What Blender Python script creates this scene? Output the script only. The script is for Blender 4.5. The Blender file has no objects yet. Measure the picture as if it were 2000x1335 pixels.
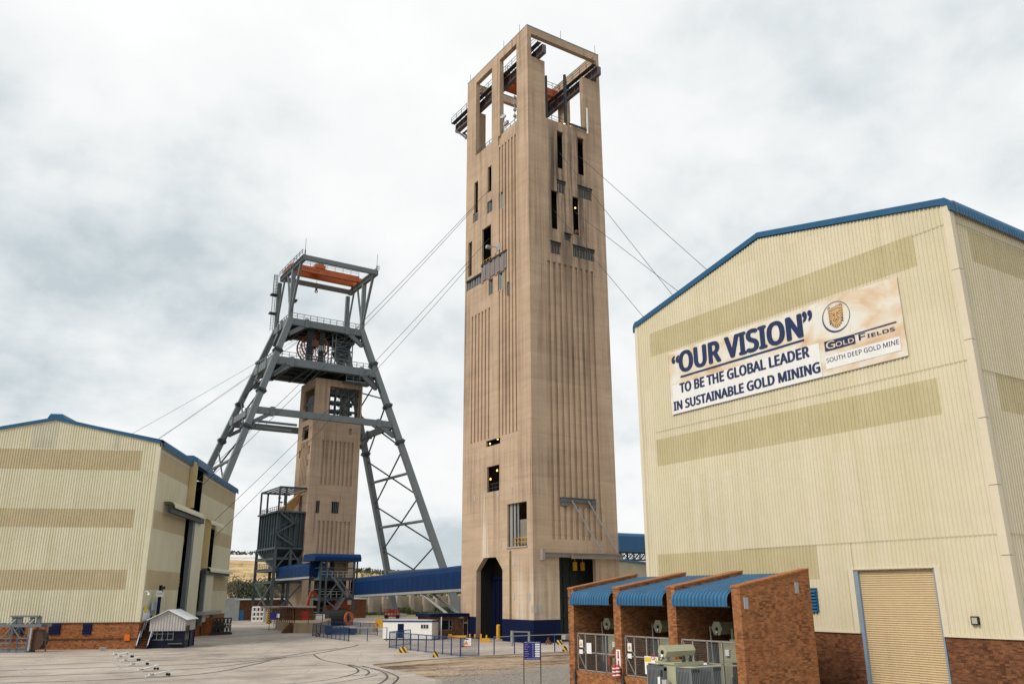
import bpy, math, random
from mathutils import Vector as V, Matrix
random.seed(7)
R_ = math.radians
SC = bpy.context.scene
COL = SC.collection
# ------------------------------------------------------------------ camera
F_PX, PITCH, ROLL, YAW, CAMH = 1604.24, R_(16.991), R_(-0.2547), R_(32.922), 6.0
_rx = V((math.cos(YAW), -math.sin(YAW), 0)); _fy = V((math.sin(YAW), math.cos(YAW), 0)); _z = V((0, 0, 1))
FWD = _fy * math.cos(PITCH) + _z * math.sin(PITCH)
_u0 = -_fy * math.sin(PITCH) + _z * math.cos(PITCH)
RT = _rx * math.cos(ROLL) + _u0 * math.sin(ROLL)
UPV = -_rx * math.sin(ROLL) + _u0 * math.cos(ROLL)
CAM = V((0, 0, CAMH))
cam = bpy.data.cameras.new('camera'); camo = bpy.data.objects.new('camera', cam); COL.objects.link(camo)
cam.sensor_width = 36; cam.lens = 36 * F_PX / 2000; cam.clip_start = 0.5; cam.clip_end = 6000
mw = Matrix((RT, UPV, -FWD)).transposed().to_4x4(); mw.translation = CAM; camo.matrix_world = mw
SC.camera = camo
# ------------------------------------------------------------------ sun, sky, exposure
SUN_DIR = V((-0.74, -0.08, 0.70)).normalized()          # towards the sun: behind the camera's left shoulder
sun = bpy.data.lights.new('sun', 'SUN'); sun.energy = 1.5; sun.angle = R_(18); sun.color = (1.0, 0.93, 0.82)
suno = bpy.data.objects.new('sun', sun); COL.objects.link(suno); suno.location = (-40, -20, 80)
suno.rotation_euler = (-SUN_DIR).to_track_quat('-Z', 'Y').to_euler()
SC.view_settings.view_transform = 'Standard'; SC.view_settings.look = 'None'
SC.view_settings.exposure = 0.80; SC.view_settings.gamma = 1.0; SC.view_settings.use_curve_mapping = False
W = bpy.data.worlds.new('World'); SC.world = W; W.use_nodes = True

class NT:
    def __init__(s, tree): s.t = tree; tree.nodes.clear()
    def n(s, ty, _out=0, _p=None, **kw):
        nd = s.t.nodes.new(ty)
        for k, v in (_p or {}).items(): setattr(nd, k, v)
        for k, v in kw.items():
            key = int(k[1:]) if k[0] == 'i' and k[1:].isdigit() else k.replace('_', ' ')
            sk = nd.inputs[key]
            if isinstance(v, bpy.types.NodeSocket): s.t.links.new(v, sk)
            else: sk.default_value = v
        nd_out = nd.outputs[_out] if len(nd.outputs) else nd
        return nd_out
    def math(s, op, a, b=0.0, c=False): return s.n('ShaderNodeMath', _p=dict(operation=op, use_clamp=c), i0=a, i1=b)
    def mix(s, f, a, b, bt='MIX'):
        return s.n('ShaderNodeMix', _out=2, _p=dict(data_type='RGBA', blend_type=bt), i0=f, i6=a, i7=b)
    def ramp(s, f, stops):
        nd = s.t.nodes.new('ShaderNodeValToRGB'); s.t.links.new(f, nd.inputs[0])
        e = nd.color_ramp.elements
        while len(e) < len(stops): e.new(0.5)
        for el, (p, c) in zip(e, stops):
            el.position = p; el.color = c if len(c) == 4 else (*c, 1)
        return nd.outputs[0]
    def noise(s, vec, scale, detail=4, rough=0.55, dist=0.0):
        return s.n('ShaderNodeTexNoise', Vector=vec, Scale=scale, Detail=detail, Roughness=rough, Distortion=dist)
    def mapping(s, vec, scale=(1, 1, 1), rot=(0, 0, 0), loc=(0, 0, 0)):
        return s.n('ShaderNodeMapping', Vector=vec, Scale=scale, Rotation=rot, Location=loc)
w = NT(W.node_tree)
skyt = W.node_tree.nodes.new('ShaderNodeTexSky'); skyt.sky_type = 'NISHITA'; skyt.sun_disc = False
skyt.sun_elevation = math.asin(SUN_DIR.z); skyt.sun_rotation = math.atan2(SUN_DIR.x, SUN_DIR.y)
tc = w.n('ShaderNodeTexCoord'); sep = W.node_tree.nodes.new('ShaderNodeSeparateXYZ'); W.node_tree.links.new(tc, sep.inputs[0])
zz = w.math('ADD', w.math('MAXIMUM', sep.outputs[2], 0.0), 0.45)
cv = w.n('ShaderNodeCombineXYZ', X=w.math('DIVIDE', sep.outputs[0], zz), Y=w.math('DIVIDE', sep.outputs[1], zz), Z=0.37)
cv = w.mapping(cv, loc=(6.3, 2.9, 0))
big = w.noise(cv, 1.45, 5, 0.55, 0.1); det = w.noise(cv, 4.6, 8, 0.6, 0.15)
f = w.math('ADD', w.math('MULTIPLY', big, 0.76), w.math('MULTIPLY', det, 0.27))
# overcast deck: thick bright cloud, thinner blue grey cloud, over the clear sky
cloud = w.ramp(f, [(0.41, (3.65, 4.12, 4.36)), (0.46, (4.65, 5.0, 5.12)), (0.505, (5.5, 5.68, 5.74)), (0.55, (6.0, 6.08, 6.1)), (0.65, (6.45, 6.47, 6.45))])
mask = w.ramp(f, [(0.30, (0.80,) * 3), (0.42, (0.98,) * 3)])
colr = w.mix(mask, skyt.outputs[0], cloud)
bg = w.n('ShaderNodeBackground', Color=colr, Strength=0.09)
w.n('ShaderNodeOutputWorld', Surface=bg)

# ------------------------------------------------------------------ pixel of the photograph -> ray -> point on a known plane
def ray(x, y): return RT * ((x - 1000) / F_PX) - UPV * ((y - 667.5) / F_PX) + FWD
def G(x, y, z=0.0):
    d = ray(x, y); return CAM + d * ((z - CAMH) / d.z)
def PX(x, y, X):
    d = ray(x, y); return CAM + d * (X / d.x)
def PY(x, y, Y):
    d = ray(x, y); return CAM + d * (Y / d.y)
def PN(x, y, o, n):                                            # vertical plane through o with horizontal normal n
    d = ray(x, y); t = ((o[0]) * n[0] + (o[1]) * n[1]) / (d.x * n[0] + d.y * n[1]); return CAM + d * t
def ZAT(x, y, p):                                              # height of the ray over the ground point p
    d = ray(x, y); t = (d.x * p[0] + d.y * p[1]) / (d.x ** 2 + d.y ** 2); return CAMH + t * d.z

# ------------------------------------------------------------------ materials
MATS = {}
def M(name, col, rough=0.75, var=0.18, scale=0.6, bump=0.0, bscale=8.0, metal=0.0, streak=0.0, scol=(0.05, 0.045, 0.04), spec=0.35, sscale=1.6, sheet=None):
    if name in MATS: return MATS[name]
    m = bpy.data.materials.new(name); m.use_nodes = True; t = NT(m.node_tree)
    co = t.n('ShaderNodeTexCoord', _out=3)
    n1 = t.noise(co, scale, 5, 0.6); n2 = t.noise(co, scale * 7.3, 4, 0.6)
    k = t.math('ADD', t.math('MULTIPLY', n1, 0.65), t.math('MULTIPLY', n2, 0.35))
    k = t.n('ShaderNodeMapRange', Value=k, i1=0.3, i2=0.7, i3=1 - var, i4=1 + var)
    c = t.mix(1.0, (*col, 1), t.n('ShaderNodeCombineColor', i0=k, i1=k, i2=k), 'MULTIPLY')
    if sheet:                                                  # every sheet of the cladding has aged a little differently
        u = t.n('ShaderNodeVectorMath', _out=1, _p=dict(operation='DOT_PRODUCT'), i0=co, i1=(*sheet, 0))
        sp = m.node_tree.nodes.new('ShaderNodeSeparateXYZ'); m.node_tree.links.new(co, sp.inputs[0])
        cell = t.math('ADD', t.math('FLOOR', t.math('DIVIDE', u, 0.72)), t.math('MULTIPLY', t.math('FLOOR', t.math('DIVIDE', sp.outputs[2], 6.9)), 37.0))
        ws = t.n('ShaderNodeMapRange', Value=t.n('ShaderNodeTexWhiteNoise', _p=dict(noise_dimensions='1D'), W=cell), i1=0.0, i2=1.0, i3=0.965, i4=1.03)
        c = t.mix(1.0, c, t.n('ShaderNodeCombineColor', i0=ws, i1=ws, i2=t.math('MULTIPLY', ws, ws)), 'MULTIPLY')
    if streak:
        sm = t.mapping(co, (sscale, sscale, sscale * 0.035))
        sn = t.noise(sm, 1.0, 5, 0.65); big = t.noise(co, 0.22, 3, 0.5)
        sf = t.math('MULTIPLY', t.n('ShaderNodeMapRange', Value=sn, i1=0.50, i2=0.74, i3=0.0, i4=1.0), t.n('ShaderNodeMapRange', Value=big, i1=0.40, i2=0.62, i3=0.15, i4=1.0))
        c = t.mix(t.math('MULTIPLY', sf, streak), c, (*scol, 1))
    b = m.node_tree.nodes.new('ShaderNodeBsdfPrincipled')
    m.node_tree.links.new(c, b.inputs['Base Color'])
    rr = t.n('ShaderNodeMapRange', Value=n2, i1=0.3, i2=0.7, i3=max(0.05, rough - 0.1), i4=min(1, rough + 0.1))
    m.node_tree.links.new(rr, b.inputs['Roughness'])
    b.inputs['Metallic'].default_value = metal; b.inputs['Specular IOR Level'].default_value = spec
    if bump:
        bn = t.n('ShaderNodeBump', Strength=bump, Distance=0.05, Height=t.noise(co, bscale, 6, 0.65))
        m.node_tree.links.new(bn, b.inputs['Normal'])
    t.n('ShaderNodeOutputMaterial', Surface=b.outputs[0])
    MATS[name] = m; return m

def concrete_mat(name, col, dark, lift=1.25, tower=False):
    m = bpy.data.materials.new(name); m.use_nodes = True; t = NT(m.node_tree)
    co = t.n('ShaderNodeTexCoord', _out=3)
    sp = m.node_tree.nodes.new('ShaderNodeSeparateXYZ'); m.node_tree.links.new(co, sp.inputs[0])
    wob = t.math('MULTIPLY', t.noise(co, 0.5, 2), 0.10)
    lz = t.math('DIVIDE', t.math('ADD', sp.outputs[2], wob), lift)
    fr = t.math('FRACT', lz); cell = t.math('FLOOR', lz)
    line = t.math('LESS_THAN', fr, 0.045)
    wn = t.n('ShaderNodeTexWhiteNoise', _p=dict(noise_dimensions='1D'), W=cell)
    hor = t.noise(t.mapping(co, (0.13, 0.13, 0.8)), 1.0, 7, 0.66, 0.8)
    blo = t.noise(co, 0.13, 4, 0.55); fin = t.noise(co, 5.0, 6, 0.7)
    k = t.math('ADD', t.math('MULTIPLY', hor, 0.42), t.math('ADD', t.math('MULTIPLY', blo, 0.36), t.math('ADD', t.math('MULTIPLY', fin, 0.16), t.math('MULTIPLY', wn, 0.05))))
    k = t.n('ShaderNodeMapRange', Value=k, i1=0.36, i2=0.64, i3=0.80, i4=1.15)
    c = t.mix(1.0, (*col, 1), t.n('ShaderNodeCombineColor', i0=k, i1=k, i2=k), 'MULTIPLY')
    sn = t.noise(t.mapping(co, (1.3, 1.3, 0.035)), 1.0, 6, 0.68)
    bm = t.noise(co, 0.09, 3, 0.5)
    sf = t.math('MULTIPLY', t.n('ShaderNodeMapRange', Value=sn, i1=0.46, i2=0.72, i3=0.0, i4=0.95), t.n('ShaderNodeMapRange', Value=bm, i1=0.40, i2=0.60, i3=0.08, i4=1.0))
    c = t.mix(sf, c, (*dark, 1))
    sn2 = t.noise(t.mapping(co, (2.2, 2.2, 0.06), loc=(9, 4, 2)), 1.0, 5, 0.6)
    low = t.n('ShaderNodeMapRange', Value=t.noise(co, 0.16, 2, 0.5), i1=0.55, i2=0.68, i3=0.0, i4=0.55)
    c = t.mix(t.math('MULTIPLY', t.n('ShaderNodeMapRange', Value=sn2, i1=0.6, i2=0.72, i3=0.0, i4=0.6), low), c, (0.72, 0.66, 0.56, 1))
    c = t.mix(t.math('MULTIPLY', line, t.n('ShaderNodeMapRange', Value=blo, i1=0.35, i2=0.65, i3=0.0, i4=0.22)), c, (*dark, 1))
    if tower:                                                  # soot shed by the rope slots, lime runs low on the left face (marks of the wall itself)
        X, Y, Z = sp.outputs[0], sp.outputs[1], sp.outputs[2]
        sm = lambda v_, a, b_: t.n('ShaderNodeMapRange', _p=dict(interpolation_type='SMOOTHSTEP'), Value=v_, i1=a, i2=b_, i3=0.0, i4=1.0)
        mul = lambda *a: a[0] if len(a) == 1 else t.math('MULTIPLY', a[0], mul(*a[1:]))
        run = t.noise(t.mapping(co, (1.1, 1.1, 0.05), loc=(3, 1, 5)), 1.0, 6, 0.7)
        rf = t.math('LESS_THAN', Y, -9.2)
        so = mul(rf, sm(X, -5.0, -2.6), t.math('SUBTRACT', 1.0, sm(X, 2.6, 5.6)), sm(Z, 40.0, 60.0), t.math('SUBTRACT', 1.0, sm(Z, 70.0, 79.0)), sm(run, 0.36, 0.62))
        c = t.mix(mul(so, 0.85), c, (0.055, 0.045, 0.038, 1))
        lf2 = t.math('LESS_THAN', X, -7.0)
        li = mul(lf2, sm(Y, 0.2, 1.4), t.math('SUBTRACT', 1.0, sm(Y, 3.0, 4.2)), sm(Z, 9.0, 11.0), t.math('SUBTRACT', 1.0, sm(Z, 18.0, 21.0)), sm(run, 0.50, 0.60))
        lj = mul(t.math('LESS_THAN', t.math('ADD', X, Y), -12.0), t.math('SUBTRACT', 1.0, sm(Z, 5.0, 12.0)), sm(run, 0.40, 0.62))
        c = t.mix(t.math('MAXIMUM', mul(li, 0.75), mul(lj, 0.5)), c, (0.66, 0.60, 0.50, 1))
    b = m.node_tree.nodes.new('ShaderNodeBsdfPrincipled'); m.node_tree.links.new(c, b.inputs['Base Color'])
    b.inputs['Roughness'].default_value = 0.9; b.inputs['Specular IOR Level'].default_value = 0.2
    h = t.math('SUBTRACT', t.math('MULTIPLY', fin, 0.5), t.math('MULTIPLY', line, 0.5))
    m.node_tree.links.new(t.n('ShaderNodeBump', Strength=0.5, Distance=0.06, Height=h), b.inputs['Normal'])
    t.n('ShaderNodeOutputMaterial', Surface=b.outputs[0]); MATS[name] = m; return m

def brick_mat(name, c1, c2, mortar, angle=0.0):
    m = bpy.data.materials.new(name); m.use_nodes = True; t = NT(m.node_tree)
    co = t.mapping(t.n('ShaderNodeTexCoord', _out=3), rot=(0, 0, angle))
    sp = m.node_tree.nodes.new('ShaderNodeSeparateXYZ'); m.node_tree.links.new(co, sp.inputs[0])
    uv = t.n('ShaderNodeCombineXYZ', X=t.math('ADD', sp.outputs[0], sp.outputs[1]), Y=sp.outputs[2], Z=0.0)
    br = m.node_tree.nodes.new('ShaderNodeTexBrick'); m.node_tree.links.new(uv, br.inputs['Vector'])
    for k, v in dict(Scale=1.0).items(): br.inputs[k].default_value = v
    br.inputs['Color1'].default_value = (*c1, 1); br.inputs['Color2'].default_value = (*c2, 1); br.inputs['Mortar'].default_value = (*mortar, 1)
    br.inputs['Mortar Size'].default_value = 0.007; br.inputs['Brick Width'].default_value = 0.232; br.inputs['Row Height'].default_value = 0.085; br.inputs['Bias'].default_value = -0.1
    # single burnt bricks, grouped darker patches
    bx = t.math('FLOOR', t.math('DIVIDE', sp.outputs[2], 0.085)); by = t.math('FLOOR', t.math('DIVIDE', t.math('ADD', sp.outputs[0], sp.outputs[1]), 0.232))
    wn = t.n('ShaderNodeTexWhiteNoise', _p=dict(noise_dimensions='2D'), Vector=t.n('ShaderNodeCombineXYZ', X=bx, Y=by, Z=0.0))
    pn = t.noise(uv, 0.8, 4, 0.6)
    dk = t.math('MULTIPLY', t.math('GREATER_THAN', wn, 0.62), t.n('ShaderNodeMapRange', Value=pn, i1=0.38, i2=0.6, i3=0.12, i4=0.62))
    c = t.mix(dk, br.outputs[0], (c2[0] * 0.35, c2[1] * 0.32, c2[2] * 0.35, 1))
    k = t.n('ShaderNodeMapRange', Value=t.noise(uv, 2.5, 5, 0.65), i1=0.3, i2=0.7, i3=0.72, i4=1.25)
    c = t.mix(1.0, c, t.n('ShaderNodeCombineColor', i0=k, i1=k, i2=k), 'MULTIPLY')
    b = m.node_tree.nodes.new('ShaderNodeBsdfPrincipled'); m.node_tree.links.new(c, b.inputs['Base Color']); b.inputs['Roughness'].default_value = 0.88; b.inputs['Specular IOR Level'].default_value = 0.2
    m.node_tree.links.new(t.n('ShaderNodeBump', Strength=0.6, Distance=0.02, Height=t.math('SUBTRACT', 1.0, br.outputs[1])), b.inputs['Normal'])
    t.n('ShaderNodeOutputMaterial', Surface=b.outputs[0]); MATS[name] = m; return m

def stripe_mat(name, a, bcol, axis=(1, 1, 1), period=0.5):
    m = bpy.data.materials.new(name); m.use_nodes = True; t = NT(m.node_tree)
    co = t.n('ShaderNodeTexCoord', _out=3)
    d = t.n('ShaderNodeVectorMath', _out=1, _p=dict(operation='DOT_PRODUCT'), i0=co, i1=axis)
    s = t.math('GREATER_THAN', t.math('FRACT', t.math('DIVIDE', d, period)), 0.5)
    c = t.mix(s, (*a, 1), (*bcol, 1))
    n = t.n('ShaderNodeMapRange', Value=t.noise(co, 4.0, 4), i1=0.3, i2=0.7, i3=0.7, i4=1.1)
    c = t.mix(1.0, c, t.n('ShaderNodeCombineColor', i0=n, i1=n, i2=n), 'MULTIPLY')
    b = t.n('ShaderNodeBsdfPrincipled', Base_Color=c, Roughness=0.7)
    t.n('ShaderNodeOutputMaterial', Surface=b); MATS[name] = m; return m

def emit_mat(name, col, s):
    m = bpy.data.materials.new(name); m.use_nodes = True; t = NT(m.node_tree)
    t.n('ShaderNodeOutputMaterial', Surface=t.n('ShaderNodeEmission', Color=(*col, 1), Strength=s)); MATS[name] = m; return m

def mesh_mat(name, col, pitch=0.05, wire=0.16):
    """woven wire mesh: real holes by transparency on a grid in local metres"""
    m = bpy.data.materials.new(name); m.use_nodes = True; t = NT(m.node_tree)
    co = t.n('ShaderNodeTexCoord', _out=3)
    sp = m.node_tree.nodes.new('ShaderNodeSeparateXYZ'); m.node_tree.links.new(co, sp.inputs[0])
    a = t.math('FRACT', t.math('DIVIDE', t.math('ADD', sp.outputs[0], sp.outputs[1]), pitch)); b_ = t.math('FRACT', t.math('DIVIDE', sp.outputs[2], pitch))
    s = t.math('MAXIMUM', t.math('LESS_THAN', a, wire), t.math('LESS_THAN', b_, wire))
    bs = t.n('ShaderNodeBsdfPrincipled', Base_Color=(*col, 1), Roughness=0.6)
    t.n('ShaderNodeOutputMaterial', Surface=t.n('ShaderNodeMixShader', i0=s, i1=t.n('ShaderNodeBsdfTransparent'), i2=bs)); MATS[name] = m; return m

TAN = concrete_mat('tan_concrete', (0.475, 0.350, 0.248), (0.16, 0.11, 0.08), 1.9, tower=True)
TAN2 = concrete_mat('tan_concrete_shaft', (0.40, 0.295, 0.210), (0.14, 0.10, 0.075), 2.2)
CREAM = M('cream_cladding', (0.60, 0.545, 0.395), 0.55, 0.06, 0.25, streak=0.22, scol=(0.40, 0.335, 0.215), sscale=2.4, bump=0.12, bscale=0.9, sheet=(1.0, 1.0))
CREAM_L = M('cream_cladding_winder', (0.57, 0.535, 0.39), 0.55, 0.07, 0.25, streak=0.32, scol=(0.36, 0.31, 0.20), sscale=2.0, bump=0.12, bscale=0.9, sheet=(1.3315, 0.4765))
BAND = M('translucent_band', (0.475, 0.415, 0.25), 0.5, 0.09, 0.5, streak=0.3, scol=(0.36, 0.28, 0.13), sscale=3.0, sheet=(1.0, 1.0))
BAND_L = M('translucent_band_winder', (0.435, 0.365, 0.225), 0.5, 0.10, 0.4, streak=0.35, scol=(0.30, 0.22, 0.11), sscale=2.5)
PALE = M('faded_sheet', (0.60, 0.58, 0.49), 0.6, 0.1, 0.4, streak=0.4, scol=(0.40, 0.36, 0.27))
FLASH = M('corner_flashing', (0.62, 0.55, 0.42), 0.5, 0.06, 0.6, streak=0.2, scol=(0.45, 0.37, 0.25))
BLUE = M('blue_sheet', (0.022, 0.112, 0.225), 0.55, 0.22, 0.9, streak=0.35, scol=(0.10, 0.18, 0.26), spec=0.5)
BLUE_TRIM = M('blue_trim', (0.010, 0.085, 0.185), 0.45, 0.12, 0.8)
NAVY = M('navy_paint', (0.0032, 0.0075, 0.038), 0.65, 0.2, 0.7, streak=0.3, scol=(0.012, 0.016, 0.035), spec=0.12)
GALBLUE = M('gallery_blue', (0.0030, 0.024, 0.090), 0.62, 0.12, 0.4, streak=0.25, scol=(0.008, 0.025, 0.07), spec=0.12)
GALBLUE2 = M('gallery_blue_far', (0.018, 0.09, 0.20), 0.5, 0.12, 0.4, streak=0.3, scol=(0.05, 0.1, 0.12))
STEEL = M('grey_blue_steel', (0.128, 0.150, 0.163), 0.55, 0.14, 0.5, streak=0.4, scol=(0.095, 0.075, 0.06), spec=0.4)
STEEL_M = M('mid_steel', (0.070, 0.088, 0.096), 0.6, 0.18, 0.6, streak=0.3, scol=(0.04, 0.035, 0.03), spec=0.25)
STEEL_D = M('dark_steel', (0.038, 0.050, 0.058), 0.6, 0.2, 0.6, streak=0.25, scol=(0.05, 0.035, 0.03))
STEEL_L = M('galvanised_steel', (0.34, 0.35, 0.35), 0.5, 0.14, 1.0, metal=0.3)
BINST = M('bin_steel', (0.038, 0.058, 0.068), 0.6, 0.2, 0.5, streak=0.4, scol=(0.03, 0.04, 0.05))
MAUVE = M('mauve_primer_steel', (0.125, 0.105, 0.118), 0.6, 0.2, 0.8, streak=0.3, scol=(0.09, 0.06, 0.05))
ORANGE = M('orange_crane_paint', (0.40, 0.092, 0.022), 0.5, 0.15, 0.6, streak=0.25, scol=(0.2, 0.07, 0.03))
YELLOW = M('safety_yellow', (0.60, 0.31, 0.02), 0.55, 0.15, 1.2)
RED = M('red_paint', (0.40, 0.025, 0.02), 0.5, 0.15, 1.2)
WHITE = M('white_paint', (0.70, 0.70, 0.68), 0.55, 0.08, 0.8, streak=0.18, scol=(0.4, 0.36, 0.3))
BLACK = M('black_paint', (0.018, 0.018, 0.018), 0.6, 0.2)
RUBBER = M('rubber', (0.02, 0.02, 0.02), 0.85, 0.2)
GLASS = M('dark_glass', (0.012, 0.016, 0.02), 0.12, 0.1, spec=0.6)
ROLL = M('roller_door_paint', (0.52, 0.40, 0.235), 0.5, 0.07, 0.4, streak=0.3, scol=(0.36, 0.25, 0.12), sscale=1.2)
GREYBLUE = M('grey_blue_jamb', (0.20, 0.27, 0.35), 0.5, 0.1, 1.0)
ZINC = M('weathered_zinc', (0.40, 0.385, 0.37), 0.55, 0.18, 1.3, streak=0.5, scol=(0.15, 0.13, 0.12), sscale=3)
ZINCW = M('bright_zinc_roof', (0.66, 0.70, 0.72), 0.4, 0.08, 0.8)
TRAFO = M('transformer_grey_green', (0.33, 0.33, 0.225), 0.5, 0.1, 1.2, streak=0.2, scol=(0.2, 0.17, 0.1))
RADI = M('radiator_grey', (0.125, 0.14, 0.15), 0.55, 0.2, 2.0, streak=0.5, scol=(0.30, 0.30, 0.30), sscale=5)
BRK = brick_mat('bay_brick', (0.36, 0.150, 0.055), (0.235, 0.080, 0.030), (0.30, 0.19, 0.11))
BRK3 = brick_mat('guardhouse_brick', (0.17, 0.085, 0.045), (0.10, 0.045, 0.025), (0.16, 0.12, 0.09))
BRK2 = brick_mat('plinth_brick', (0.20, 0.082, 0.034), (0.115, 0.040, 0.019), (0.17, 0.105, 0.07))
CONC = M('grey_concrete', (0.34, 0.315, 0.28), 0.9, 0.16, 0.5, bump=0.3, streak=0.3, scol=(0.16, 0.14, 0.12))
CONCWALL = concrete_mat('retaining_concrete', (0.36, 0.31, 0.24), (0.17, 0.14, 0.11), 2.4)
RUST = M('rust', (0.13, 0.055, 0.028), 0.85, 0.3, 1.5)
STRIPE = stripe_mat('hazard_stripe', (0.62, 0.36, 0.02), (0.02, 0.02, 0.02), (1.0, -1.0, 1.6), 0.75)
LAMP = emit_mat('lamp_glow', (1.0, 0.62, 0.22), 1.6)
LAMPW = emit_mat('lamp_white', (1.0, 0.93, 0.78), 5.0)
BMESH = mesh_mat('blue_wire_mesh', (0.012, 0.035, 0.10), 0.06, 0.17)
GMESH = mesh_mat('grey_wire_mesh', (0.10, 0.11, 0.11), 0.10, 0.10)
INK = M('navy_print', (0.010, 0.024, 0.085), 0.6, 0.25, 1.8, streak=0.25, scol=(0.10, 0.13, 0.22), sscale=6)
INKS = M('board_navy', (0.012, 0.014, 0.15), 0.5, 0.05)
PAPER = M('sign_white', (0.72, 0.73, 0.73), 0.5, 0.03)
SGNY = M('sign_yellow', (0.66, 0.50, 0.03), 0.5, 0.05)
OAK = M('ochre_print', (0.42, 0.215, 0.075), 0.6, 0.15, 2.0)
BROWN = M('brown_print', (0.11, 0.05, 0.03), 0.6, 0.15, 2.0)

# ------------------------------------------------------------------ mesh building
def root_of(o):
    while o.parent: o = o.parent
    return o
class MB:
    def __init__(s): s.v = []; s.f = []
    def add(s, vs, fs):
        b = len(s.v); s.v += [V(p) for p in vs]; s.f += [tuple(b + i for i in f) for f in fs]; return s
    def box(s, a, b):
        x0, y0, z0 = (min(p, q) for p, q in zip(a, b)); x1, y1, z1 = (max(p, q) for p, q in zip(a, b))
        return s.add([(x0, y0, z0), (x1, y0, z0), (x1, y1, z0), (x0, y1, z0), (x0, y0, z1), (x1, y0, z1), (x1, y1, z1), (x0, y1, z1)],
                     [(0, 3, 2, 1), (4, 5, 6, 7), (0, 1, 5, 4), (1, 2, 6, 5), (2, 3, 7, 6), (3, 0, 4, 7)])
    def obox(s, o, a, b, c):                                   # box from corner o with three edge vectors
        o, a, b, c = V(o), V(a), V(b), V(c)
        p = [o, o + a, o + a + b, o + b]; p += [q + c for q in p]
        fs = [(0, 3, 2, 1), (4, 5, 6, 7), (0, 1, 5, 4), (1, 2, 6, 5), (2, 3, 7, 6), (3, 0, 4, 7)]
        if a.cross(b).dot(c) < 0: fs = [f[::-1] for f in fs]
        return s.add(p, fs)
    def bar(s, p, q, wd, h=None, up=(0, 0, 1)):
        p, q = V(p), V(q); h = h or wd; d = (q - p)
        if d.length < 1e-6: return s
        dn = d.normalized(); u = V(up)
        if abs(dn.dot(u)) > 0.97: u = V((0, 1, 0)) if abs(dn.y) < 0.9 else V((1, 0, 0))
        r = dn.cross(u).normalized(); u = r.cross(dn).normalized()
        return s.obox(p - r * wd / 2 - u * h / 2, r * wd, u * h, d)
    def ibeam(s, p, q, wd, h, t=None):
        p, q = V(p), V(q); t = t or h * 0.09
        dn = (q - p).normalized(); u = V((0, 0, 1))
        if abs(dn.dot(u)) > 0.97: u = V((0, 1, 0))
        r = dn.cross(u).normalized(); u = r.cross(dn).normalized()
        for k in (-1, 1): s.bar(p + u * k * (h - t) / 2, q + u * k * (h - t) / 2, wd, t, u)
        return s.bar(p, q, t, h - 2 * t, u)
    def tube(s, p, q, r, n=6, r2=None):
        p, q = V(p), V(q); r2 = r if r2 is None else r2; d = (q - p).normalized()
        u = d.orthogonal().normalized(); w_ = d.cross(u)
        vs = []
        for c, rr in ((p, r), (q, r2)):
            for i in range(n):
                a = 2 * math.pi * i / n; vs.append(c + (u * math.cos(a) + w_ * math.sin(a)) * rr)
        fs = [(i, (i + 1) % n, n + (i + 1) % n, n + i) for i in range(n)] + [tuple(range(n))[::-1], tuple(range(n, 2 * n))]
        return s.add(vs, fs)
    def path(s, pts, r, n=6):
        for a, b in zip(pts, pts[1:]): s.tube(a, b, r, n)
        return s
    def prism(s, poly, vec):
        n = len(poly); vec = V(vec); poly = [V(p) for p in poly]
        nn = sum((poly[i].cross(poly[(i + 1) % n]) for i in range(n)), V((0, 0, 0)))
        if nn.dot(vec) > 0: poly = poly[::-1]
        vs = poly + [p + vec for p in poly]
        return s.add(vs, [tuple(range(n)), tuple(range(2 * n - 1, n - 1, -1))] + [(i, n + i, n + (i + 1) % n, (i + 1) % n) for i in range(n)])
    def quad(s, *p): return s.add(p, [tuple(range(len(p)))])
    def ring(s, c, ax, r0, r1, th, n=24):                      # flat annulus with thickness along ax
        c, ax = V(c), V(ax).normalized(); u = ax.orthogonal().normalized(); w_ = ax.cross(u); vs = []
        for k in (-th / 2, th / 2):
            for rr in (r0, r1):
                for i in range(n):
                    a = 2 * math.pi * i / n; vs.append(c + ax * k + (u * math.cos(a) + w_ * math.sin(a)) * rr)
        fs = []
        for i in range(n):
            j = (i + 1) % n; A, B, C_, D = (0, n, 2 * n, 3 * n)
            fs += [(A + i, A + j, B + j, B + i), (C_ + i, D + i, D + j, C_ + j), (B + i, B + j, D + j, D + i), (A + i, C_ + i, C_ + j, A + j)]
        return s.add(vs, fs)
    def railing(s, pts, h=1.1, sp=1.6, r=0.035, mid=True):
        for a, b in zip(pts, pts[1:]):
            a, b = V(a), V(b); n = max(1, round((b - a).length / sp)); up = V((0, 0, h))
            s.bar(a + up, b + up, 2 * r)
            if mid: s.bar(a + up * 0.52, b + up * 0.52, 2 * r * 0.8)
            for i in range(n + 1): s.bar(a.lerp(b, i / n), a.lerp(b, i / n) + up, 2 * r)
        return s
    def build(s, name, mat, parent=None, smooth=False, label=None, kind=None):
        me = bpy.data.meshes.new(name); o = bpy.data.objects.new(name, me)
        off = V(root_of(parent).location) if parent else V((0, 0, 0))
        if not parent and s.v and kind is None:                # a top-level mesh: origin at its base
            xs = [p.x for p in s.v]; ys = [p.y for p in s.v]; zs = [p.z for p in s.v]
            off = V(((min(xs) + max(xs)) / 2, (min(ys) + max(ys)) / 2, min(zs))); o.location = off
        me.from_pydata([tuple(p - off) for p in s.v], [], s.f); me.materials.append(mat)
        if smooth:
            for p in me.polygons: p.use_smooth = True
        me.update()
        if parent: o.parent = parent
        COL.objects.link(o)
        if label: o['label'] = label
        if kind: o['kind'] = kind
        return o
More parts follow.
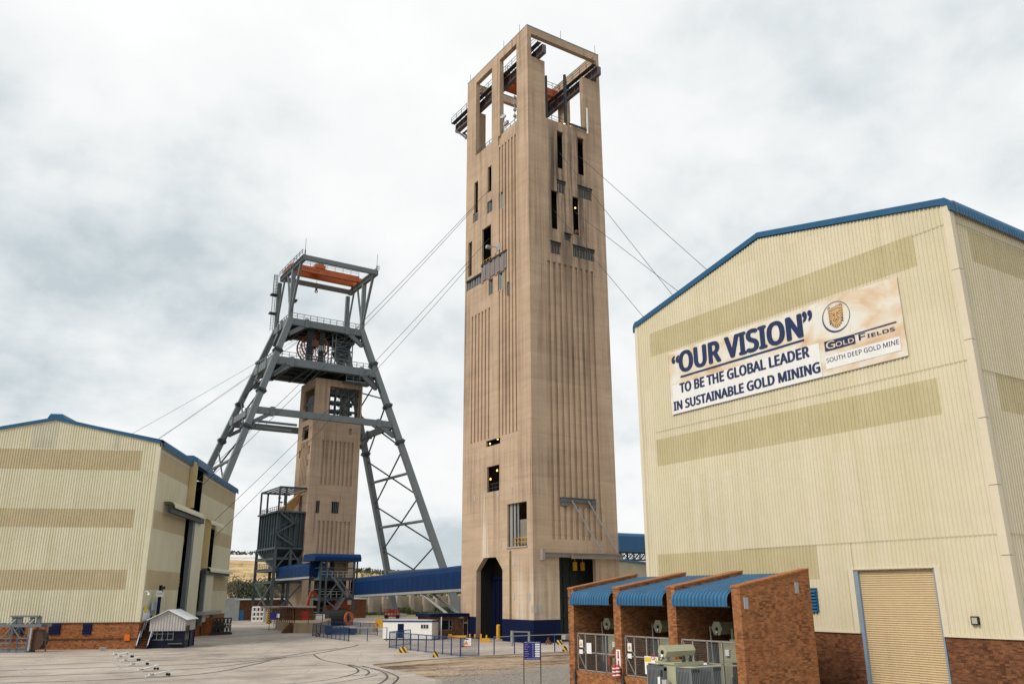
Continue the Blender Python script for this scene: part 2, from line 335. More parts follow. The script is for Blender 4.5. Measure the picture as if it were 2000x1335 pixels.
def T(name, label, cat, loc, group=None):
    o = bpy.data.objects.new(name, None); COL.objects.link(o); o.location = loc; o.empty_display_size = 0.5
    o['label'] = label; o['category'] = cat
    if group: o['group'] = group
    return o
def tag(o, label, cat, group=None):
    o['label'] = label; o['category'] = cat
    if group: o['group'] = group
    return o
def copy_tree(o, parent=None):
    c = o.copy(); COL.objects.link(c); c.parent = parent
    for ch in o.children: copy_tree(ch, c)
    return c

def facade(O, sd, inn, Wd, H, rects, T_=0.7, z0=0.0, back=True):
    """wall face seen along inn (inward); rects (s0,s1,z0,z1,depth): recessed by depth, None = hole right through"""
    O, sd, inn = V(O), V(sd), V(inn); mb = MB()
    def cuts(vals, lo, hi):
        out = []
        for x in sorted([lo, hi] + [min(max(v_, lo), hi) for v_ in vals]):
            if not out or x - out[-1] > 0.02: out.append(x)
        return out
    S = cuts([r[0] for r in rects] + [r[1] for r in rects], 0, Wd); Zc = cuts([r[2] for r in rects] + [r[3] for r in rects], z0, H)
    ns, nz = len(S) - 1, len(Zc) - 1; D = [[0.0] * nz for _ in range(ns)]; Hh = [[False] * nz for _ in range(ns)]
    for r in rects:
        for i in range(ns):
            sm = (S[i] + S[i + 1]) / 2
            if not r[0] < sm < r[1]: continue
            for j in range(nz):
                if r[2] < (Zc[j] + Zc[j + 1]) / 2 < r[3]:
                    D[i][j] = T_ if r[4] is None else r[4]; Hh[i][j] = r[4] is None
    flip = sd.cross(V((0, 0, 1))).dot(-inn) < 0
    P = lambda s_, z_, d_: O + sd * s_ + inn * d_ + V((0, 0, z_))
    def q(*p): mb.quad(*(p[::-1] if flip else p))
    for i in range(ns):
        for j in range(nz):
            a, b, c, d = S[i], S[i + 1], Zc[j], Zc[j + 1]
            if not Hh[i][j]:
                q(P(a, c, D[i][j]), P(b, c, D[i][j]), P(b, d, D[i][j]), P(a, d, D[i][j]))
                if back: q(P(a, d, T_), P(b, d, T_), P(b, c, T_), P(a, c, T_))
            if i + 1 < ns and abs(D[i][j] - D[i + 1][j]) > 1e-4:
                q(P(b, c, D[i][j]), P(b, c, D[i + 1][j]), P(b, d, D[i + 1][j]), P(b, d, D[i][j]))
            if j + 1 < nz and abs(D[i][j] - D[i][j + 1]) > 1e-4:
                q(P(a, d, D[i][j]), P(b, d, D[i][j]), P(b, d, D[i][j + 1]), P(a, d, D[i][j + 1]))
    return mb

def corr(mb, O, sd, out, s0, s1, zb, zt, pitch=0.25, dep=0.045):
    """trapezoidal ribbed sheet standing from zb(s) to zt(s)"""
    O, sd, out = V(O), V(sd), V(out)
    fb = zb if callable(zb) else (lambda s_: zb); ft = zt if callable(zt) else (lambda s_: zt)
    pts = []; k = math.floor(s0 / pitch)
    while k * pitch < s1:
        for fr, d in ((0.0, 0), (0.46, 0), (0.60, dep), (0.86, dep)):
            x = (k + fr) * pitch
            if s0 < x < s1: pts.append((x, d))
        k += 1
    pts = [(s0, 0)] + pts + [(s1, 0)]
    flip = sd.cross(V((0, 0, 1))).dot(out) < 0
    for (a, da), (b, db_) in zip(pts, pts[1:]):
        p = [O + sd * a + out * da + V((0, 0, fb(a))), O + sd * b + out * db_ + V((0, 0, fb(b))), O + sd * b + out * db_ + V((0, 0, ft(b))), O + sd * a + out * da + V((0, 0, ft(a)))]
        mb.quad(*(p[::-1] if flip else p))
    return mb

def corr_sweep(mb, pathf, s0, s1, path_pts, normals, pitch, dep):
    """ribbed sheet following path_pts (list of V) moved along s by pathf(s) -> V offset"""
    pts = []; n = max(1, round((s1 - s0) / pitch)); pp = (s1 - s0) / n
    for k in range(n):
        for fr, d in ((0.0, 0), (0.4, 0), (0.55, dep), (0.85, dep)): pts.append((s0 + (k + fr) * pp, d))
    pts.append((s1, 0))
    base = len(mb.v); m = len(path_pts)
    for s_, d in pts:
        for p, nn in zip(path_pts, normals): mb.v.append(p + pathf(s_) + nn * d)
    for i in range(len(pts) - 1):
        for j in range(m - 1):
            a = base + i * m + j; mb.f.append((a, a + 1, a + m + 1, a + m))
    return mb

def _font():                                                   # Blender's own interface sans; its built-in font if that is missing
    try: return bpy.data.fonts.load(bpy.utils.system_resource('DATAFILES') + '/fonts/NotoSansHebrew-Regular.woff2')
    except Exception: return None
FONT = _font()
def text2d(body, bold=0.0, inter=True):
    cu = bpy.data.curves.new('txt', 'FONT'); cu.body = body
    if FONT and inter: cu.font = FONT
    cu.space_character = 1.0 + 1.2 * bold; bold = 0.0 if FONT and inter else bold; cu.offset = bold; cu.fill_mode = 'FRONT'; cu.resolution_u = 3
    o = bpy.data.objects.new('txt', cu); COL.objects.link(o); bpy.context.view_layer.update()
    ev = o.evaluated_get(bpy.context.evaluated_depsgraph_get()); me = ev.to_mesh()
    vs = [(p.co.x, p.co.y) for p in me.vertices]; fs = [tuple(p.vertices) for p in me.polygons]
    ev.to_mesh_clear(); bpy.data.objects.remove(o); bpy.data.curves.remove(cu)
    x0 = min(p[0] for p in vs); x1 = max(p[0] for p in vs); y0 = min(p[1] for p in vs); y1 = max(p[1] for p in vs)
    return [((x - x0) / (x1 - x0), (y - y0) / (y1 - y0)) for x, y in vs], fs
def put_text(mb, body, fn, bold=0.0, shift=None, inter=True):
    """fn(u,v) maps the unit text box to 3-D"""
    vs, fs = text2d(body, bold, inter); mb.add([fn(u, v_) for u, v_ in vs], fs)
    for k, (du, dv) in enumerate(shift or ()):                 # heavier strokes: copies set a hair apart and a hair proud
        o = len(mb.v); mb.add([fn(u + du, v_ + dv) for u, v_ in vs], fs)
        for i in range(o, len(mb.v)): mb.v[i] = mb.v[i] + V((-0.0015 * (k + 1), 0, 0))
    return mb
# ================================================================== the setting
def yard_mat():
    m = bpy.data.materials.new('yard_concrete'); m.use_nodes = True; t = NT(m.node_tree)
    co = t.n('ShaderNodeTexCoord', _out=3)
    n1 = t.noise(co, 0.07, 6, 0.6, 0.6); n2 = t.noise(co, 0.45, 6, 0.65, 0.4); n3 = t.noise(co, 6.0, 5, 0.7)
    k = t.math('ADD', t.math('MULTIPLY', n1, 0.5), t.math('ADD', t.math('MULTIPLY', n2, 0.33), t.math('MULTIPLY', n3, 0.17)))
    c = t.ramp(k, [(0.36, (0.20, 0.168, 0.142)), (0.45, (0.325, 0.28, 0.24)), (0.53, (0.41, 0.36, 0.312)), (0.64, (0.49, 0.44, 0.385))])
    br = m.node_tree.nodes.new('ShaderNodeTexBrick'); m.node_tree.links.new(t.mapping(co, rot=(0, 0, 0.44)), br.inputs['Vector'])
    br.offset = 0.5; br.inputs['Scale'].default_value = 1; br.inputs['Brick Width'].default_value = 7.0; br.inputs['Row Height'].default_value = 4.2; br.inputs['Mortar Size'].default_value = 0.022
    br.inputs['Color1'].default_value = (1, 1, 1, 1); br.inputs['Color2'].default_value = (0.90, 0.89, 0.88, 1); br.inputs['Mortar'].default_value = (0.42, 0.40, 0.38, 1)
    c = t.mix(0.8, c, br.outputs[0], 'MULTIPLY')
    st = t.noise(t.mapping(co, (0.05, 0.5, 1), rot=(0, 0, -0.35)), 1.0, 5, 0.6)   # tyre-darkened lanes
    c = t.mix(t.n('ShaderNodeMapRange', Value=st, i1=0.54, i2=0.74, i3=0.0, i4=0.5), c, (0.14, 0.125, 0.115, 1))
    wv = t.n('ShaderNodeVectorMath', _p=dict(operation='ADD'), i0=co, i1=t.n('ShaderNodeVectorMath', _p=dict(operation='SCALE'), i0=t.n('ShaderNodeTexNoise', _out=1, Vector=co, Scale=0.5, Detail=4), Scale=2.4))
    vo = m.node_tree.nodes.new('ShaderNodeTexVoronoi'); vo.feature = 'DISTANCE_TO_EDGE'; m.node_tree.links.new(wv, vo.inputs['Vector']); vo.inputs['Scale'].default_value = 0.11
    ck = t.math('MULTIPLY', t.math('LESS_THAN', vo.outputs['Distance'], 0.0035), t.n('ShaderNodeMapRange', Value=n1, i1=0.42, i2=0.6, i3=0.0, i4=0.75))
    c = t.mix(ck, c, (0.07, 0.06, 0.052, 1))
    oil = t.n('ShaderNodeMapRange', Value=t.noise(co, 0.33, 4, 0.55, 0.2), i1=0.655, i2=0.72, i3=0.0, i4=0.6)
    c = t.mix(oil, c, (0.10, 0.088, 0.078, 1))
    b = t.n('ShaderNodeBsdfPrincipled', Base_Color=c, Roughness=0.9, Normal=t.n('ShaderNodeBump', Strength=0.25, Distance=0.03, Height=n3))
    t.n('ShaderNodeOutputMaterial', Surface=b); return m
def dirt_mat():
    m = bpy.data.materials.new('dirt_and_gravel'); m.use_nodes = True; t = NT(m.node_tree)
    co = t.n('ShaderNodeTexCoord', _out=3)
    n1 = t.noise(t.mapping(co, (0.10, 0.36, 1), rot=(0, 0, -0.30)), 1.0, 6, 0.62, 0.5); n3 = t.noise(co, 9.0, 5, 0.75); n2 = t.noise(co, 1.2, 5, 0.6)
    k = t.math('ADD', t.math('MULTIPLY', n1, 0.68), t.math('MULTIPLY', n2, 0.32))
    c = t.ramp(k, [(0.40, (0.065, 0.043, 0.028)), (0.455, (0.19, 0.128, 0.08)), (0.51, (0.32, 0.225, 0.145)), (0.60, (0.42, 0.33, 0.235))])
    g = t.ramp(n3, [(0.32, (0.09, 0.08, 0.07)), (0.55, (0.27, 0.245, 0.21)), (0.75, (0.42, 0.39, 0.34))])
    sp = m.node_tree.nodes.new('ShaderNodeSeparateXYZ'); m.node_tree.links.new(co, sp.inputs[0])
    # gravel lies towards the bays: distance from the edge line in ground metres
    gx = t.math('ADD', t.math('MULTIPLY', sp.outputs[0], 0.30), t.math('MULTIPLY', sp.outputs[1], -1.0))
    gx = t.math('ADD', gx, t.math('MULTIPLY', n1, 9.0))
    gf = t.n('ShaderNodeMapRange', Value=gx, i1=-45.5, i2=-41.5, i3=0.0, i4=1.0)
    c = t.mix(gf, c, g)
    b = t.n('ShaderNodeBsdfPrincipled', Base_Color=c, Roughness=0.95, Normal=t.n('ShaderNodeBump', Strength=0.6, Distance=0.08, Height=n3))
    t.n('ShaderNodeOutputMaterial', Surface=b); return m
VELD = M('dry_veld', (0.17, 0.125, 0.06), 0.95, 0.35, 0.05, bump=0.3, bscale=2)
gr = MB(); n_ = 24
for i in range(n_):
    for j in range(n_):
        x0, x1 = -2600 + 5200 * i / n_, -2600 + 5200 * (i + 1) / n_; y0, y1 = -1800 + 5200 * j / n_, -1800 + 5200 * (j + 1) / n_
        gr.quad((x0, y0, -0.03), (x1, y0, -0.03), (x1, y1, -0.03), (x0, y1, -0.03))
gr.build('ground', VELD, kind='structure')
yd = MB(); yd.quad((-70, -10, 0), (150, -10, 0), (150, 120, 0), (112, 206, 0), (40, 240, 0), (-70, 235, 0))
yd.build('concrete_yard', yard_mat(), kind='structure')
dt = MB()
edge = [(728, 1298), (800, 1291), (930, 1281.5), (1112, 1272.5), (1135, 1272)]
low = [(1180, 1372), (1010, 1362), (905, 1340), (850, 1325), (790, 1311), (748, 1304)]
pts = [G(*p) for p in edge] + [G(*p) for p in low]
dt.add([(p.x, p.y, 0.005) for p in pts], [tuple(range(len(pts)))[::-1]])
dt.build('dirt_patch', dirt_mat(), kind='structure')
# kerb line between the apron and the dirt
kb = MB()
for a, b in zip(edge, edge[1:]):
    pa, pb = G(*a), G(*b); kb.bar(pa + V((0, 0, 0.045)), pb + V((0, 0, 0.045)), 0.16, 0.09)
kb.build('kerb', CONC, kind='structure')
# loose stones
st = MB(); P_ = [G(*p) for p in edge]; random.seed(3)
for k in range(2600):
    px, py = random.uniform(850, 1125), 1300 + 60 * random.random() ** 0.8
    if py < 1276 + (1125 - px) * 0.09: continue
    p = G(px, py); r = random.uniform(0.03, 0.09) * (1.6 if random.random() < 0.04 else 1)
    st.add([p + V((r, 0, r * .4)), p + V((0, r, r * .3)), p + V((-r, 0, r * .4)), p + V((0, -r, r * .3)), p + V((0, 0, r * 1.1)), p + V((0, 0, -r * .2))],
           [(0, 1, 4), (1, 2, 4), (2, 3, 4), (3, 0, 4), (1, 0, 5), (2, 1, 5), (3, 2, 5), (0, 3, 5)])
so = st.build('gravel', M('stone', (0.30, 0.27, 0.235), 0.9, 0.35, 3.0), kind='stuff'); so['label'] = 'loose grey gravel beside the transformer bays'; so['category'] = 'gravel'

# ================================================================== main concrete winding tower
TX, TY, TWX, TWY, TH = 61.23, 89.83, 14.22, 18.60, 91.15
def RL(a, b, c, d):                                            # pixel rectangle on the left face -> s0,s1,z0,z1
    mx, my = (a + c) / 2, (b + d) / 2
    s = sorted((PX(a, my, TX).y - TY, PX(c, my, TX).y - TY)); z = sorted((PX(mx, b, TX).z, PX(mx, d, TX).z)); return [*s, *z]
def RR(a, b, c, d):
    mx, my = (a + c) / 2, (b + d) / 2
    s = sorted((PY(a, my, TY).x - TX, PY(c, my, TY).x - TX)); z = sorted((PY(mx, b, TY).z, PY(mx, d, TY).z)); return [*s, *z]
tower = T('winding_tower', 'tall fluted tan concrete winding tower with open frame top and guy ropes', 'tower', (TX + TWX / 2, TY + TWY / 2, 0))
Lr, Rr = [], []
zL = lambda x, y: PX(x, y, TX).z
sL = lambda x, y: PX(x, y, TX).y - TY
zR = lambda x, y: PY(x, y, TY).z
sR = lambda x, y: PY(x, y, TY).x - TX
# flutes: left face, tall right-hand group and lower left-hand group
s_a, s_b = sL(1010, 600), sL(975, 600)
for k in range(6):
    c = s_a + (s_b - s_a) * (k + 0.1) / 5.4; Lr.append([c, c + 0.42, zL(995, 846), zL(994, 272), 0.22])
s_c, s_d = sL(957, 700), sL(921.5, 700)
for k in range(6):
    c = s_c + (s_d - s_c) * (k + 0.1) / 5.4; Lr.append([c, c + 0.42, zL(938, 861), zL(940, 609), 0.22])
s_e, s_f = sR(1073.5, 780), sR(1166.5, 780)
for k in range(9):
    c = s_e + (s_f - s_e) * k / 8.45; Rr.append([c, c + 0.52, zR(1126, 1053.5), zR(1113, 519), 0.25])
topA = [sL(1009, 160), sL(976, 190), zL(993, 251), zL(992, 101.5)]
topB = [sL(960.5, 205), sL(929.5, 230), zL(944, 292), zL(945, 147.5)]
for r in (topA, topB): Lr.append([*r, None])
upper = [sR(1037.3, 90), sR(1163.5, 125), zR(1050, 114.5), zR(1100, 92.5)]
lower = [sR(1065, 200), sR(1138.5, 200), zR(1093, 239.5), upper[2] + 0.1]
for r in (lower, upper): Rr.append([*r, None])
Rr.append([*RR(1121, 247, 1151, 268), 0.28])
Lwin = [(952.6, 324.8, 959.8, 374.7), (926.3, 355.3, 933.5, 416.3), (923.8, 414.5, 934, 433), (951.5, 392, 961.2, 415), (973.7, 376, 982.5, 408), (941.5, 443, 959, 519),
        (914.6, 473, 921.6, 539.6), (954.3, 545, 962.3, 575), (972.3, 532, 980.3, 567), (990, 550, 993.6, 578), (949.4, 857, 977, 869), (950.8, 909, 975.3, 959), (990.8, 981, 1029.2, 1066), (972.5, 264, 980.3, 282)]
LW = [RL(*r) for r in Lwin]
for i, r in enumerate(LW): Lr.append([*r, 0.28 if i in (2, 4, 13) else None])
strip = RL(911.5, 527, 990, 550)
strip_lo = [sL(941, 549), sL(911.5, 549), zL(926, 561), zL(926, 543)]
Lr.append([*strip_lo, 0.28])
strip_hi = [sL(990, 515), sL(941, 525), zL(966, 536), zL(966, 506)]
Lr.append([*strip_hi, 0.12])
Rwin = [(1088.4, 257, 1100.3, 329), (1128.6, 270, 1141, 341.5), (1087.9, 354, 1105, 377.5), (1128.6, 366.4, 1156.3, 388.6), (1077.3, 372, 1089.8, 446.8), (1119.2, 385, 1131.7, 457.9),
        (1102.3, 456.5, 1115, 470), (1075.4, 473, 1095.6, 496), (1119.2, 484, 1161.3, 506)]
RW = [RR(*r) for r in Rwin]
for i, r in enumerate(RW): Rr.append([*r, None if i in (0, 1, 4, 5) else 0.28])
portal = [sL(981.5, 1170), sL(930, 1170), -0.5, zL(955, 1088)]
Lr.append([*portal, None])
door = [sR(1093, 1150), sR(1166, 1150), -0.5, zR(1130, 1088)]
Rr.append([*door, None])
brack = RR(1095, 973, 1162, 990)
Rr.append([*brack, 0.28])
zsp = min(topB[2], lower[2]) - 0.2; zpo = portal[3] + 0.6        # thin slip-formed skin between the heavy portal storey and the open frame
for z_a, z_b, th in ((0.0, zpo, 0.75), (zpo, zsp, 0.30), (zsp, TH, 0.75)):
    facade((TX, TY, 0), (0, 1, 0), (1, 0, 0), TWY, z_b, Lr, th, z_a).build('wall', TAN, tower, label='tan fluted wall with portal, narrow windows and two tall openings' if z_a == zpo else None)
    facade((TX, TY, 0), (1, 0, 0), (0, 1, 0), TWX, z_b, Rr, th, z_a).build('wall', TAN, tower, label='shaded tan fluted wall with crane opening and steel bracket' if z_a == zpo else None)
mirror = lambda r, Wd: [Wd - r[1], Wd - r[0], r[2], r[3], None]
facade((TX + TWX, TY, 0), (0, 1, 0), (-1, 0, 0), TWY, TH, [[*topA, None], [*topB, None]], 0.75).build('wall', TAN, tower)
facade((TX, TY + TWY, 0), (1, 0, 0), (0, -1, 0), TWX, TH, [[*lower, None], [*upper, None]], 0.75).build('wall', TAN, tower)
cp = MB(); e = 0.03
cp.box((TX - e, TY - e, TH), (TX + 0.8, TY + TWY + e, TH + 0.12)); cp.box((TX + TWX - 0.8, TY - e, TH), (TX + TWX + e, TY + TWY + e, TH + 0.12))
cp.box((TX + 0.8, TY - e, TH), (TX + TWX - 0.8, TY + 0.8, TH + 0.12)); cp.box((TX + 0.8, TY + TWY - 0.8, TH), (TX + TWX - 0.8, TY + TWY + e, TH + 0.12))
cp.build('coping', M('blue_grey_coping', (0.16, 0.23, 0.27), 0.7), tower)
b = MB(); b.box((TX + 1.9, TY + 1.9, zL(955, 905) + 5.5), (TX + TWX - 1.9, TY + TWY - 1.9, lower[2] - 1.2)); b.build('dark_core', M('shaft_dark', (0.012, 0.012, 0.013), .85), tower)  # added near-black core, so the windows look into darkness
b = MB(); b.box((TX + .76, TY + portal[0] - .4, 0), (TX + 3.0, TY + portal[0] - .05, portal[3] + .3)); b.build('portal_dark_panel', MATS['shaft_dark'], tower)  # added near-black panels round the portal inside, keeping it dark
b = MB(); b.box((TX + .76, TY + portal[1] + .05, 0), (TX + 3.0, TY + portal[1] + .4, portal[3] + .3)); b.build('portal_dark_panel', MATS['shaft_dark'], tower)
b = MB(); b.box((TX + .76, TY + portal[0] - .4, portal[3] + .3), (TX + 3.0, TY + portal[1] + .4, portal[3] + .6)); b.build('portal_dark_panel', MATS['shaft_dark'], tower)
b = MB(); b.box((TX + 3.0, TY + portal[0] - .4, 0), (TX + 3.2, TY + portal[1] + .4, portal[3] + .6)); b.build('portal_dark_panel', MATS['shaft_dark'], tower)
# floors closing the shaft, chamfers of the portal
fl = MB()
zf = lower[2] - 0.35
fl.box((TX + 0.76, TY + 0.76, zf - 0.6), (TX + TWX - 0.76, TY + TWY - 0.76, zf)); fl.build('floor_slab', CONC, tower)
f2 = MB(); f2.box((TX + 0.76, TY + 0.76, zL(955, 870) - 1), (TX + TWX - 0.76, TY + TWY - 0.76, zL(955, 870) - 0.4)); f2.build('floor_slab', CONC, tower)
f3 = MB(); f3.box((TX + 0.76, TY + 0.76, zL(940, 600)), (TX + TWX - 0.76, TY + TWY - 0.76, zL(940, 600) + 0.6)); f3.build('floor_slab', CONC, tower)
ch = MB(); s0, s1, _, zt = portal
for sa, sb in ((s0, s0 + 1.75), (s1, s1 - 2.0)):
    ch.prism([(TX + 0.004, TY + sa, zt), (TX + 0.004, TY + sb, zt), (TX + 0.004, TY + sa, zt - 1.7)], (0.74, 0, 0))
ch.build('portal_chamfer', TAN, tower)
# navy painted dado (a coat 4 cm proud) and the inner navy steel of the portal
zb = zR(1066, 1209.5)
nv = MB(); nv.prism([(TX - 0.04, TY + portal[0], 0), (TX - 0.04, TY - 0.04, 0), (TX + door[0], TY - 0.04, 0), (TX + door[0], TY - 0.001, 0), (TX - 0.001, TY - 0.001, 0), (TX - 0.001, TY + portal[0], 0)], (0, 0, zb)); nv.build('painted_dado', NAVY, tower)
nv = MB(); nv.box((TX - 0.04, TY + portal[1], 0), (TX, TY + TWY, 2.9)); nv.build('painted_dado', NAVY, tower)
pn = MB(); pn.box((TX + 2.5, TY + portal[0], 0.0), (TX + 2.7, TY + portal[1], zL(955, 1124)))
for k in range(6): pn.box((TX + 2.4, TY + portal[0] + 0.2 + k * 1.1, 0), (TX + 2.51, TY + portal[0] + 0.32 + k * 1.1, zL(955, 1124)))
pn.box((TX + 2.3, TY + portal[0], zL(955, 1124) - .4), (TX + 2.51, TY + portal[1], zL(955, 1124))); pn.build('portal_door', M('portal_navy', (.0025, .005, .02), .6, spec=.1), tower)
dn = MB(); dn.box((TX + 1.0, TY + 3.0, 0), (TX + TWX - 1, TY + 3.2, 14))
for k in range(6): dn.box((TX + door[0] + 0.3 + k * 1.2, TY + 2.86, 0), (TX + door[0] + 0.42 + k * 1.2, TY + 3.0, 12))
for z_ in (3.0, 5.5, 8.2): dn.box((TX + door[0], TY + 2.8, z_), (TX + door[1], TY + 2.98, z_ + 0.2))
dn.build('inner_door', M('dark_green_steel', (0.02, 0.03, 0.03), 0.6), tower)
for k, z_ in ((0.9, 9.1), (4.1, 8.9), (5.4, 8.9)):
    hk = MB(); hk.box((TX + door[0] + k, TY + 2.2, z_), (TX + door[0] + k + 0.5, TY + 2.5, z_ + 1.1)); hk.tube((TX + door[0] + k + 0.25, TY + 2.35, z_ + 1.1), (TX + door[0] + k + 0.25, TY + 2.35, 12.5), 0.04)
    hk.build('hoist_hook', YELLOW, tower)
# window infill: louvres, metal sheets, frames
for i in (2, 3, 4, 7, 8, 9):
    s0, s1, z0, z1 = LW[i]; b = MB(); n = max(2, round((s1 - s0) / 0.45))
    for k in range(n): b.box((TX + 0.18, TY + s0 + (s1 - s0) * k / n, z0), (TX + 0.24, TY + s0 + (s1 - s0) * (k + 0.6) / n, z1 - (z1 - z0) * (0.15 if k % 2 else 0)))
    b.box((TX + 0.1, TY + s0, z0), (TX + 0.25, TY + s1, z0 + 0.15)); b.build('louvre', STEEL_L if i in (4, 8) else STEEL, tower)
b = MB(); s0, s1, z0, z1 = strip_hi; n = 11
for k in range(n): b.box((TX - 0.10 - 0.05 * (k % 2), TY + s0 + (s1 - s0) * k / n, z0 - (0.3 if k % 3 == 1 else 0)), (TX + 0.06, TY + s0 + (s1 - s0) * (k + 0.94) / n, z1 - 0.25 * (k % 4 == 2)))
b.build('sheet_screen', M('screen_sheet', (0.20, 0.17, 0.165), 0.6, 0.25, 0.7), tower)
b = MB(); b.box((TX - 0.16, TY + s0, z1 - 0.05), (TX + 0.1, TY + s1, z1 + 0.35)); b.box((TX - 0.1, TY + s1, strip_lo[3] - 0.1), (TX + 0.3, TY + strip_lo[1], strip_lo[3] + 0.2)); b.build('lintel_steel', BLACK, tower)
b = MB(); s0, s1, z0, z1 = strip_lo
for k in range(6): b.box((TX + 0.1, TY + s0 + (s1 - s0) * k / 6, z0), (TX + 0.2, TY + s0 + (s1 - s0) * (k + (0.8 if k % 2 else 0.45)) / 6, z1))
b.build('louvre', STEEL, tower)
for i in (2, 3, 6, 7, 8):
    s0, s1, z0, z1 = RW[i]; b = MB(); n = max(3, round((s1 - s0) / 0.5))
    for k in range(n): b.box((TX + s0 + (s1 - s0) * k / n, TY + 0.14, z0), (TX + s0 + (s1 - s0) * (k + 0.55) / n, TY + 0.22, z1 - (0.5 if k % 2 else 0)))
    b.box((TX + s0, TY + 0.08, z1 - 0.35), (TX + s1, TY + 0.2, z1 - 0.1)); b.box((TX + s0, TY + 0.08, z0), (TX + s1, TY + 0.2, z0 + 0.15)); b.build('louvre', STEEL_D, tower)
    # soot-black surround lip
    b = MB(); b.box((TX + s0 - 0.08, TY - 0.05, z1), (TX + s1 + 0.08, TY + 0.1, z1 + 0.14)); b.build('lintel_steel', BLACK, tower)
b = MB(); s0, s1, z0, z1 = LW[12]
for k, t_ in ((0.03, 0.13), (0.24, 0.08), (0.42, 0.05)): b.box((TX + 0.35, TY + s1 - (s1 - s0) * (k + t_), z0), (TX + 0.5, TY + s1 - (s1 - s0) * k, z1))
b.build('window_frame', STEEL_L, tower)
b = MB(); b.box((TX + 0.62, TY + s0, z0 + 0.2), (TX + 0.68, TY + s0 + (s1 - s0) * 0.53, z1 - 2.2)); b.build('window_panel', M('warm_grey_panel', (0.21, 0.19, 0.16), 0.5), tower)
b = MB(); b.box((TX - 0.12, TY + s0 - 0.1, z0 - 0.2), (TX + 0.5, TY + s1 + 0.1, z0)); b.build('sill', CONC, tower)
b = MB(); b.railing([(TX + 0.3, TY + s0, z0), (TX + 0.3, TY + s1 - 1.2, z0)], 1.1, 0.8, 0.03); b.build('railing', YELLOW, tower)
s0, s1, z0, z1 = LW[11]; b = MB(); b.railing([(TX + 0.5, TY + s0, z0), (TX + 0.5, TY + s1, z0)], 1.2, 0.8, 0.035); b.build('railing', STEEL_D, tower)
s0, s1, z0, z1 = LW[5]; b = MB(); b.railing([(TX + 0.3, TY + s0, z0), (TX + 0.3, TY + s1, z0)], 1.3, 0.8, 0.035); b.build('railing', YELLOW, tower)
lm = MB()
for x_, y_ in ((971, 918), (958, 935)): p = PX(x_, y_, TX + 1.4); lm.ring(p, (1, 0, 0), 0.0, 0.16, 0.1, 8)
for x_, y_ in ((957, 866), (972, 857)): p = PX(x_, y_, TX + 1.0); lm.ring(p, (1, 0, 0), 0.0, 0.14, 0.1, 8)
for x_, y_ in ((943, 1104),): p = PX(x_, y_, TX + 2.2); lm.box(p - V((0.1, 0.25, 0.25)), p + V((0.1, 0.25, 0.25)))
lm.build('lamp', LAMP, tower)
# notice plates and patches on the wall
pl = MB()
for x_, y_ in ((1040, 1188), (1047, 1189), (1055, 1188), (1004, 1163), (1034, 1165), (973, 965), (948, 966), (1000, 958), (978, 1062), (1004, 1097), (927, 972)):
    if x_ > 1042: p = PY(x_, y_, TY); pl.box(p - V((0.2, 0.05, 0.45)), p + V((0.2, -0.001, 0.45)))
    else: p = PX(x_, y_, TX); pl.box(p - V((0.05, 0.2, 0.45)), p + V((-0.001, 0.2, 0.45)))
pl.build('wall_plate', M('plate_grey', (0.40, 0.38, 0.36), 0.6), tower)
# gantry bracket on the right face
b = MB(); s0, s1, z0, z1 = brack
b.box((TX + s0 + 0.2, TY - 0.3, z0 + .1), (TX + s0 + 1.1, TY + 0.27, z1)); b.box((TX + s1 - 0.8, TY - 0.3, z0 - 0.1), (TX + s1, TY + 0.27, z1 - 0.1)); b.ibeam((TX + s0, TY - 0.2, z1 - 0.25), (TX + s1, TY - 0.2, z1 - 0.25), 0.5, 0.55); b.build('bracket_box', STEEL, tower)
zbm = zR(1140, 1084)
b = MB(); b.ibeam((TX + sR(1057, 1083), TY - 0.35, zbm), (TX + TWX + 0.1, TY - 0.35, zbm), 0.4, 0.5); b.box((TX + sR(1057, 1083) - 0.2, TY - 0.6, zbm - 0.7), (TX + sR(1057, 1083) + 0.25, TY, zbm + 0.7))
b.ibeam((TX + sR(1110, 1086), TY - 0.8, zbm - 0.2), (TX + TWX + 0.1, TY - 0.8, zbm - 0.15), 0.4, 0.55); b.build('track_beam', M('pale_steel', (0.27, 0.235, 0.215), 0.55), tower)
for a, c in (((1117, 977), (1177, 1079)), ((1149, 978), (1206, 1078))):
    b = MB(); b.tube(PY(*a, TY - 0.4), PY(*c, TY - 0.75), 0.11, 8); b.build('tie_rod', STEEL_L, tower)
# crane runway girders in the open top
zl1 = upper[2]
def girder(xc, y0, y1, ztop, name='runway_girder'):
    b = MB(); b.ibeam((xc, y0, ztop - 0.75), (xc, y1, ztop - 0.75), 0.7, 1.5, 0.12)
    n = int((y1 - y0) / 1.5)
    for k in range(n + 1):
        y = y0 + (y1 - y0) * k / n; b.box((xc - 0.33, y - 0.05, ztop - 1.38), (xc + 0.33, y + 0.05, ztop - 0.12))
    o = b.build(name, MAUVE, tower)
    b = MB(); b.box((xc - 0.5, y0, ztop + 0.02), (xc - 1.25, y1, ztop + 0.1)); b.railing([(xc - 1.2, y0, ztop + 0.1), (xc - 1.2, y1, ztop + 0.1)], 1.1, 1.8, 0.03)
    for k in range(n): y = y0 + (y1 - y0) * k / n; b.bar((xc - 1.2, y, ztop), (xc - 0.3, y + 0.7, ztop - 0.8), 0.08)
    b.build('walkway', STEEL_D, tower)
g1x, g2x = TX + 2.0, TX + TWX - 1.55
yend = PX(893, 246, g1x).y
girder(g1x, TY - 1.7, yend, zl1 + 1.55); girder(g2x, TY - 1.9, TY + TWY + 1.0, zl1 + 1.55)
b = MB()
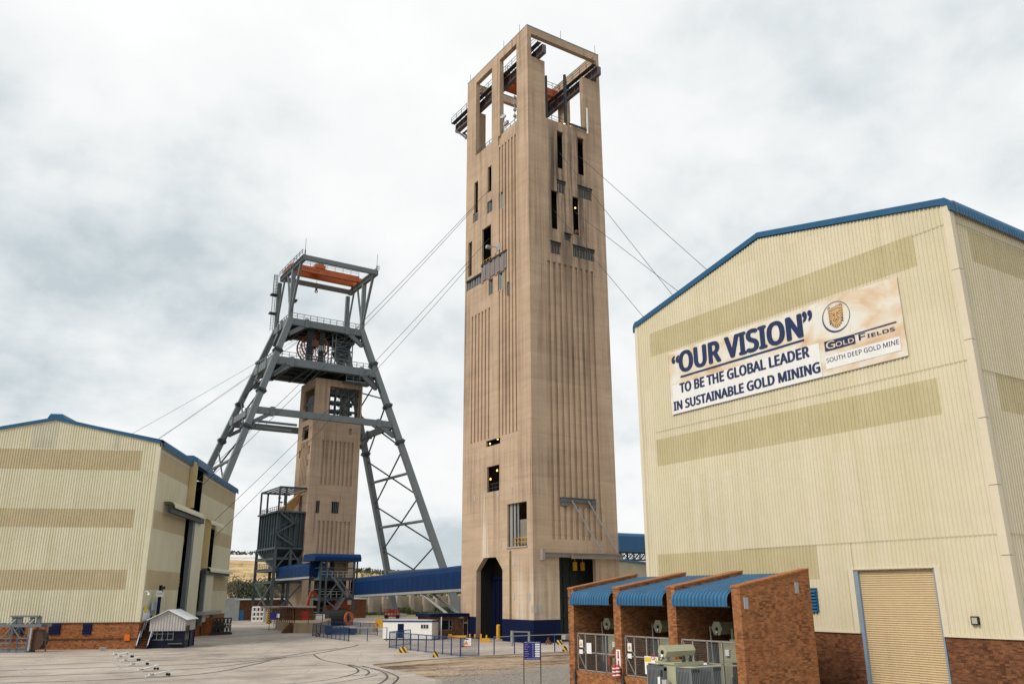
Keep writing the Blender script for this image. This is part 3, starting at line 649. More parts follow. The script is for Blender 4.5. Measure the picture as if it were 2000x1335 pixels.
for dx in (-0.6, 0.9):
    b.bar((g1x + dx, yend - 0.6, zl1 + 0.1), (g1x + dx, TY + TWY + 0.1, zl1 - 5.8), 0.28); b.bar((g1x + dx, yend - 0.6, zl1 - 0.1), (g1x + dx, TY + TWY + 0.1, zl1 - 0.4), 0.25)
b.bar((g1x, yend - 3, zl1 - 2.6), (g1x, TY + TWY, zl1 - 2.0), 0.2); b.build('girder_strut', MAUVE, tower)
for k, yy in enumerate((TY + 9.0, TY + 11.4)):
    b = MB(); b.box((g1x - 0.3, yy, zl1 + 1.6), (g2x + 0.3, yy + 0.7, zl1 + 3.0)); b.build('crane_girder', ORANGE, tower)
b = MB(); b.box((g1x - 0.4, TY + 8.3, zl1 + 1.58), (g1x + 0.4, TY + 12.8, zl1 + 2.3)); b.box((g2x - 0.4, TY + 8.3, zl1 + 1.58), (g2x + 0.4, TY + 12.8, zl1 + 2.3))
b.box((TX + 5.5, TY + 8.8, zl1 + 3.0), (TX + 8.3, TY + 12.2, zl1 + 4.1)); b.build('crane_carriage', ORANGE, tower)
b = MB(); b.railing([(g1x, TY + 8.9, zl1 + 3.0), (g2x, TY + 8.9, zl1 + 3.0)], 1.1, 1.6, 0.03); b.build('railing', STEEL_D, tower)
# steelwork, stair and deck inside the right-hand opening
b = MB(); zq = lower[2]
b.bar((TX + 8.0, TY + 1.2, zq), (TX + 8.0, TY + 1.2, zl1), 0.35); b.bar((TX + 5.6, TY + 3.0, zq), (TX + 5.6, TY + 3.0, zl1), 0.3)
for k in range(16):
    f_ = k / 15; b.box((TX + 8.6, TY + 2 + f_ * 7, zq + 0.4 + f_ * 4.6), (TX + 10.8, TY + 2.5 + f_ * 7, zq + 0.5 + f_ * 4.6))
for dx in (8.6, 10.8): b.bar((TX + dx, TY + 1.6, zq + 0.2), (TX + dx, TY + 9.4, zq + 5.2), 0.1, 0.35); b.bar((TX + dx, TY + 1.6, zq + 1.4), (TX + dx, TY + 9.4, zq + 6.4), 0.07)
b.box((TX + 8.2, TY + 0.8, zq + 0.1), (TX + 11.2, TY + 2.0, zq + 0.25)); b.bar((TX + 7.6, TY - 0.2, zq + 0.3), (TX + 11.3, TY - 0.2, zq + 0.3), 0.15, 0.3)
b.build('stair', STEEL_D, tower)
b = MB(); b.railing([(TX + lower[0], TY + 0.4, zq), (TX + 7.6, TY + 0.4, zq)], 1.1, 1.3, 0.03); b.railing([(TX + 0.4, TY + topA[0], topA[2]), (TX + 0.4, TY + topA[1], topA[2])], 1.1, 1.3, 0.03); b.railing([(TX + 0.4, TY + topB[0], topB[2]), (TX + 0.4, TY + topB[1], topB[2])], 1.1, 1.3, 0.03); b.build('railing', STEEL_D, tower)
# aerials, dishes, floodlights
b = MB(); s_ = topA[0] + 0.6
b.tube((TX + 0.4, TY + s_ + 0.6, topA[2]), (TX + 0.4, TY + s_ + 0.6, topA[2] + 5.5), 0.06); 
for k in range(4): b.tube((TX + 0.2, TY + s_ + 0.4, topA[2] + 1.4 + k * 1.1), (TX + 0.2, TY + s_ + 0.1, topA[2] + 1.5 + k * 1.1), 0.28, 10)
b.tube((TX + 0.3, TY + topA[1] - 0.8, topA[2]), (TX + 0.3, TY + topA[1] - 0.8, topA[2] + 3.2), 0.07); b.tube((TX + 0.2, TY + topA[1] - 0.8, topA[2] + 3.0), (TX, TY + topA[1] - 0.9, topA[2] + 3.1), 0.5, 12)
b.box((TX - 0.3, TY + topA[1] - 2.6, topA[2] + 0.9), (TX + 0.1, TY + topA[1] - 1.5, topA[2] + 1.4)); b.build('aerial', STEEL_L, tower)
b = MB(); p = PY(1145, 238, TY); b.tube((p.x, TY - 0.25, p.z - 2.3), (p.x, TY - 0.25, p.z + 2.3), 0.16, 8); b.build('panel_aerial', WHITE, tower)
b = MB()
for x_, y_ in ((1011, 100), (980, 130), (915, 163), (1098, 76), (1165, 104)): p = V((TX + 0.4, TY + sL(x_, y_), TH)) if x_ < 1030 else V((TX + sR(x_, y_), TY + 0.4, TH)); b.tube(p, p + V((0, 0, 2.0)), 0.035, 5)
b.build('lightning_rod', STEEL_D, tower)
b = MB(); p = PX(972, 483, TX); b.tube(p, p + V((-1.3, 0.5, 0.1)), 0.07); b.box(p + V((-1.7, 0.2, -0.3)), p + V((-1.0, 0.8, 0.15))); b.box(p + V((-0.05, -0.7, -0.6)), p + V((0.03, 0.3, 0.6))); b.build('floodlight', STEEL_L, tower)
b = MB(); p = PY(1112, 462, TY); b.tube(p, p + V((0.6, -0.9, 0.5)), 0.06); b.box(p + V((0.4, -1.2, 0.3)), p + V((0.9, -0.8, 0.8))); b.build('floodlight', RUST, tower)
b = MB(); p = PY(1123.5, 406, TY + 0.3); b.ring(p, (0, 1, 0), 0, 0.14, 0.1, 8); p = V((TX + 7.6, TY + 1.0, zq + 0.9)); b.ring(p, (0, 1, 0), 0, 0.16, 0.1, 8)
for k in (9.2, 10.4): b.ring((TX + k, TY + 3, zq + 2.1 + (k - 9) * 0.7), (0, 1, 0), 0, 0.09, 0.1, 8)
b.build('lamp', LAMP, tower)
# drip pipe stain line down to the dado is a real downpipe
b = MB(); p = PX(997, 1075, TX); b.box((TX - 0.05, p.y - 0.22, zb), (TX - 0.002, p.y + 0.22, p.z)); b.build('moss_strip', M('moss', (0.14, 0.115, 0.05), 0.95, 0.35, 2.0), tower)

# ================================================================== right-hand winder house (cream ribbed sheet)
BX = 42.0; k_ = BX / 40.0
BY0, BY1 = 20.18 * k_, 44.55 * k_; BAP = (BY0 + BY1) / 2; BEV = 6 + 19.15 * k_; BAZ = 6 + 21.84 * k_; BXE = 100.0; BZS = 6 - 2.02 * k_
roofz = lambda y: BEV + (BAZ - BEV) * (1 - abs(y - BAP) / (BAP - BY0))
house = T('winder_house', 'tall cream ribbed steel winder house with blue roof edge and vision banner', 'building', (BX + 20, BAP, 0))
yzB = lambda x, y: (PX(x, y, BX).y, PX(x, y, BX).z)
dY1, dZ = yzB(1668, 1115)[0], 6 + 1.06 * k_; dY0 = yzB(1826, 1109)[0]
b1 = [yzB(1787, 488)[0], yzB(1270, 676)[0], yzB(1530, 609)[1], yzB(1530, 553)[1]]   # upper translucent band
b2 = [yzB(1835, 772)[0], yzB(1283, 884)[0], yzB(1560, 860)[1], yzB(1560, 797)[1]]
b3 = [yzB(1598, 1100)[0], yzB(1285, 1100)[0], yzB(1560, 1131)[1], yzB(1560, 1066)[1]]
lap = [BZS, yzB(1750, 1054)[1], yzB(1900, 700)[1], yzB(1800, 455)[1]]
def front(y0, y1, z0, z1, mat, name, dx=0.0):
    b = MB(); corr(b, (BX - dx, 0, 0), (0, 1, 0), (-1, 0, 0), y0, y1, z0, z1, 0.24, 0.05); return b.build(name, mat, house)
edges = [BZS, b3[2], b3[3], lap[1] + 0.02, b2[2], b2[3], lap[2], b1[2], b1[3]]
E_ = 0.02
# bottom row left and right of the roller door, then rows with a translucent band each
front(BY0 + .15, dY0, BZS, b3[2], CREAM, 'cladding_sheet'); front(dY1, BY1, BZS, b3[2], CREAM, 'cladding_sheet')
dz2 = dZ
front(BY0 + .15, dY0, b3[2], dz2, CREAM, 'cladding_sheet'); front(dY0, dY1, dz2, b3[3], CREAM, 'cladding_sheet') if dz2 < b3[3] else None
front(BY0 + .15, dY0, dz2, b3[3], CREAM, 'cladding_sheet'); front(dY1, b3[0], b3[2], b3[3], CREAM, 'cladding_sheet'); front(b3[0], b3[1], b3[2], b3[3], BAND, 'translucent_sheet'); front(b3[1], BY1, b3[2], b3[3], CREAM, 'cladding_sheet')
front(BY0 + .15, BY1, b3[3], b2[2], CREAM, 'cladding_sheet')
front(BY0 + .15, b2[0], b2[2], b2[3], CREAM, 'cladding_sheet'); front(b2[0], b2[1], b2[2], b2[3], BAND, 'translucent_sheet'); front(b2[1], BY1, b2[2], b2[3], CREAM, 'cladding_sheet')
front(BY0 + .15, BY1, b2[3], b1[2], CREAM, 'cladding_sheet')
front(BY0 + .15, b1[0], b1[2], b1[3], CREAM, 'cladding_sheet'); front(b1[0], b1[1], b1[2], b1[3], BAND, 'translucent_sheet'); front(b1[1], BY1, b1[2], b1[3], CREAM, 'cladding_sheet')
front(BY0 + .15, BY1, b1[3], roofz, CREAM, 'cladding_sheet')
b = MB()
for z_, y0, y1 in ((lap[1], BY0 + .2, dY1 + 8), (lap[2], BY0 + .2, b2[1]), (lap[3], BY0 + .2, b1[0])): b.box((BX - 0.062, y0, z_), (BX - 0.046, y1, z_ + 0.025))
b.build('lap_seam', M('seam_shadow', (0.46, 0.40, 0.28), 0.7), house)
# side wall (facing -y), in rows with bands
def side(x0, x1, z0, z1, mat, name):
    b = MB(); corr(b, (0, BY0, 0), (1, 0, 0), (0, -1, 0), x0, x1, z0, z1); return b.build(name, mat, house)
sz = lambda x, y: PY(x, y, BY0).z
sb = [(sz(1902, 511), sz(1889, 448)), (sz(1956, 802), sz(1945, 728))]
zz_ = [BZS, sb[1][0], sb[1][1], sb[0][0], sb[0][1], BEV]
bx0 = PY(1895, 480, BY0).x; bx1 = PY(1950, 765, BY0).x
side(BX + .15, BXE, zz_[0], zz_[1], CREAM, 'cladding_sheet'); side(BX + .15, bx1, zz_[1], zz_[2], CREAM, 'cladding_sheet'); side(bx1, BXE, zz_[1], zz_[2], BAND, 'translucent_sheet')
side(BX + .15, BXE, zz_[2], zz_[3], CREAM, 'cladding_sheet'); side(BX + .15, bx0, zz_[3], zz_[4], CREAM, 'cladding_sheet'); side(bx0, BXE, zz_[3], zz_[4], BAND, 'translucent_sheet'); side(BX + .15, BXE, zz_[4], BEV, CREAM, 'cladding_sheet')
b = MB()
for z_ in (lap[1], sz(1909.6, 720), sz(1859.6, 433)): b.box((BX + 0.2, BY0 - 0.062, z_), (BXE, BY0 - 0.046, z_ + 0.025))
b.build('lap_seam', MATS['seam_shadow'], house)
# far side and back, plain
b = MB(); b.quad((BX, BY1, 0), (BXE, BY1, 0), (BXE, BY1, BEV), (BX, BY1, BEV)); b.quad((BXE, BY0, 0), (BXE, BY1, 0), (BXE, BY1, BEV), (BXE, BAP, BAZ), (BXE, BY0, BEV)); b.build('rear_cladding', CREAM, house)
# corner flashing in lengths
zs = [BZS] + [ZAT(1957 - 36 * i, y, (BX, BY0)) for i, y in enumerate((1121, 1003, 887, 772))] + [0]
zs = [BZS + (BEV + 0.05 - BZS) * f_ for f_ in (0, 0.17, 0.32, 0.47, 0.655, 0.83, 1.0)]
for a, c in zip(zs, zs[1:]):
    b = MB(); b.box((BX - 0.085, BY0 - 0.085, a), (BX + 0.32, BY0 - 0.062, c - 0.03)); b.box((BX - 0.085, BY0 - 0.062, a), (BX - 0.062, BY0 + 0.33, c - 0.03)); b.build('corner_flashing', FLASH, house)
b = MB(); b.box((BX - 0.08, BY1 - 0.25, BZS), (BX - 0.055, BY1 + 0.08, BEV)); b.box((BX - 0.055, BY1 + 0.055, BZS), (BX + 0.3, BY1 + 0.08, BEV)); b.build('corner_flashing', FLASH, house)
# blue verge, bullnose eaves, roof
b = MB(); nv_ = 6
arc = [(-(0.55 - 0.55 * math.cos(a)), 0.55 * math.sin(a)) for a in [R_(90 - 15 * i) for i in range(7)]]
vt = [(BX - 0.14, BY0 + 0.3, BEV + 0.46), (BX - 0.14, BAP, BAZ + 0.44), (BX - 0.14, BY1 - 0.3, BEV + 0.42)]
for a, c in zip(vt, vt[1:]): b.prism([V(a), V(c), V(c) - V((0, 0, 0.38)), V(a) - V((0, 0, 0.38))], (0.5, 0, 0))
for sgn, yy in ((-1, BY0), (1, BY1)):
    pr = [(0.3, BEV + 0.45), (0.05, BEV + 0.41), (-0.12, BEV + 0.25), (-0.2, BEV + 0.02), (-0.2, BEV - 0.4), (-0.06, BEV - 0.4), (-0.02, BEV - 0.02), (0.3, BEV + 0.0)]
    b.prism([(BX - 0.145, yy - sgn * p[0], p[1]) for p in pr], (0.48, 0, 0))
b.build('verge_trim', BLUE_TRIM, house)
def eave_path(yy, sgn, z):
    p = []; n = []
    for i in range(7):
        a = R_(i * 15); p.append(V((0, yy + sgn * (0.02 + 0.28 * math.cos(a) - 0.28 + 0.18), z - 0.30 + 0.34 * math.sin(a)))); n.append(V((0, sgn * math.cos(a), math.sin(a))))
    p.insert(0, V((0, yy + sgn * 0.2, z - 0.75))); n.insert(0, V((0, sgn, 0)))
    p.append(V((0, BAP, BAZ + 0.34))); n.append(V((0, 0, 1))); return p, n
for sgn, yy in ((-1, BY0), (1, BY1)):
    b = MB(); p, n = eave_path(yy, sgn, BEV + 0.32); corr_sweep(b, lambda s_: V((s_, 0, 0)), BX + 0.36, BXE, p, n, 0.3, 0.05); b.build('roof_sheet', BLUE, house)
# brick plinth with door opening, louvre, roller door, lamp
pr_ = [[dY0 - BY0, dY1 - BY0, -1, BZS + 1, None]]
facade((BX - 0.03, BY0 - 0.03, 0), (0, 1, 0), (1, 0, 0), BY1 - BY0, BZS, pr_, 0.35).build('brick_plinth', BRK2, house)
facade((BX - 0.03, BY0 - 0.03, 0), (1, 0, 0), (0, 1, 0), BXE - BX, BZS, [], 0.35).build('brick_plinth', BRK2, house)
b = MB(); b.box((BX - 0.12, BY0 - 0.12, BZS - 0.06), (BX - 0.031, dY0, BZS + 0.03)); b.box((BX - 0.12, dY1, BZS - 0.06), (BX - 0.031, BY1, BZS + 0.03)); b.box((BX - 0.03, BY0 - 0.12, BZS - 0.06), (BXE, BY0 - 0.031, BZS + 0.03)); b.build('drip_flashing', FLASH, house)
b = MB(); n = 62; dp = 0.16
for k in range(n):
    z0 = dZ * k / n; z1 = dZ * (k + 1) / n; zm = z0 + (z1 - z0) * 0.5
    b.quad((BX + dp, dY1, z0), (BX + dp, dY0, z0), (BX + dp - 0.035, dY0, zm), (BX + dp - 0.035, dY1, zm)); b.quad((BX + dp - 0.035, dY1, zm), (BX + dp - 0.035, dY0, zm), (BX + dp, dY0, z1), (BX + dp, dY1, z1))
b.build('roller_door', ROLL, house)
b = MB(); b.box((BX - 0.02, dY1 - 0.22, 0), (BX + 0.3, dY1 - 0.001, dZ)); b.build('door_guide', GREYBLUE, house)
b = MB(); b.box((BX - 0.05, dY0 + 0.001, 0), (BX + 0.3, dY0 + 0.10, dZ)); b.build('door_guide', GREYBLUE, house)
b = MB(); b.box((BX - 0.1, dY1 + 0.002, BZS - 0.06), (BX - 0.05, dY1 + 0.32, dZ + 0.05)); b.box((BX - 0.1, dY0 - 0.32, BZS - 0.06), (BX - 0.05, dY0 - 0.002, dZ + 0.05)); b.box((BX - 0.1, dY0 - 0.32, dZ + 0.052), (BX + 0.28, dY1 + 0.32, dZ + 0.12)); b.build('door_trim', FLASH, house)
ly0, lz1 = yzB(1597, 1150); ly1 = yzB(1567, 1150)[0]; lz0 = yzB(1590, 1194)[1]
ly1 = ly0 + 1.5
b = MB(); b.box((BX - 0.12, ly0, lz0), (BX - 0.05, ly0 + 0.08, lz1)); b.box((BX - 0.12, ly1 - 0.08, lz0), (BX - 0.05, ly1, lz1)); b.box((BX - 0.12, ly0, lz1), (BX - 0.05, ly1, lz1 + 0.08)); b.box((BX - 0.06, ly0, lz0), (BX - 0.052, ly1, lz1)); lv = b.build('louvre_window', BLUE_TRIM, house)
for k in range(7):
    b = MB(); z = lz0 + (lz1 - lz0) * k / 7; b.obox((BX - 0.16, ly0 + 0.09, z), (0, ly1 - ly0 - 0.18, 0), (0.09, 0, (lz1 - lz0) / 7 * 0.8), (-0.015, 0, 0.012)); b.build('slat', BLUE_TRIM, lv)
y_, z_ = yzB(1907, 1211)
b = MB(); b.box((BX - 0.16, y_ - 0.19, z_ - 0.2), (BX - 0.05, y_ + 0.19, z_ + 0.2)); wl = b.build('wall_light', BLACK, house)
b = MB(); b.box((BX - 0.18, y_ - 0.13, z_ - 0.14), (BX - 0.162, y_ + 0.13, z_ + 0.14)); b.box((BX - 0.186, y_ - 0.02, z_ - 0.14), (BX - 0.1805, y_ + 0.02, z_ + 0.14)); b.build('lens', M('lamp_lens', (0.42, 0.40, 0.36), 0.3), wl)
# --- the banner, a vinyl sheet hung 6 cm off the ribs
bnx = BX - 0.12
bc = {k: PX(*p, bnx) for k, p in dict(TL=(1305, 689), TR=(1752.5, 539), BR=(1773, 694), BL=(1312, 810.5)).items()}
byL, byR = (bc['TL'].y + bc['BL'].y) / 2, (bc['TR'].y + bc['BR'].y) / 2; bz1, bz0 = (bc['TL'].z + bc['TR'].z) / 2, (bc['BL'].z + bc['BR'].z) / 2
banner = T('banner', 'white stained vinyl banner with navy lettering hung on the cream winder house', 'banner', (bnx, (byL + byR) / 2, bz0))
def stained():
    m = bpy.data.materials.new('stained_vinyl'); m.use_nodes = True; t = NT(m.node_tree)
    co = t.n('ShaderNodeTexCoord', _out=3)
    n1 = t.noise(t.mapping(co, (1, 0.55, 0.9)), 0.8, 4, 0.55, 0.7); n2 = t.noise(co, 0.33, 3)
    f_ = t.math('ADD', t.math('MULTIPLY', n1, 0.7), t.math('MULTIPLY', n2, 0.3))
    c = t.ramp(f_, [(0.43, (0.69, 0.675, 0.63)), (0.50, (0.67, 0.61, 0.51)), (0.59, (0.63, 0.49, 0.35)), (0.70, (0.53, 0.33, 0.18))])
    b = t.n('ShaderNodeBsdfPrincipled', Base_Color=c, Roughness=0.55, Normal=t.n('ShaderNodeBump', Strength=0.35, Distance=0.1, Height=n1))
    t.n('ShaderNodeOutputMaterial', Surface=b); return m
b = MB(); nx, nz = 60, 14
pt = lambda i, j: V((bnx - 0.012 * math.sin(i * 1.7) * math.sin(j * 0.9 + i), byL + (byR - byL) * i / nx, bz0 + (bz1 - bz0) * j / nz))
for i in range(nx):
    for j in range(nz): b.quad(pt(i, j), pt(i + 1, j), pt(i + 1, j + 1), pt(i, j + 1))
b.build('vinyl_sheet', stained(), banner, smooth=True)
bp = lambda x, y: PX(x, y, bnx)
def onb(y, z, d): return V((bnx - d, y, z))
pw = M('white_vinyl_patch', (0.72, 0.72, 0.71), 0.5, 0.06, 0.8)
b = MB()
a, c = bp(1312, 752), bp(1603, 700); b.quad(onb(byL - 0.25, bz0 + 0.02, .02), onb(c.y, bz0 + 0.02, .02), onb(c.y, bp(1590, 672).z, .02), onb(byL - 0.25, bp(1590, 672).z, .02))
a, c = bp(1612, 700), bp(1757, 655); b.quad(onb(a.y, bp(1690, 702).z, .02), onb(c.y, bp(1690, 702).z, .02), onb(c.y, bp(1690, 675).z, .02), onb(a.y, bp(1690, 675).z, .02)); b.build('white_patch', pw, banner)
def btext(body, L, Rb, Rt, bold, mat=INK, d=0.03, sh=None, inter=True):
    L, Rb, Rt = bp(*L), bp(*Rb), bp(*Rt); h = Rt.z - Rb.z; b = MB()
    put_text(b, body, lambda u, v_: onb(L.y + (Rb.y - L.y) * u, L.z + (Rb.z - L.z) * u + h * v_, d), bold, sh, inter); return b.build('lettering', mat, banner)
btext('OUR VISION', (1329.4, 726.8), (1567.3, 657.4), (1563.4, 612.7), 0.03, sh=[(.0105 * math.cos(a) * (1 if abs(math.cos(a)) > .1 else 0), .035 * math.sin(a)) for a in [k * math.pi / 4 for k in range(8)]])
btext('\u201c', (1312.5, 711), (1327.5, 707.5), (1326.5, 692), 0.03, inter=False)
btext('\u201d', (1568.5, 631), (1588, 626), (1587, 603.5), 0.03, inter=False)
btext('TO BE THE GLOBAL LEADER', (1329.4, 767), (1581, 696.4), (1576.6, 676), 0.03, sh=[(.0046 * math.cos(a) * (1 if abs(math.cos(a)) > .1 else 0), .035 * math.sin(a)) for a in [k * math.pi / 4 for k in range(8)]])
btext('IN SUSTAINABLE GOLD MINING', (1317.7, 801.7), (1602.4, 726.3), (1598.5, 706.8), 0.03, sh=[(.0040 * math.cos(a) * (1 if abs(math.cos(a)) > .1 else 0), .035 * math.sin(a)) for a in [k * math.pi / 4 for k in range(8)]])
btext('SOUTH DEEP GOLD MINE', (1615.3, 708.8), (1756.8, 671.4), (1755.2, 662), 0.008, sh=((.002, 0),))
b = MB()
def stroke(p, q, t_): p, q = bp(*p), bp(*q); b.quad(onb(p.y, p.z - t_, .03), onb(q.y, q.z - t_, .03), onb(q.y, q.z, .03), onb(p.y, p.z, .03))
stroke((1329.4, 734), (1570.7, 661.5), 0.13); stroke((1669.6, 651.2), (1751, 627), 0.07)
q = [bp(*p) for p in ((1612.3, 686.7), (1671.4, 670.5), (1669, 652), (1609.9, 667.4))]; b.quad(*[onb(p.y, p.z, .026) for p in q]); b.build('printed_rule', INK, banner)
GP = M('gold_letter', (0.66, 0.53, 0.37), 0.6, 0.1)
btext('G', (1614.8, 682.5), (1631.5, 678.5), (1630.5, 664), 0.012, GP, 0.034, ((.05, 0), (.02, .03))); btext('OLD', (1633.5, 677.6), (1668.5, 668.2), (1667.5, 659), 0.012, GP, 0.034, ((.014, 0), (.01, .04)))
btext('F', (1678.3, 664.5), (1690.5, 661), (1689.2, 649.3), 0.02, sh=((.08, 0), (.04, -.03))); btext('IELDS', (1694.5, 659.8), (1748, 645.5), (1747, 638.2), 0.016, sh=((.008, 0), (.014, 0), (.01, .04)))
# ring emblem with a lion head in line work
cc = (bp(1606, 620.9) + bp(1660.9, 615.5)) / 2; rr = abs(bp(1606, 620.9).y - bp(1660.9, 615.5).y) / 2
L2 = lambda u, v_: onb(cc.y - u * rr, cc.z + v_ * rr, .034)       # unit emblem coordinates, u to the reader's right
b = MB(); n = 48
for i in range(n):
    a0, a1 = 2 * math.pi * i / n, 2 * math.pi * (i + 1) / n
    wd = lambda a: 0.035 + 0.075 * max(0, math.cos(a - R_(235))) ** 1.5
    b.quad(L2(math.cos(a0) * (1 - wd(a0)), math.sin(a0) * (1 - wd(a0))), L2(math.cos(a0), math.sin(a0)), L2(math.cos(a1), math.sin(a1)), L2(math.cos(a1) * (1 - wd(a1)), math.sin(a1) * (1 - wd(a1))))
b.build('emblem_ring', INK, banner)
b = MB(); L3 = lambda u, v_: onb(cc.y - u * rr, cc.z + v_ * rr, .031)
head = [(-.42, .62), (-.2, .56), (0, .58), (.2, .62), (.42, .74), (.52, .62), (.53, .3), (.5, 0), (.42, -.3), (.28, -.55), (.05, -.72), (-.1, -.68), (-.26, -.5), (-.4, -.22), (-.48, .05), (-.5, .35)]
b.add([L3(*p) for p in head], [tuple(range(len(head)))]); b.build('lion_face', M('ochre_face', (0.56, 0.36, 0.17), 0.6, 0.2, 2.0), banner)
b = MB()
def ln(pts, t_=0.035):
    for (u0, v0), (u1, v1) in zip(pts, pts[1:]):
        d = math.hypot(u1 - u0, v1 - v0) or 1; nx_, ny_ = -(v1 - v0) / d * t_ / 2, (u1 - u0) / d * t_ / 2
        b.quad(L2(u0 - nx_, v0 - ny_), L2(u1 - nx_, v1 - ny_), L2(u1 + nx_, v1 + ny_), L2(u0 + nx_, v0 + ny_))
ln([(-.3, .42), (-.22, .47), (.22, .52), (.32, .48)]); ln([(-.3, .3), (-.12, .14), (-.28, .06)]); ln([(.32, .36), (.14, .18), (.28, .12)]); ln([(-.1, .32), (-.06, .02), (-.14, -.04)]); ln([(.12, .34), (.08, .06), (.16, .0)])
ln([(-.16, -.1), (.0, -.2), (.18, -.06), (.24, -.14), (.16, -.26), (.02, -.22), (-.1, -.3), (-.2, -.22), (-.16, -.1)]); ln([(-.08, -.4), (.02, -.36), (.12, -.38)])
for i in range(9):
    a = R_(205 + i * 16.5); r0, r1 = .50, .74; ln([(math.cos(a) * r0 * .8, math.sin(a) * r0), (math.cos(a + .12) * r1 * .72, math.sin(a + .12) * r1 * .98)], .045)
for sg in (-1, 1):
    for i in range(6): v0 = .5 - i * .16; ln([(sg * .3, v0 - .06), (sg * .43, v0), (sg * .5, v0 - .12)], .04)
    ln([(sg * .34, .62), (sg * .4, .76), (sg * .5, .7), (sg * .5, .56)], .04)
for i in range(6): u = -.25 + i * .1; ln([(u, .56 + .02 * i), (u + .03, .66 + .02 * i)], .035)
b.build('lion_lines', BROWN, banner)
# ================================================================== left-hand winder house
A2 = YAW - R_(7.6105)
DB = V((math.sin(A2), math.cos(A2), 0)); NB = V((math.cos(A2), -math.sin(A2), 0))      # along its long wall (away), along its gable (to the right)
LC = G(266, 1266); LC = V((LC.x, LC.y, 0))
LWID, LLEN, LEV, LAP, LZS = 25.6, 50.0, 24.3, 27.0, 2.9
BRKL = brick_mat('winder_plinth_brick', (0.36, 0.135, 0.045), (0.24, 0.075, 0.026), (0.27, 0.16, 0.09), A2)
lh = T('winder_house', 'long cream winder house with brown translucent bands and brick plinth', 'building', LC - NB * LWID / 2 + DB * LLEN / 2)
lroof = lambda s: LEV + (LAP - LEV) * (1 - abs(s + LWID / 2) / (LWID / 2))
bands = [(6.6, 8.9), (13.8, 16.0), (20.7, 23.15)]
def lf(s0, s1, z0, z1, mat, name):
    b = MB(); corr(b, LC, NB, -DB, s0, s1, z0, z1, 0.30, 0.05); return b.build(name, mat, lh)
def lr(t0, t1, z0, z1, mat, name, d=0.0):
    b = MB(); corr(b, LC + NB * d, DB, NB, t0, t1, z0, z1, 0.30, 0.05); return b.build(name, mat, lh)
zc = LZS
for z0, z1 in bands:
    lf(-LWID, -0.1, zc, z0, CREAM_L, 'cladding_sheet'); lf(-LWID + 2, -2.1, z0, z1, BAND_L, 'translucent_sheet'); lf(-2.1, -0.1, z0, z1, CREAM_L, 'cladding_sheet'); lf(-LWID, -LWID + 2, z0, z1, CREAM_L, 'cladding_sheet'); zc = z1
lf(-LWID, -0.1, zc, lroof, CREAM_L, 'cladding_sheet')
# patched pale/odd sheets on the gable
lf(-8.1, -7.4, 13.8, 16.0, M('odd_sheet', (0.34, 0.29, 0.18), 0.5), 'odd_sheet') if False else None
def LRp(x, y):
    p = PN(x, y, LC, NB); return (p - LC).dot(DB), p.z
# openings on the long wall (t, z)
o1 = (LRp(367.5, 945)[0] + .3, LRp(396, 940)[0]); o1z = (LRp(384, 1001)[1], LEV)
o2 = (LRp(391, 1060)[0] + .3, LRp(417, 1060)[0]); o2z = (LRp(410, 1112)[1], LRp(411, 1031)[1])
o3 = (LRp(353, 1100)[0], LRp(361, 1100)[0]); o3z = (LZS, LRp(359, 1010)[1])
o4 = (LRp(383, 1150)[0], LRp(390.5, 1150)[0]); o4z = (LZS, LRp(387, 1112)[1])
holes = [[*o1, *o1z, None], [*o2, *o2z, None], [*o3, *o3z, None], [*o4, *o4z, None]]
def lwall_rows(z0, z1, mat, name):
    """ribbed row of the long wall, split at the openings"""
    zc2 = sorted({z0, z1, *[h for r in holes for h in r[2:4] if z0 < h < z1]})
    for a, c in zip(zc2, zc2[1:]):
        if c - a < 0.05: continue
        zm = (a + c) / 2; t = 0.1
        for h in sorted([r for r in holes if r[2] < zm < r[3]], key=lambda r: r[0]):
            lr(t, h[0], a, c, mat, name); t = h[1]
        lr(t, LLEN, a, c, mat, name)
zc = LZS
for z0, z1 in bands: lwall_rows(zc, z0, CREAM_L, 'cladding_sheet'); lwall_rows(z0, z1, BAND_L, 'translucent_sheet'); zc = z1
lwall_rows(zc, LEV, PALE, 'cladding_sheet')
# interior dark backing so that the openings look into a real room
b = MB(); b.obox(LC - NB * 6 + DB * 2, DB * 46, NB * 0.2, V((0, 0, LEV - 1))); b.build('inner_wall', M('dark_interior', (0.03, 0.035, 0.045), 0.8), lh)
for h, nm in ((holes[0], 3), (holes[1], 3)):
    b = MB(); p0 = LC - NB * 1.2
    for k in range(nm + 1): z = h[2] + (h[3] - h[2]) * k / nm; b.bar(p0 + DB * h[0] + V((0, 0, z)), p0 + DB * h[1] + V((0, 0, z)), 0.25)
    for k in range(nm): z = h[2] + (h[3] - h[2]) * k / nm; b.bar(p0 + DB * h[0] + V((0, 0, z)), p0 + DB * h[1] + V((0, 0, z + (h[3] - h[2]) / nm)), 0.15)
    for k in range(6): t = h[0] + (h[1] - h[0]) * (k + .5) / 6; b.bar(p0 - NB * 0.3 + DB * t + V((0, 0, h[2])), p0 - NB * 0.3 + DB * t + V((0, 0, h[3])), 0.1)
    b.build('opening_steelwork', STEEL_D, lh)
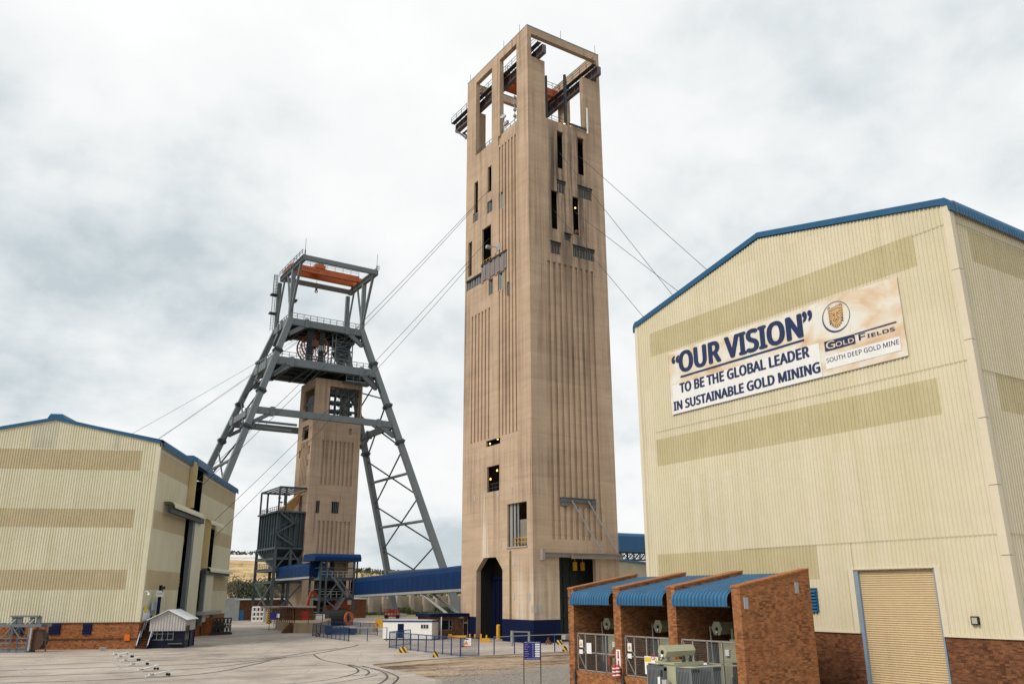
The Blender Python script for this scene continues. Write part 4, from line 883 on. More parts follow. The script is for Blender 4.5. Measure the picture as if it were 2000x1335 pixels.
# projecting fins, hoods, sliding doors
def slab(t0, t1, z0, z1, d0, d1, mat, name):
    b = MB(); b.obox(LC + DB * t0 + NB * d0 + V((0, 0, z0)), DB * (t1 - t0), NB * (d1 - d0), V((0, 0, z1 - z0))); return b.build(name, mat, lh)
fin = M('ochre_fin', (0.50, 0.40, 0.20), 0.5, 0.1, 0.5, streak=0.3, scol=(0.35, 0.26, 0.12))
def finout(t_, px, z):                                          # how far a fin must stand out for its edge to reach column px
    lo, hi = 0.05, 6.0
    for _ in range(40):
        m = (lo + hi) / 2; d = LC + DB * t_ + NB * m + V((0, 0, z)) - CAM
        if 1000 + F_PX * d.dot(RT) / d.dot(FWD) < px: lo = m
        else: hi = m
    return lo
fo1 = finout(o1[0], 379, 18.0); fo2 = finout(o2[0], 403.5, 9.0)
slab(o1[0] - .3, o1[0] - .02, LRp(365, 992)[1], LEV + 0.4, 0.06, fo1, fin, 'side_fin')
slab(o2[0] - .3, o2[0] - .02, o2z[0], o2z[1] + 0.9, 0.06, fo2, fin, 'side_fin')
def hood(t0, t1, z, d, mat, name, r=0.9):
    b = MB(); m = 7; pts = []
    for i in range(m): a = R_(90 * i / (m - 1)); pts.append((d - r + r * math.sin(a), z - r + r * math.cos(a)))
    prof = [(0.06, z)] + pts + [(d, z - r - 0.12), (d - 0.08, z - r - 0.12)] + [(p[0] - 0.08, p[1] - 0.08) for p in pts[::-1]] + [(0.06, z - 0.08)]
    b.prism([LC + DB * t0 + NB * p[0] + V((0, 0, p[1])) for p in prof], DB * (t1 - t0)); return b.build(name, mat, lh)
h1z = LRp(350, 995)[1]
hood(LRp(318, 985)[0], LRp(374, 1000)[0] + 1.0, h1z + 0.35, 1.6, CREAM_L, 'door_hood', .75)
b = MB(); b.bar(LC + DB * LRp(316, 985)[0] + NB * 1.0 + V((0, 0, h1z - 0.7)), LC + DB * (LRp(374, 1000)[0] + 3) + NB * 1.0 + V((0, 0, h1z - 0.7)), 0.5, 0.8); b.build('door_track', STEEL_D, lh)
hood(o2[0] - 0.6, o2[1] + 0.5, o2z[1] + 1.0, fo2 + .1, CREAM_L, 'opening_hood', .7)
hood(LRp(395, 1115)[0], LRp(440, 1117)[0], LRp(418, 1112)[1] + 0.2, 1.3, CREAM_L, 'door_hood', .6)
b = MB(); b.bar(LC + DB * LRp(388, 1112)[0] + NB * 0.9 + V((0, 0, LRp(400, 1118)[1])), LC + DB * LRp(436, 1117)[0] + NB * 0.9 + V((0, 0, LRp(400, 1118)[1])), 0.4, 0.5); b.build('door_track', STEEL_D, lh)
slab(o3[1] - 0.5, o3[1] + 0.6, 0.3, o3z[1] + 0.2, 0.1, 0.7, STEEL, 'door_jamb')
slab(o3[1] + 0.6, LRp(382, 1100)[0], 1.0, h1z + 0.1, 0.25, 0.75, CREAM_L, 'sliding_door')
slab(o4[1] - 0.4, o4[1] + 0.4, 1.5, o4z[1] + 0.2, 0.1, 0.7, STEEL, 'door_jamb')
slab(o4[1] + 0.4, LRp(406, 1150)[0], 2.0, o4z[1], 0.25, 0.7, CREAM_L, 'sliding_door')
slab(LRp(382, 1190)[0], LRp(416, 1190)[0], LRp(400, 1196)[1] - 0.2, LRp(400, 1192)[1], 0.1, 1.4, STEEL_L, 'loading_ledge')
for za, zb_ in ((LRp(358, 1062)[1], LRp(358, 1048)[1]), (LRp(352, 1145)[1], LRp(352, 1128)[1])):
    slab(o3[0] - 0.05, o3[1] - 0.4, za, zb_, -0.5, -0.3, STRIPE, 'hazard_board')
# eaves, verge, roof, ridge vent
b = MB(); vt = [LC - NB * LWID, LC - NB * LWID / 2, LC]; vz = [LEV, LAP, LEV]
for i in range(2):
    a, c = vt[i] - DB * 0.2 + V((0, 0, vz[i] + 0.15)), vt[i + 1] - DB * 0.2 + V((0, 0, vz[i + 1] + 0.15)); b.prism([a, c, c - V((0, 0, 0.35)), a - V((0, 0, 0.35))], DB * 0.5)
b.build('verge_trim', BLUE_TRIM, lh)
for sgn, s in ((1, 0.0), (-1, -LWID)):
    p, n = [], []
    for i in range(7):
        a = R_(15 * i); p.append(LC + NB * (s + sgn * (0.35 * math.cos(a) + 0.05)) + V((0, 0, LEV - 0.2 + 0.45 * math.sin(a)))); n.append(NB * sgn * math.cos(a) + V((0, 0, math.sin(a))))
    p.insert(0, LC + NB * (s + sgn * 0.4) + V((0, 0, LEV - 0.75))); n.insert(0, NB * sgn); p.append(LC + NB * (-LWID / 2) + V((0, 0, LAP + 0.05))); n.append(V((0, 0, 1)))
    b = MB(); corr_sweep(b, lambda q: DB * q, -0.1, LLEN + 0.2, p, n, 0.3, 0.05); b.build('roof_sheet', BLUE, lh)
b = MB(); p = LC - NB * LWID / 2 + V((0, 0, LAP)); b.prism([p - NB * 1.0 - DB * 0.1, p + NB * 1.0 - DB * 0.1, p + NB * 0.7 - DB * 0.1 + V((0, 0, 0.55)), p - NB * 0.7 - DB * 0.1 + V((0, 0, 0.55))], DB * LLEN); b.build('ridge_vent', BLUE_TRIM, lh)
b = MB(); t0, t1 = o1[0] - .45, o1[1] + 0.9
prof = [(-1.2, LEV + 0.75), (fo1 - .7, LEV + 0.75), (fo1 - .1, LEV + 0.45), (fo1 + .1, LEV - 0.1), (fo1 + .1, LEV - 0.7), (fo1, LEV - 0.7), (fo1 - .2, LEV), (-1.2, LEV + 0.3)]
b.prism([LC + DB * t0 + NB * q[0] + V((0, 0, q[1])) for q in prof], DB * (t1 - t0)); b.build('opening_hood', BLUE_TRIM, lh)
b = MB(); b.obox(LC - NB * 0.35 - DB * 0.075 + V((0, 0, LZS)), NB * 0.425, DB * 0.02, V((0, 0, LEV - LZS - .6))); b.obox(LC + NB * 0.056 - DB * 0.075 + V((0, 0, LZS)), NB * 0.02, DB * 0.45, V((0, 0, LEV - LZS - .6))); b.build('corner_flashing', CREAM_L, lh)
b = MB(); e0 = LC + DB * LLEN; b.quad(e0, e0 - NB * LWID, e0 - NB * LWID + V((0, 0, LEV)), e0 - NB * LWID / 2 + V((0, 0, LAP)), e0 + V((0, 0, LEV))); q0 = LC - NB * LWID; b.quad(q0, q0 + DB * LLEN, q0 + DB * LLEN + V((0, 0, LEV)), q0 + V((0, 0, LEV))); b.build('rear_cladding', CREAM_L, lh)
facade(LC + NB * 0.0, -NB, DB, LWID, LZS, [], 0.3).build('brick_plinth', BRKL, lh)
facade(LC, DB, -NB, LLEN, LZS, [[o3[0], o3[1], -1, 4, None], [o4[0], o4[1], 1.5, 4, None]], 0.3).build('brick_plinth', BRKL, lh)
def LFp(x, y):
    p = PN(x, y, LC, DB); return (p - LC).dot(NB), p.z
b = MB(); b.obox(LC - NB * LWID - DB * 0.09 + V((0, 0, 1.1)), NB * LWID, DB * 0.085, V((0, 0, 0.1))); b.obox(LC - NB * LWID - DB * 0.1 + V((0, 0, LZS - 0.03)), NB * (LWID + 0.1), DB * 0.04, V((0, 0, 0.09))); b.build('string_course', M('dark_course', (0.07, 0.045, 0.035), 0.8), lh)
for x0, x1 in ((97, 117), (163, 178), (22, 46)):
    s0, z1 = LFp(x0, 1217); s1, z0 = LFp(x1, 1238)
    b = MB(); b.obox(LC + NB * s0 - DB * 0.06 + V((0, 0, z0)), NB * (s1 - s0), DB * 0.05, V((0, 0, LZS - 0.05 - z0))); lv = b.build('louvre_window', NAVY, lh)
    for k in range(6):
        b = MB(); z = z0 + (LZS - 0.1 - z0) * k / 6; b.obox(LC + NB * (s0 + 0.06) - DB * 0.13 + V((0, 0, z)), NB * (s1 - s0 - 0.12), DB * 0.06 + V((0, 0, 0.16)), V((0, 0, 0.02))); b.build('slat', NAVY, lv)
s0, z1 = LFp(244, 1238); s1, z0 = LFp(253, 1250)
b = MB(); b.obox(LC + NB * s0 - DB * 0.12 + V((0, 0, z0)), NB * (s1 - s0), DB * 0.11, V((0, 0, z1 - z0))); tag(b.build('notice_box', M('orange_box', (0.62, 0.13, 0.01), 0.5)), 'small bright orange box on the brick plinth near its corner', 'notice box')
# rust-dark stain streaks are shed water marks on a few gable sheets (own colour, own sheets)
ST_ = M('streaked_sheet', (0.50, 0.47, 0.36), 0.6, 0.1, 0.5, streak=1.0, scol=(0.10, 0.095, 0.085), sscale=2.6)
b = MB(); corr(b, LC - DB * 0.006, NB, -DB, -15.3, -12.3, 23.3, lambda s: lroof(s) - 0.3, 0.30, 0.05); b.build('weathered_sheet', ST_, lh)
b = MB(); corr(b, LC - DB * 0.006, NB, -DB, -5.6, -4.9, 23.3, lambda s: lroof(s) - 0.3, 0.30, 0.05); b.build('weathered_sheet', ST_, lh)

# ================================================================== steel headframe over the second shaft
HXA, HXB, HYF, HYB, KX, KY = 57.87, 76.596, 189.0, 200.243, 0.334, 0.176
hf = T('headframe', 'grey steel headframe on four splayed legs with orange crane and winding wheels', 'headframe', ((HXA + HXB) / 2, (HYF + HYB) / 2, 0))
def leg(k, z):
    sx = -1 if k in 'AC' else 1; sy = -1 if k in 'AB' else 1
    return V(((HXA if sx < 0 else HXB) + sx * KX * (70 - z), (HYF if sy < 0 else HYB) + sy * KY * (70 - z), z))
for k in 'ABCD':
    b = MB(); b.bar(leg(k, 0), leg(k, 70.5), 1.35, 1.45, (0, 1, 0)); lg = b.build('leg', STEEL, hf)
    for z in (61.4, 50.7, 41.75):
        b = MB(); b.bar(leg(k, z - 0.45), leg(k, z + 0.45), 1.75, 1.85, (0, 1, 0)); b.bar(leg(k, z - 0.12), leg(k, z + 0.12), 2.1, 2.2, (0, 1, 0)); b.build('splice_collar', STEEL_D, lg)
    b = MB(); p = leg(k, 0); b.box(p - V((2.2, 2.2, 0.2)), p + V((2.2, 2.2, 0.9))); b.build('footing', CONC, hf)
def level(z, h, wd, name, kset=('AB', 'CD', 'AC', 'BD')):
    for pr in kset:
        p, q = leg(pr[0], z), leg(pr[1], z); b = MB(); d = (q - p).normalized()
        b.bar(p, q, wd, h)
        for e_, s in ((p, 1), (q, -1)):                        # bolted joints and haunches
            c = e_ + d * s * 4.2; b.bar(c - d * 0.45, c + d * 0.45, wd + 0.5, h + 0.5); b.bar(e_ + V((0, 0, -h * 1.9)) , e_ + d * s * 4.0 + V((0, 0, -h * 0.3)), wd * 0.7, h * 0.6)
        b.build(name, STEEL, hf)
level(69.6, 1.7, 1.1, 'deck_beam'); level(58.9, 1.9, 1.1, 'deck_beam'); level(46.0, 1.5, 1.0, 'tie_beam')
for z, nb_ in ((70.0, 5), (59.4, 6)):
    a, bq, c, d = leg('A', z), leg('B', z), leg('C', z), leg('D', z)
    b = MB(); b.box((a.x + 0.6, a.y + 0.6, z - 0.25), (bq.x - 0.6, c.y - 0.6, z - 0.1))
    for i in range(1, nb_): x = a.x + (bq.x - a.x) * i / nb_; b.ibeam((x, a.y, z - 1.0), (x, c.y, z - 1.0), 0.5, 1.4)
    for i in range(1, 4): y = a.y + (c.y - a.y) * i / 4; b.ibeam((a.x, y, z - 0.7), (bq.x, y, z - 0.7), 0.4, 0.8)
    b.build('deck', STEEL_D, hf)
    b = MB(); zz2 = z + (0.5 if z > 65 else 0.5); b.railing([(a.x, a.y, zz2), (bq.x, bq.y, zz2), (d.x, d.y, zz2), (c.x, c.y, zz2), (a.x, a.y, zz2)], 1.4, 1.7, 0.06); b.build('railing', STEEL, hf)
# braced sides
for pr in ('AC', 'BD'):
    for zc_ in (34.3, 22.9, 11.5):
        b = MB(); b.tube(leg(pr[0], zc_), leg(pr[1], zc_), 0.36, 8); b.build('strut', STEEL, hf)
    for zc_ in (46.0, 34.3, 22.9, 11.5):
        for s in (-1, 1):
            b = MB(); b.tube(leg(pr[0], zc_ - s * 5.6), leg(pr[1], zc_ + s * 5.6), 0.2, 6); b.build('brace', STEEL_D, hf)
    b = MB(); b.tube(leg(pr[0], 52.5), leg(pr[1], 57.8), 0.18, 6); b.tube(leg(pr[1], 52.5), leg(pr[0], 57.8), 0.18, 6); b.build('brace', STEEL_D, hf)
for pr in ('AB', 'CD'):
    p = leg(pr[1], 53); b = MB(); b.tube(p, V((p.x - 4.5, p.y, 58.2)), 0.2, 6); p = leg(pr[0], 53); b.tube(p, V((p.x + 4.5, p.y, 58.2)), 0.2, 6); b.build('knee_brace', STEEL_D, hf)
b = MB(); p, q = leg('A', 44.3), leg('B', 44.3)
for z, y in ((44.2, p.y + 4), (43.4, p.y + 8)): b.tube((p.x, y, z), (p.x + 12, y, z), 0.3, 8)
b.build('pipe', STEEL, hf)
# crane frame above the upper deck
ztf = ZAT(578.5, 527.5, (HXA, HYF)); YF0 = 181.2; YB0 = PX(553, 538, HXA).y
for x in (HXA, HXB):
    for y in (HYF, HYB): b = MB(); b.bar((x, y, 70), (x, y, ztf + 0.1), 0.95); b.build('column', STEEL, hf)
    b = MB(); b.ibeam((x, YF0, ztf + 0.7), (x, YB0 + 1, ztf + 0.7), 0.9, 1.4, 0.16)
    for k in range(16): y = YF0 + (YB0 + 1 - YF0) * k / 15; b.box((x - 0.42, y - 0.06, ztf + 0.16), (x + 0.42, y + 0.06, ztf + 1.24))
    b.build('runway_beam', STEEL, hf)
    b = MB(); b.bar((x, HYF, 71.5), (x, YF0 + 2.2, ztf + 0.2), 0.55); b.build('strut', STEEL, hf)
    b = MB(); b.bar((x, HYF + 0.3, 71.5), (x, (HYF + HYB) / 2 - 1.2, ztf + 0.2), 0.4); b.bar((x, HYB - 0.3, 71.5), (x, (HYF + HYB) / 2 + 1.2, ztf + 0.2), 0.4); b.build('strut', STEEL, hf)
    b = MB(); b.railing([(x + (-0.6 if x == HXA else 0.6), YF0, ztf + 1.4), (x + (-0.6 if x == HXA else 0.6), YB0 + 1, ztf + 1.4)], 1.2, 2.2, 0.05); b.build('railing', STEEL_D, hf)
    b = MB(); b.tube((x, YF0, ztf + 1.4), (x, YF0, ztf + 2.6), 0.14); b.tube((x, YF0, ztf + 2.6), (x, YF0, ztf + 5.6), 0.05); b.build('lightning_rod', STEEL_D, hf)
for y in (YF0 + 0.3, YB0 + 0.6): b = MB(); b.bar((HXA, y, ztf + 0.75), (HXB, y, ztf + 0.75), 0.8, 1.15); b.build('cross_beam', STEEL, hf)
zc_ = ztf + 1.45
for y in (HYF + 2.8, HYF + 6.4):
    b = MB(); b.box((HXA + 0.3, y, zc_), (HXB - 0.3, y + 0.8, zc_ + 1.6)); b.build('crane_girder', ORANGE, hf)
b = MB()
for x in (HXA + 0.1, HXB - 0.1): b.box((x - 0.45, HYF + 2.0, zc_ - 0.02), (x + 0.45, HYF + 8.0, zc_ + 0.8))
b.box((HXA + 6.2, HYF + 2.6, zc_ + 1.6), (HXA + 9.0, HYF + 7.4, zc_ + 2.5)); b.build('crane_carriage', ORANGE, hf)
b = MB(); b.box((HXA + 7.0, HYF + 2.9, zc_ + 2.5), (HXA + 8.6, HYF + 4.6, zc_ + 3.6)); b.build('hoist_motor', M('pale_motor', (0.42, 0.40, 0.30), 0.5), hf)
b = MB(); b.railing([(HXA + 0.6, HYF + 2.7, zc_ + 1.6), (HXB - 0.6, HYF + 2.7, zc_ + 1.6)], 1.1, 2.2, 0.04); b.build('railing', STEEL_D, hf)
b = MB(); b.tube((HXA + 7.75, HYF + 5.1, zc_ + 1.5), (HXA + 7.75, HYF + 5.1, zc_ - 3.0), 0.05); b.box((HXA + 7.5, HYF + 4.9, zc_ - 3.6), (HXA + 8.0, HYF + 5.3, zc_ - 3.0)); b.ring((HXA + 7.75, HYF + 5.1, zc_ - 3.95), (0, 1, 0), 0.2, 0.42, 0.2, 12); b.build('crane_hook', RUST, hf)
# crane maker's faded name on the near girder face
b = MB(); put_text(b, 'Demag', lambda u, v_: V((HXA + 3.2 + 4.2 * u, HYF + 2.78, zc_ + 0.35 + 0.75 * v_)), 0.01); b.build('lettering', M('dark_red_print', (0.13, 0.02, 0.012), 0.6), hf)
# climbing ladder with landings at the rear left column
b = MB(); x, y = HXA - 1.2, HYB
for dx in (-0.35, 0.35): b.tube((x + dx, y, 70), (x + dx, y, ztf + 2.2), 0.06)
for k in range(36): z = 70.4 + k * 0.42; b.tube((x - 0.35, y, z), (x + 0.35, y, z), 0.04, 5)
for z in (74.5, 79.5):
    b.box((x - 0.9, y - 0.7, z), (x + 0.8, y + 0.7, z + 0.35))
for k in range(14): b.ring((x, y - 0.5, 79.8 + k * 0.4), (0, 0, 1), 0.5, 0.6, 0.06, 10)
b.box((HXA + 0.8, HYF + 3.6, 76.4), (HXA + 2.6, HYF + 5.4, 76.9)); b.build('ladder', STEEL_D, hf)
# winding wheels between the decks
for y, px in ((192.0, 612.8), (195.4, 601.0)):
    c = PY(612.8, 676, 192.0); c = V((c.x + 0.3, y, c.z)); R = 3.55
    whl = MB(); whl.ring(c, (0, 1, 0), R - 0.32, R, 0.32, 36); whl.ring(c, (0, 1, 0), R - 0.95, R - 0.78, 0.2, 30)
    for k in range(18):
        a = 2 * math.pi * k / 18; d = V((math.cos(a), 0, math.sin(a))); whl.bar(c + d * 0.6, c + d * (R - 0.3), 0.16, 0.1, (0, 1, 0))
    wo = whl.build('winding_wheel', ORANGE, hf)
    hb = MB(); hb.tube(c - V((0, 0.9, 0)), c + V((0, 0.9, 0)), 0.5, 14); hb.build('hub', STEEL_D, wo)
cw = PY(612.8, 676, 192.0)
for x0, x1 in ((598, 610), (622, 632)):
    a, d = PY(x0, 690, 190.4), PY(x1, 690, 190.4); b = MB(); b.box((a.x, 190.3, 59.4), (d.x, 190.7, 69.4))
    for k in range(17): z = 59.8 + k * 0.57; b.box((a.x - 0.05, 189.9, z), (d.x + 0.05, 190.3, z + 0.2))
    b.build('wheel_support', STEEL_D, hf)
b = MB(); p = PY(615, 672, 190.3); b.box(p - V((0.9, 0.3, 0.6)), p + V((0.9, 0.3, 0.9))); b.tube((p.x, p.y, p.z + 0.8), (p.x, p.y, 69), 0.14); b.build('bearing', RUST, hf)
b = MB(); p = PY(628, 680, 189.6); 
for k in range(4): b.box(p + V((-0.7 + k * 0.42, 0, -0.6)), p + V((-0.5 + k * 0.42, 0.15, 0.7)))
b.build('gauge_board', STEEL_L, hf)
# lattice stair tower and chute on the right of the deck
x0, x1 = PY(648, 690, 190.5).x, PY(688, 690, 190.5).x; b = MB(); y0, y1 = 190.5, 195.5
for x in (x0, x0 + 0.9, x1):
    for y in (y0, y1): b.bar((x, y, 59.4), (x, y, 69), 0.22)
for z in (60.4, 62.6, 64.8, 67.0):
    b.bar((x0, y0, z), (x1, y0, z), 0.16); b.bar((x0, y1, z), (x1, y1, z), 0.14); b.bar((x1, y0, z), (x1, y1, z), 0.14); b.bar((x0, y0, z), (x0, y1, z), 0.14); b.bar((x0, y0, z), (x1, y0, z + 2.1), 0.13); b.bar((x1, y0, z), (x0, y0, z + 2.1), 0.10); b.bar((x1, y0, z), (x1, y1, z + 2.1), 0.1)
b.build('stair_tower', STEEL, hf)
b = MB(); b.bar((x0 + 1.5, 193, 65.0), (x1 - 0.4, 193, 59.5), 1.3, 1.3); b.bar((x0 + 1.2, 193, 66.6), (x1 - 1.2, 193, 66.6), 2.2, 2.2); b.bar((x1 - 1.2, 193, 68.8), (x1 - 1.2, 193, 62.5), 1.6); b.build('chute', STEEL_D, hf)
b = MB(); a = leg('B', 57); b.box((a.x - 8.5, a.y + 0.4, 56.2), (a.x - 1.5, a.y + 4, 56.5)); b.railing([(a.x - 8.5, a.y + 0.4, 56.5), (a.x - 1.5, a.y + 0.4, 56.5)], 1.2, 1.8, 0.06)
for k in range(5): b.bar((a.x - 8.5 + k * 1.75, a.y + 0.4, 56.3), (a.x - 8.5 + k * 1.75, a.y + 0.4, 58.4), 0.1)
b.build('under_deck_platform', STEEL, hf)

# ================================================================== second concrete shaft tower
SX, SY, SWX, SWY, SH = 65.7, 189.9, 12.27, 10.7, 56.75
shaft = T('shaft_tower', 'shorter tan concrete shaft tower standing under the steel headframe', 'tower', (SX + SWX / 2, SY + SWY / 2, 0))
def SL(a, b, c, d):
    mx, my = (a + c) / 2, (b + d) / 2; s = sorted((PX(a, my, SX).y - SY, PX(c, my, SX).y - SY)); z = sorted((PX(mx, b, SX).z, PX(mx, d, SX).z)); return [*s, *z]
def SR(a, b, c, d):
    mx, my = (a + c) / 2, (b + d) / 2; s = sorted((PY(a, my, SY).x - SX, PY(c, my, SY).x - SX)); z = sorted((PY(mx, b, SY).z, PY(mx, d, SY).z)); return [*s, *z]
sr = [[*SR(643, 757, 704, 824), None], [*SR(616.8, 977, 624.3, 1001), None], [*SR(647.3, 979, 662, 1002), None], [*SR(681, 837, 687, 849), 0.4]]
s0, s1 = SR(627, 900, 689, 910)[:2]; zf0, zf1 = SR(650, 861, 660, 947)[2:]
for k in range(8): c = s0 + (s1 - s0) * k / 7.5; sr.append([c, c + 0.52, zf0, zf1, 0.28])
s0, s1 = SR(619, 1050, 682, 1060)[:2]; zg0, zg1 = SR(650, 1017, 660, 1120)[2:]
for k in range(8): c = s0 + (s1 - s0) * k / 7.5; sr.append([c, c + 0.52, zg0, zg1, 0.28])
sl = [[*SL(593, 760, 614, 818), None], [*SL(590.5, 832, 602.5, 858), None], [*SL(602, 870, 605, 886), 0.4], [*SL(584, 880, 587, 894), 0.4], [*SL(600, 897, 602, 908), 0.4]]
s0, s1 = SL(586, 900, 599, 910)[:2]; s0, s1 = max(s0, 1.5), min(s1, SWY - 1)
for k in range(5): c = s0 + (s1 - s0) * k / 4.6; sl.append([c, c + 0.5, zf0, zf1, 0.28])
facade((SX, SY, 0), (1, 0, 0), (0, 1, 0), SWX, SH, sr, 0.6).build('wall', TAN2, shaft, label='wide fluted wall with large steel-filled opening near the top')
facade((SX, SY, 0), (0, 1, 0), (1, 0, 0), SWY, SH, sl, 0.6).build('wall', TAN2, shaft)
facade((SX + SWX, SY, 0), (0, 1, 0), (-1, 0, 0), SWY, SH, [[2, SWY - 2, sr[0][2], sr[0][3], None]], 0.6).build('wall', TAN2, shaft)
facade((SX, SY + SWY, 0), (1, 0, 0), (0, -1, 0), SWX, SH, [[*sr[0][:4], None]], 0.6).build('wall', TAN2, shaft)
b = MB(); b.box((SX + .61, SY + .61, SH - 0.6), (SX + SWX - .61, SY + SWY - .61, SH - 0.1)); b.build('roof_slab', CONC, shaft)
b = MB(); z0, z1 = sr[0][2], sr[0][3]; b.box((SX + .61, SY + .61, z0 - 1.5), (SX + SWX - .61, SY + SWY - .61, z0 - 1)); b.build('floor_slab', CONC, shaft)
b = MB(); a, c = SX + sr[0][0], SX + sr[0][1]
for k in range(4):
    z = z0 + (z1 - z0) * (k + 0.3) / 4; b.ibeam((a, SY + 1.2, z), (c, SY + 1.2, z), 0.3, 0.6); b.bar((a, SY + 5.5, z + .4), (c, SY + 5.5, z + .4), 0.3, 0.5); b.bar((a + 2, SY + 1.2, z), (a + 5, SY + 1.2, z + 1.6), 0.16); b.bar((a + 5, SY + 1.2, z), (a + 2, SY + 1.2, z + 1.6), 0.16)
for x in (a + 2.0, a + 3.4, a + 5.2, c - 0.8):
    for y in (1.2, 5.5): b.bar((x, SY + y, z0 - 1), (x, SY + y, z1), 0.35)
b.box((a, SY + 1.4, z1 - 1.6), (a + 2.0, SY + 1.6, z1 - 0.5)); b.box((a + 3, SY + 1.4, z1 - 1.2), (c - 1, SY + 1.6, z1 - 0.2)); b.build('guide_steelwork', STEEL_D, shaft)
b = MB(); b.tube((c - 2.6, SY + 4, z0 - 1), (c - 2.6, SY + 4, z1 - 2.2), 0.9, 12); b.tube((c - 2.6, SY + 4, z1 - 2.2), (c - 1.8, SY + 4, z1 + 0.1), 0.9, 12, 0.4); b.build('duct', M('buff_duct', (0.30, 0.255, 0.20), 0.6), shaft)
for r in (sr[1], sr[2]):
    n = 2 if r is sr[1] else 4; b = MB()
    for k in range(n): x = SX + r[0] + (r[1] - r[0]) * k / n; b.box((x + .04, SY + 0.25, r[2]), (x + (r[1] - r[0]) / n - 0.3, SY + 0.35, r[3]))
    b.build('window_louvre', STEEL, shaft)
b = MB(); r = sl[0]; b.box((SX + 0.3, SY + r[0], r[2] + 3.9), (SX + 0.45, SY + r[1], r[2] + 4.4)); b.box((SX + 0.4, SY + r[0], r[2]), (SX + 0.5, SY + r[0] + (r[1] - r[0]) * 0.7, r[3] - 2)); b.build('opening_screen', STEEL_D, shaft)
# ================================================================== ore bin, transfer station, conveyor galleries
bc0 = G(527, 1215); BNX, BNY = bc0.x, bc0.y
bx1 = PY(595, 1100, BNY).x; by1 = PX(500, 1100, BNX).y
ore = T('ore_bin', 'dark grey ribbed steel ore bin on tall braced legs beside the shaft tower', 'bin', ((BNX + bx1) / 2, (BNY + by1) / 2, 0))
zb0, zb1 = PY(560, 1068, BNY).z, PY(560, 1000, BNY).z; ztp = PY(560, 951, BNY).z
b = MB(); b.box((BNX + 0.3, BNY + 0.3, zb0), (bx1 - 0.3, by1 - 0.3, zb1)); b.build('bin_shell', BINST, ore)
nrib = 7
for k in range(nrib + 1):
    y = BNY + 0.2 + (by1 - BNY - 0.4) * k / nrib; b = MB(); b.box((BNX - 0.12, y - 0.14, zb0 - 1.2), (BNX + 0.32, y + 0.14, zb1)); b.build('rib', BINST, ore)
for k in range(6):
    x = BNX + 0.5 + (bx1 - BNX - 0.9) * k / 5; b = MB(); b.box((x - 0.14, BNY - 0.12, zb0), (x + 0.14, BNY + 0.32, zb1)); b.build('rib', BINST, ore)
b = MB(); b.box((BNX - 0.5, BNY - 0.5, zb1), (bx1 + 0.3, by1 + 0.5, zb1 + 0.35)); b.build('rim', STEEL_M, ore)
b = MB(); b.box((BNX - 0.3, BNY - 0.3, zb0 - 0.4), (bx1, by1 + 0.3, zb0)); b.build('rim', STEEL_M, ore)
b = MB(); cx_, cy_ = (BNX + bx1) / 2, (BNY + by1) / 2
b.add([(BNX, BNY, zb0 - .4), (bx1, BNY, zb0 - .4), (bx1, by1, zb0 - .4), (BNX, by1, zb0 - .4), (cx_ - 1, cy_ - 1, zb0 - 5), (cx_ + 1, cy_ - 1, zb0 - 5), (cx_ + 1, cy_ + 1, zb0 - 5), (cx_ - 1, cy_ + 1, zb0 - 5)], [(0, 4, 5, 1), (1, 5, 6, 2), (2, 6, 7, 3), (3, 7, 4, 0), (4, 7, 6, 5)]); b.build('hopper', BINST, ore)
for x in (BNX, (BNX + bx1) / 2, bx1):
    for y in (BNY, by1):
        b = MB(); b.ibeam((x, y, 0), (x, y, zb0), 0.55, 0.6)
        b.build('leg', STEEL_M, ore)
for y in (BNY, by1):
    for x in (BNX, BNX + 1.6, bx1 - 0.2) if y == BNY else (BNX, BNX + 1.6, bx1 - 1.2): b = MB(); b.bar((x, y, zb1), (x, y, ztp), 0.36); b.build('post', STEEL_D, ore)
b = MB()
for y in (BNY, by1): b.bar((BNX, y, ztp), (bx1, y, ztp), 0.35, 0.45)
for k in range(7): x = BNX + (bx1 - BNX) * k / 6; b.bar((x, BNY, ztp), (x, by1, ztp), 0.22, 0.3)
b.build('top_frame', STEEL_D, ore)
b = MB(); b.railing([(BNX, BNY, zb1 + .3), (BNX, by1, zb1 + .3), (bx1, by1, zb1 + .3)], 1.1, 1.6, 0.05); b.railing([(BNX - .4, BNY - .4, zb0), (bx1, BNY - .4, zb0)], 1.1, 1.3, 0.04); b.build('railing', STEEL_M, ore)
b = MB(); zbr = zb0 * 0.53
for (p, q) in (((BNX, BNY, 1), (bx1, BNY, zbr)), ((bx1, BNY, 1), (BNX, BNY, zbr)), ((BNX, BNY, zbr + 2.5), (cx_, BNY, zb0 - .5)), ((bx1, BNY, zbr + 2.5), (cx_, BNY, zb0 - .5)), ((BNX, BNY, 1), (BNX, by1, zbr)), ((BNX, by1, 1), (BNX, BNY, zbr)), ((BNX, BNY, zbr + 2.5), (BNX, by1, zb0 - 0.5))): b.bar(p, q, 0.3)
b.build('brace', STEEL_M, ore)
b = MB()
for z in (zbr, zbr + 2.6, zbr + 5.2):
    for p, q in (((BNX, BNY, z), (bx1, BNY, z)), ((BNX, by1, z), (bx1, by1, z)), ((BNX, BNY, z), (BNX, by1, z)), ((bx1, BNY, z), (bx1, by1, z))): b.ibeam(p, q, 0.35, 0.55)
b.box((BNX, BNY, zbr + 2.9), (bx1, by1, zbr + 3.05)); b.railing([(BNX, by1, zbr + 3), (BNX, BNY, zbr + 3)], 1.1, 1.4, 0.045); b.build('platform', STEEL_M, ore)
b = MB(); y = BNY - 1.0                                       # zig-zag stair on the near face
za = zb0 + 0.5
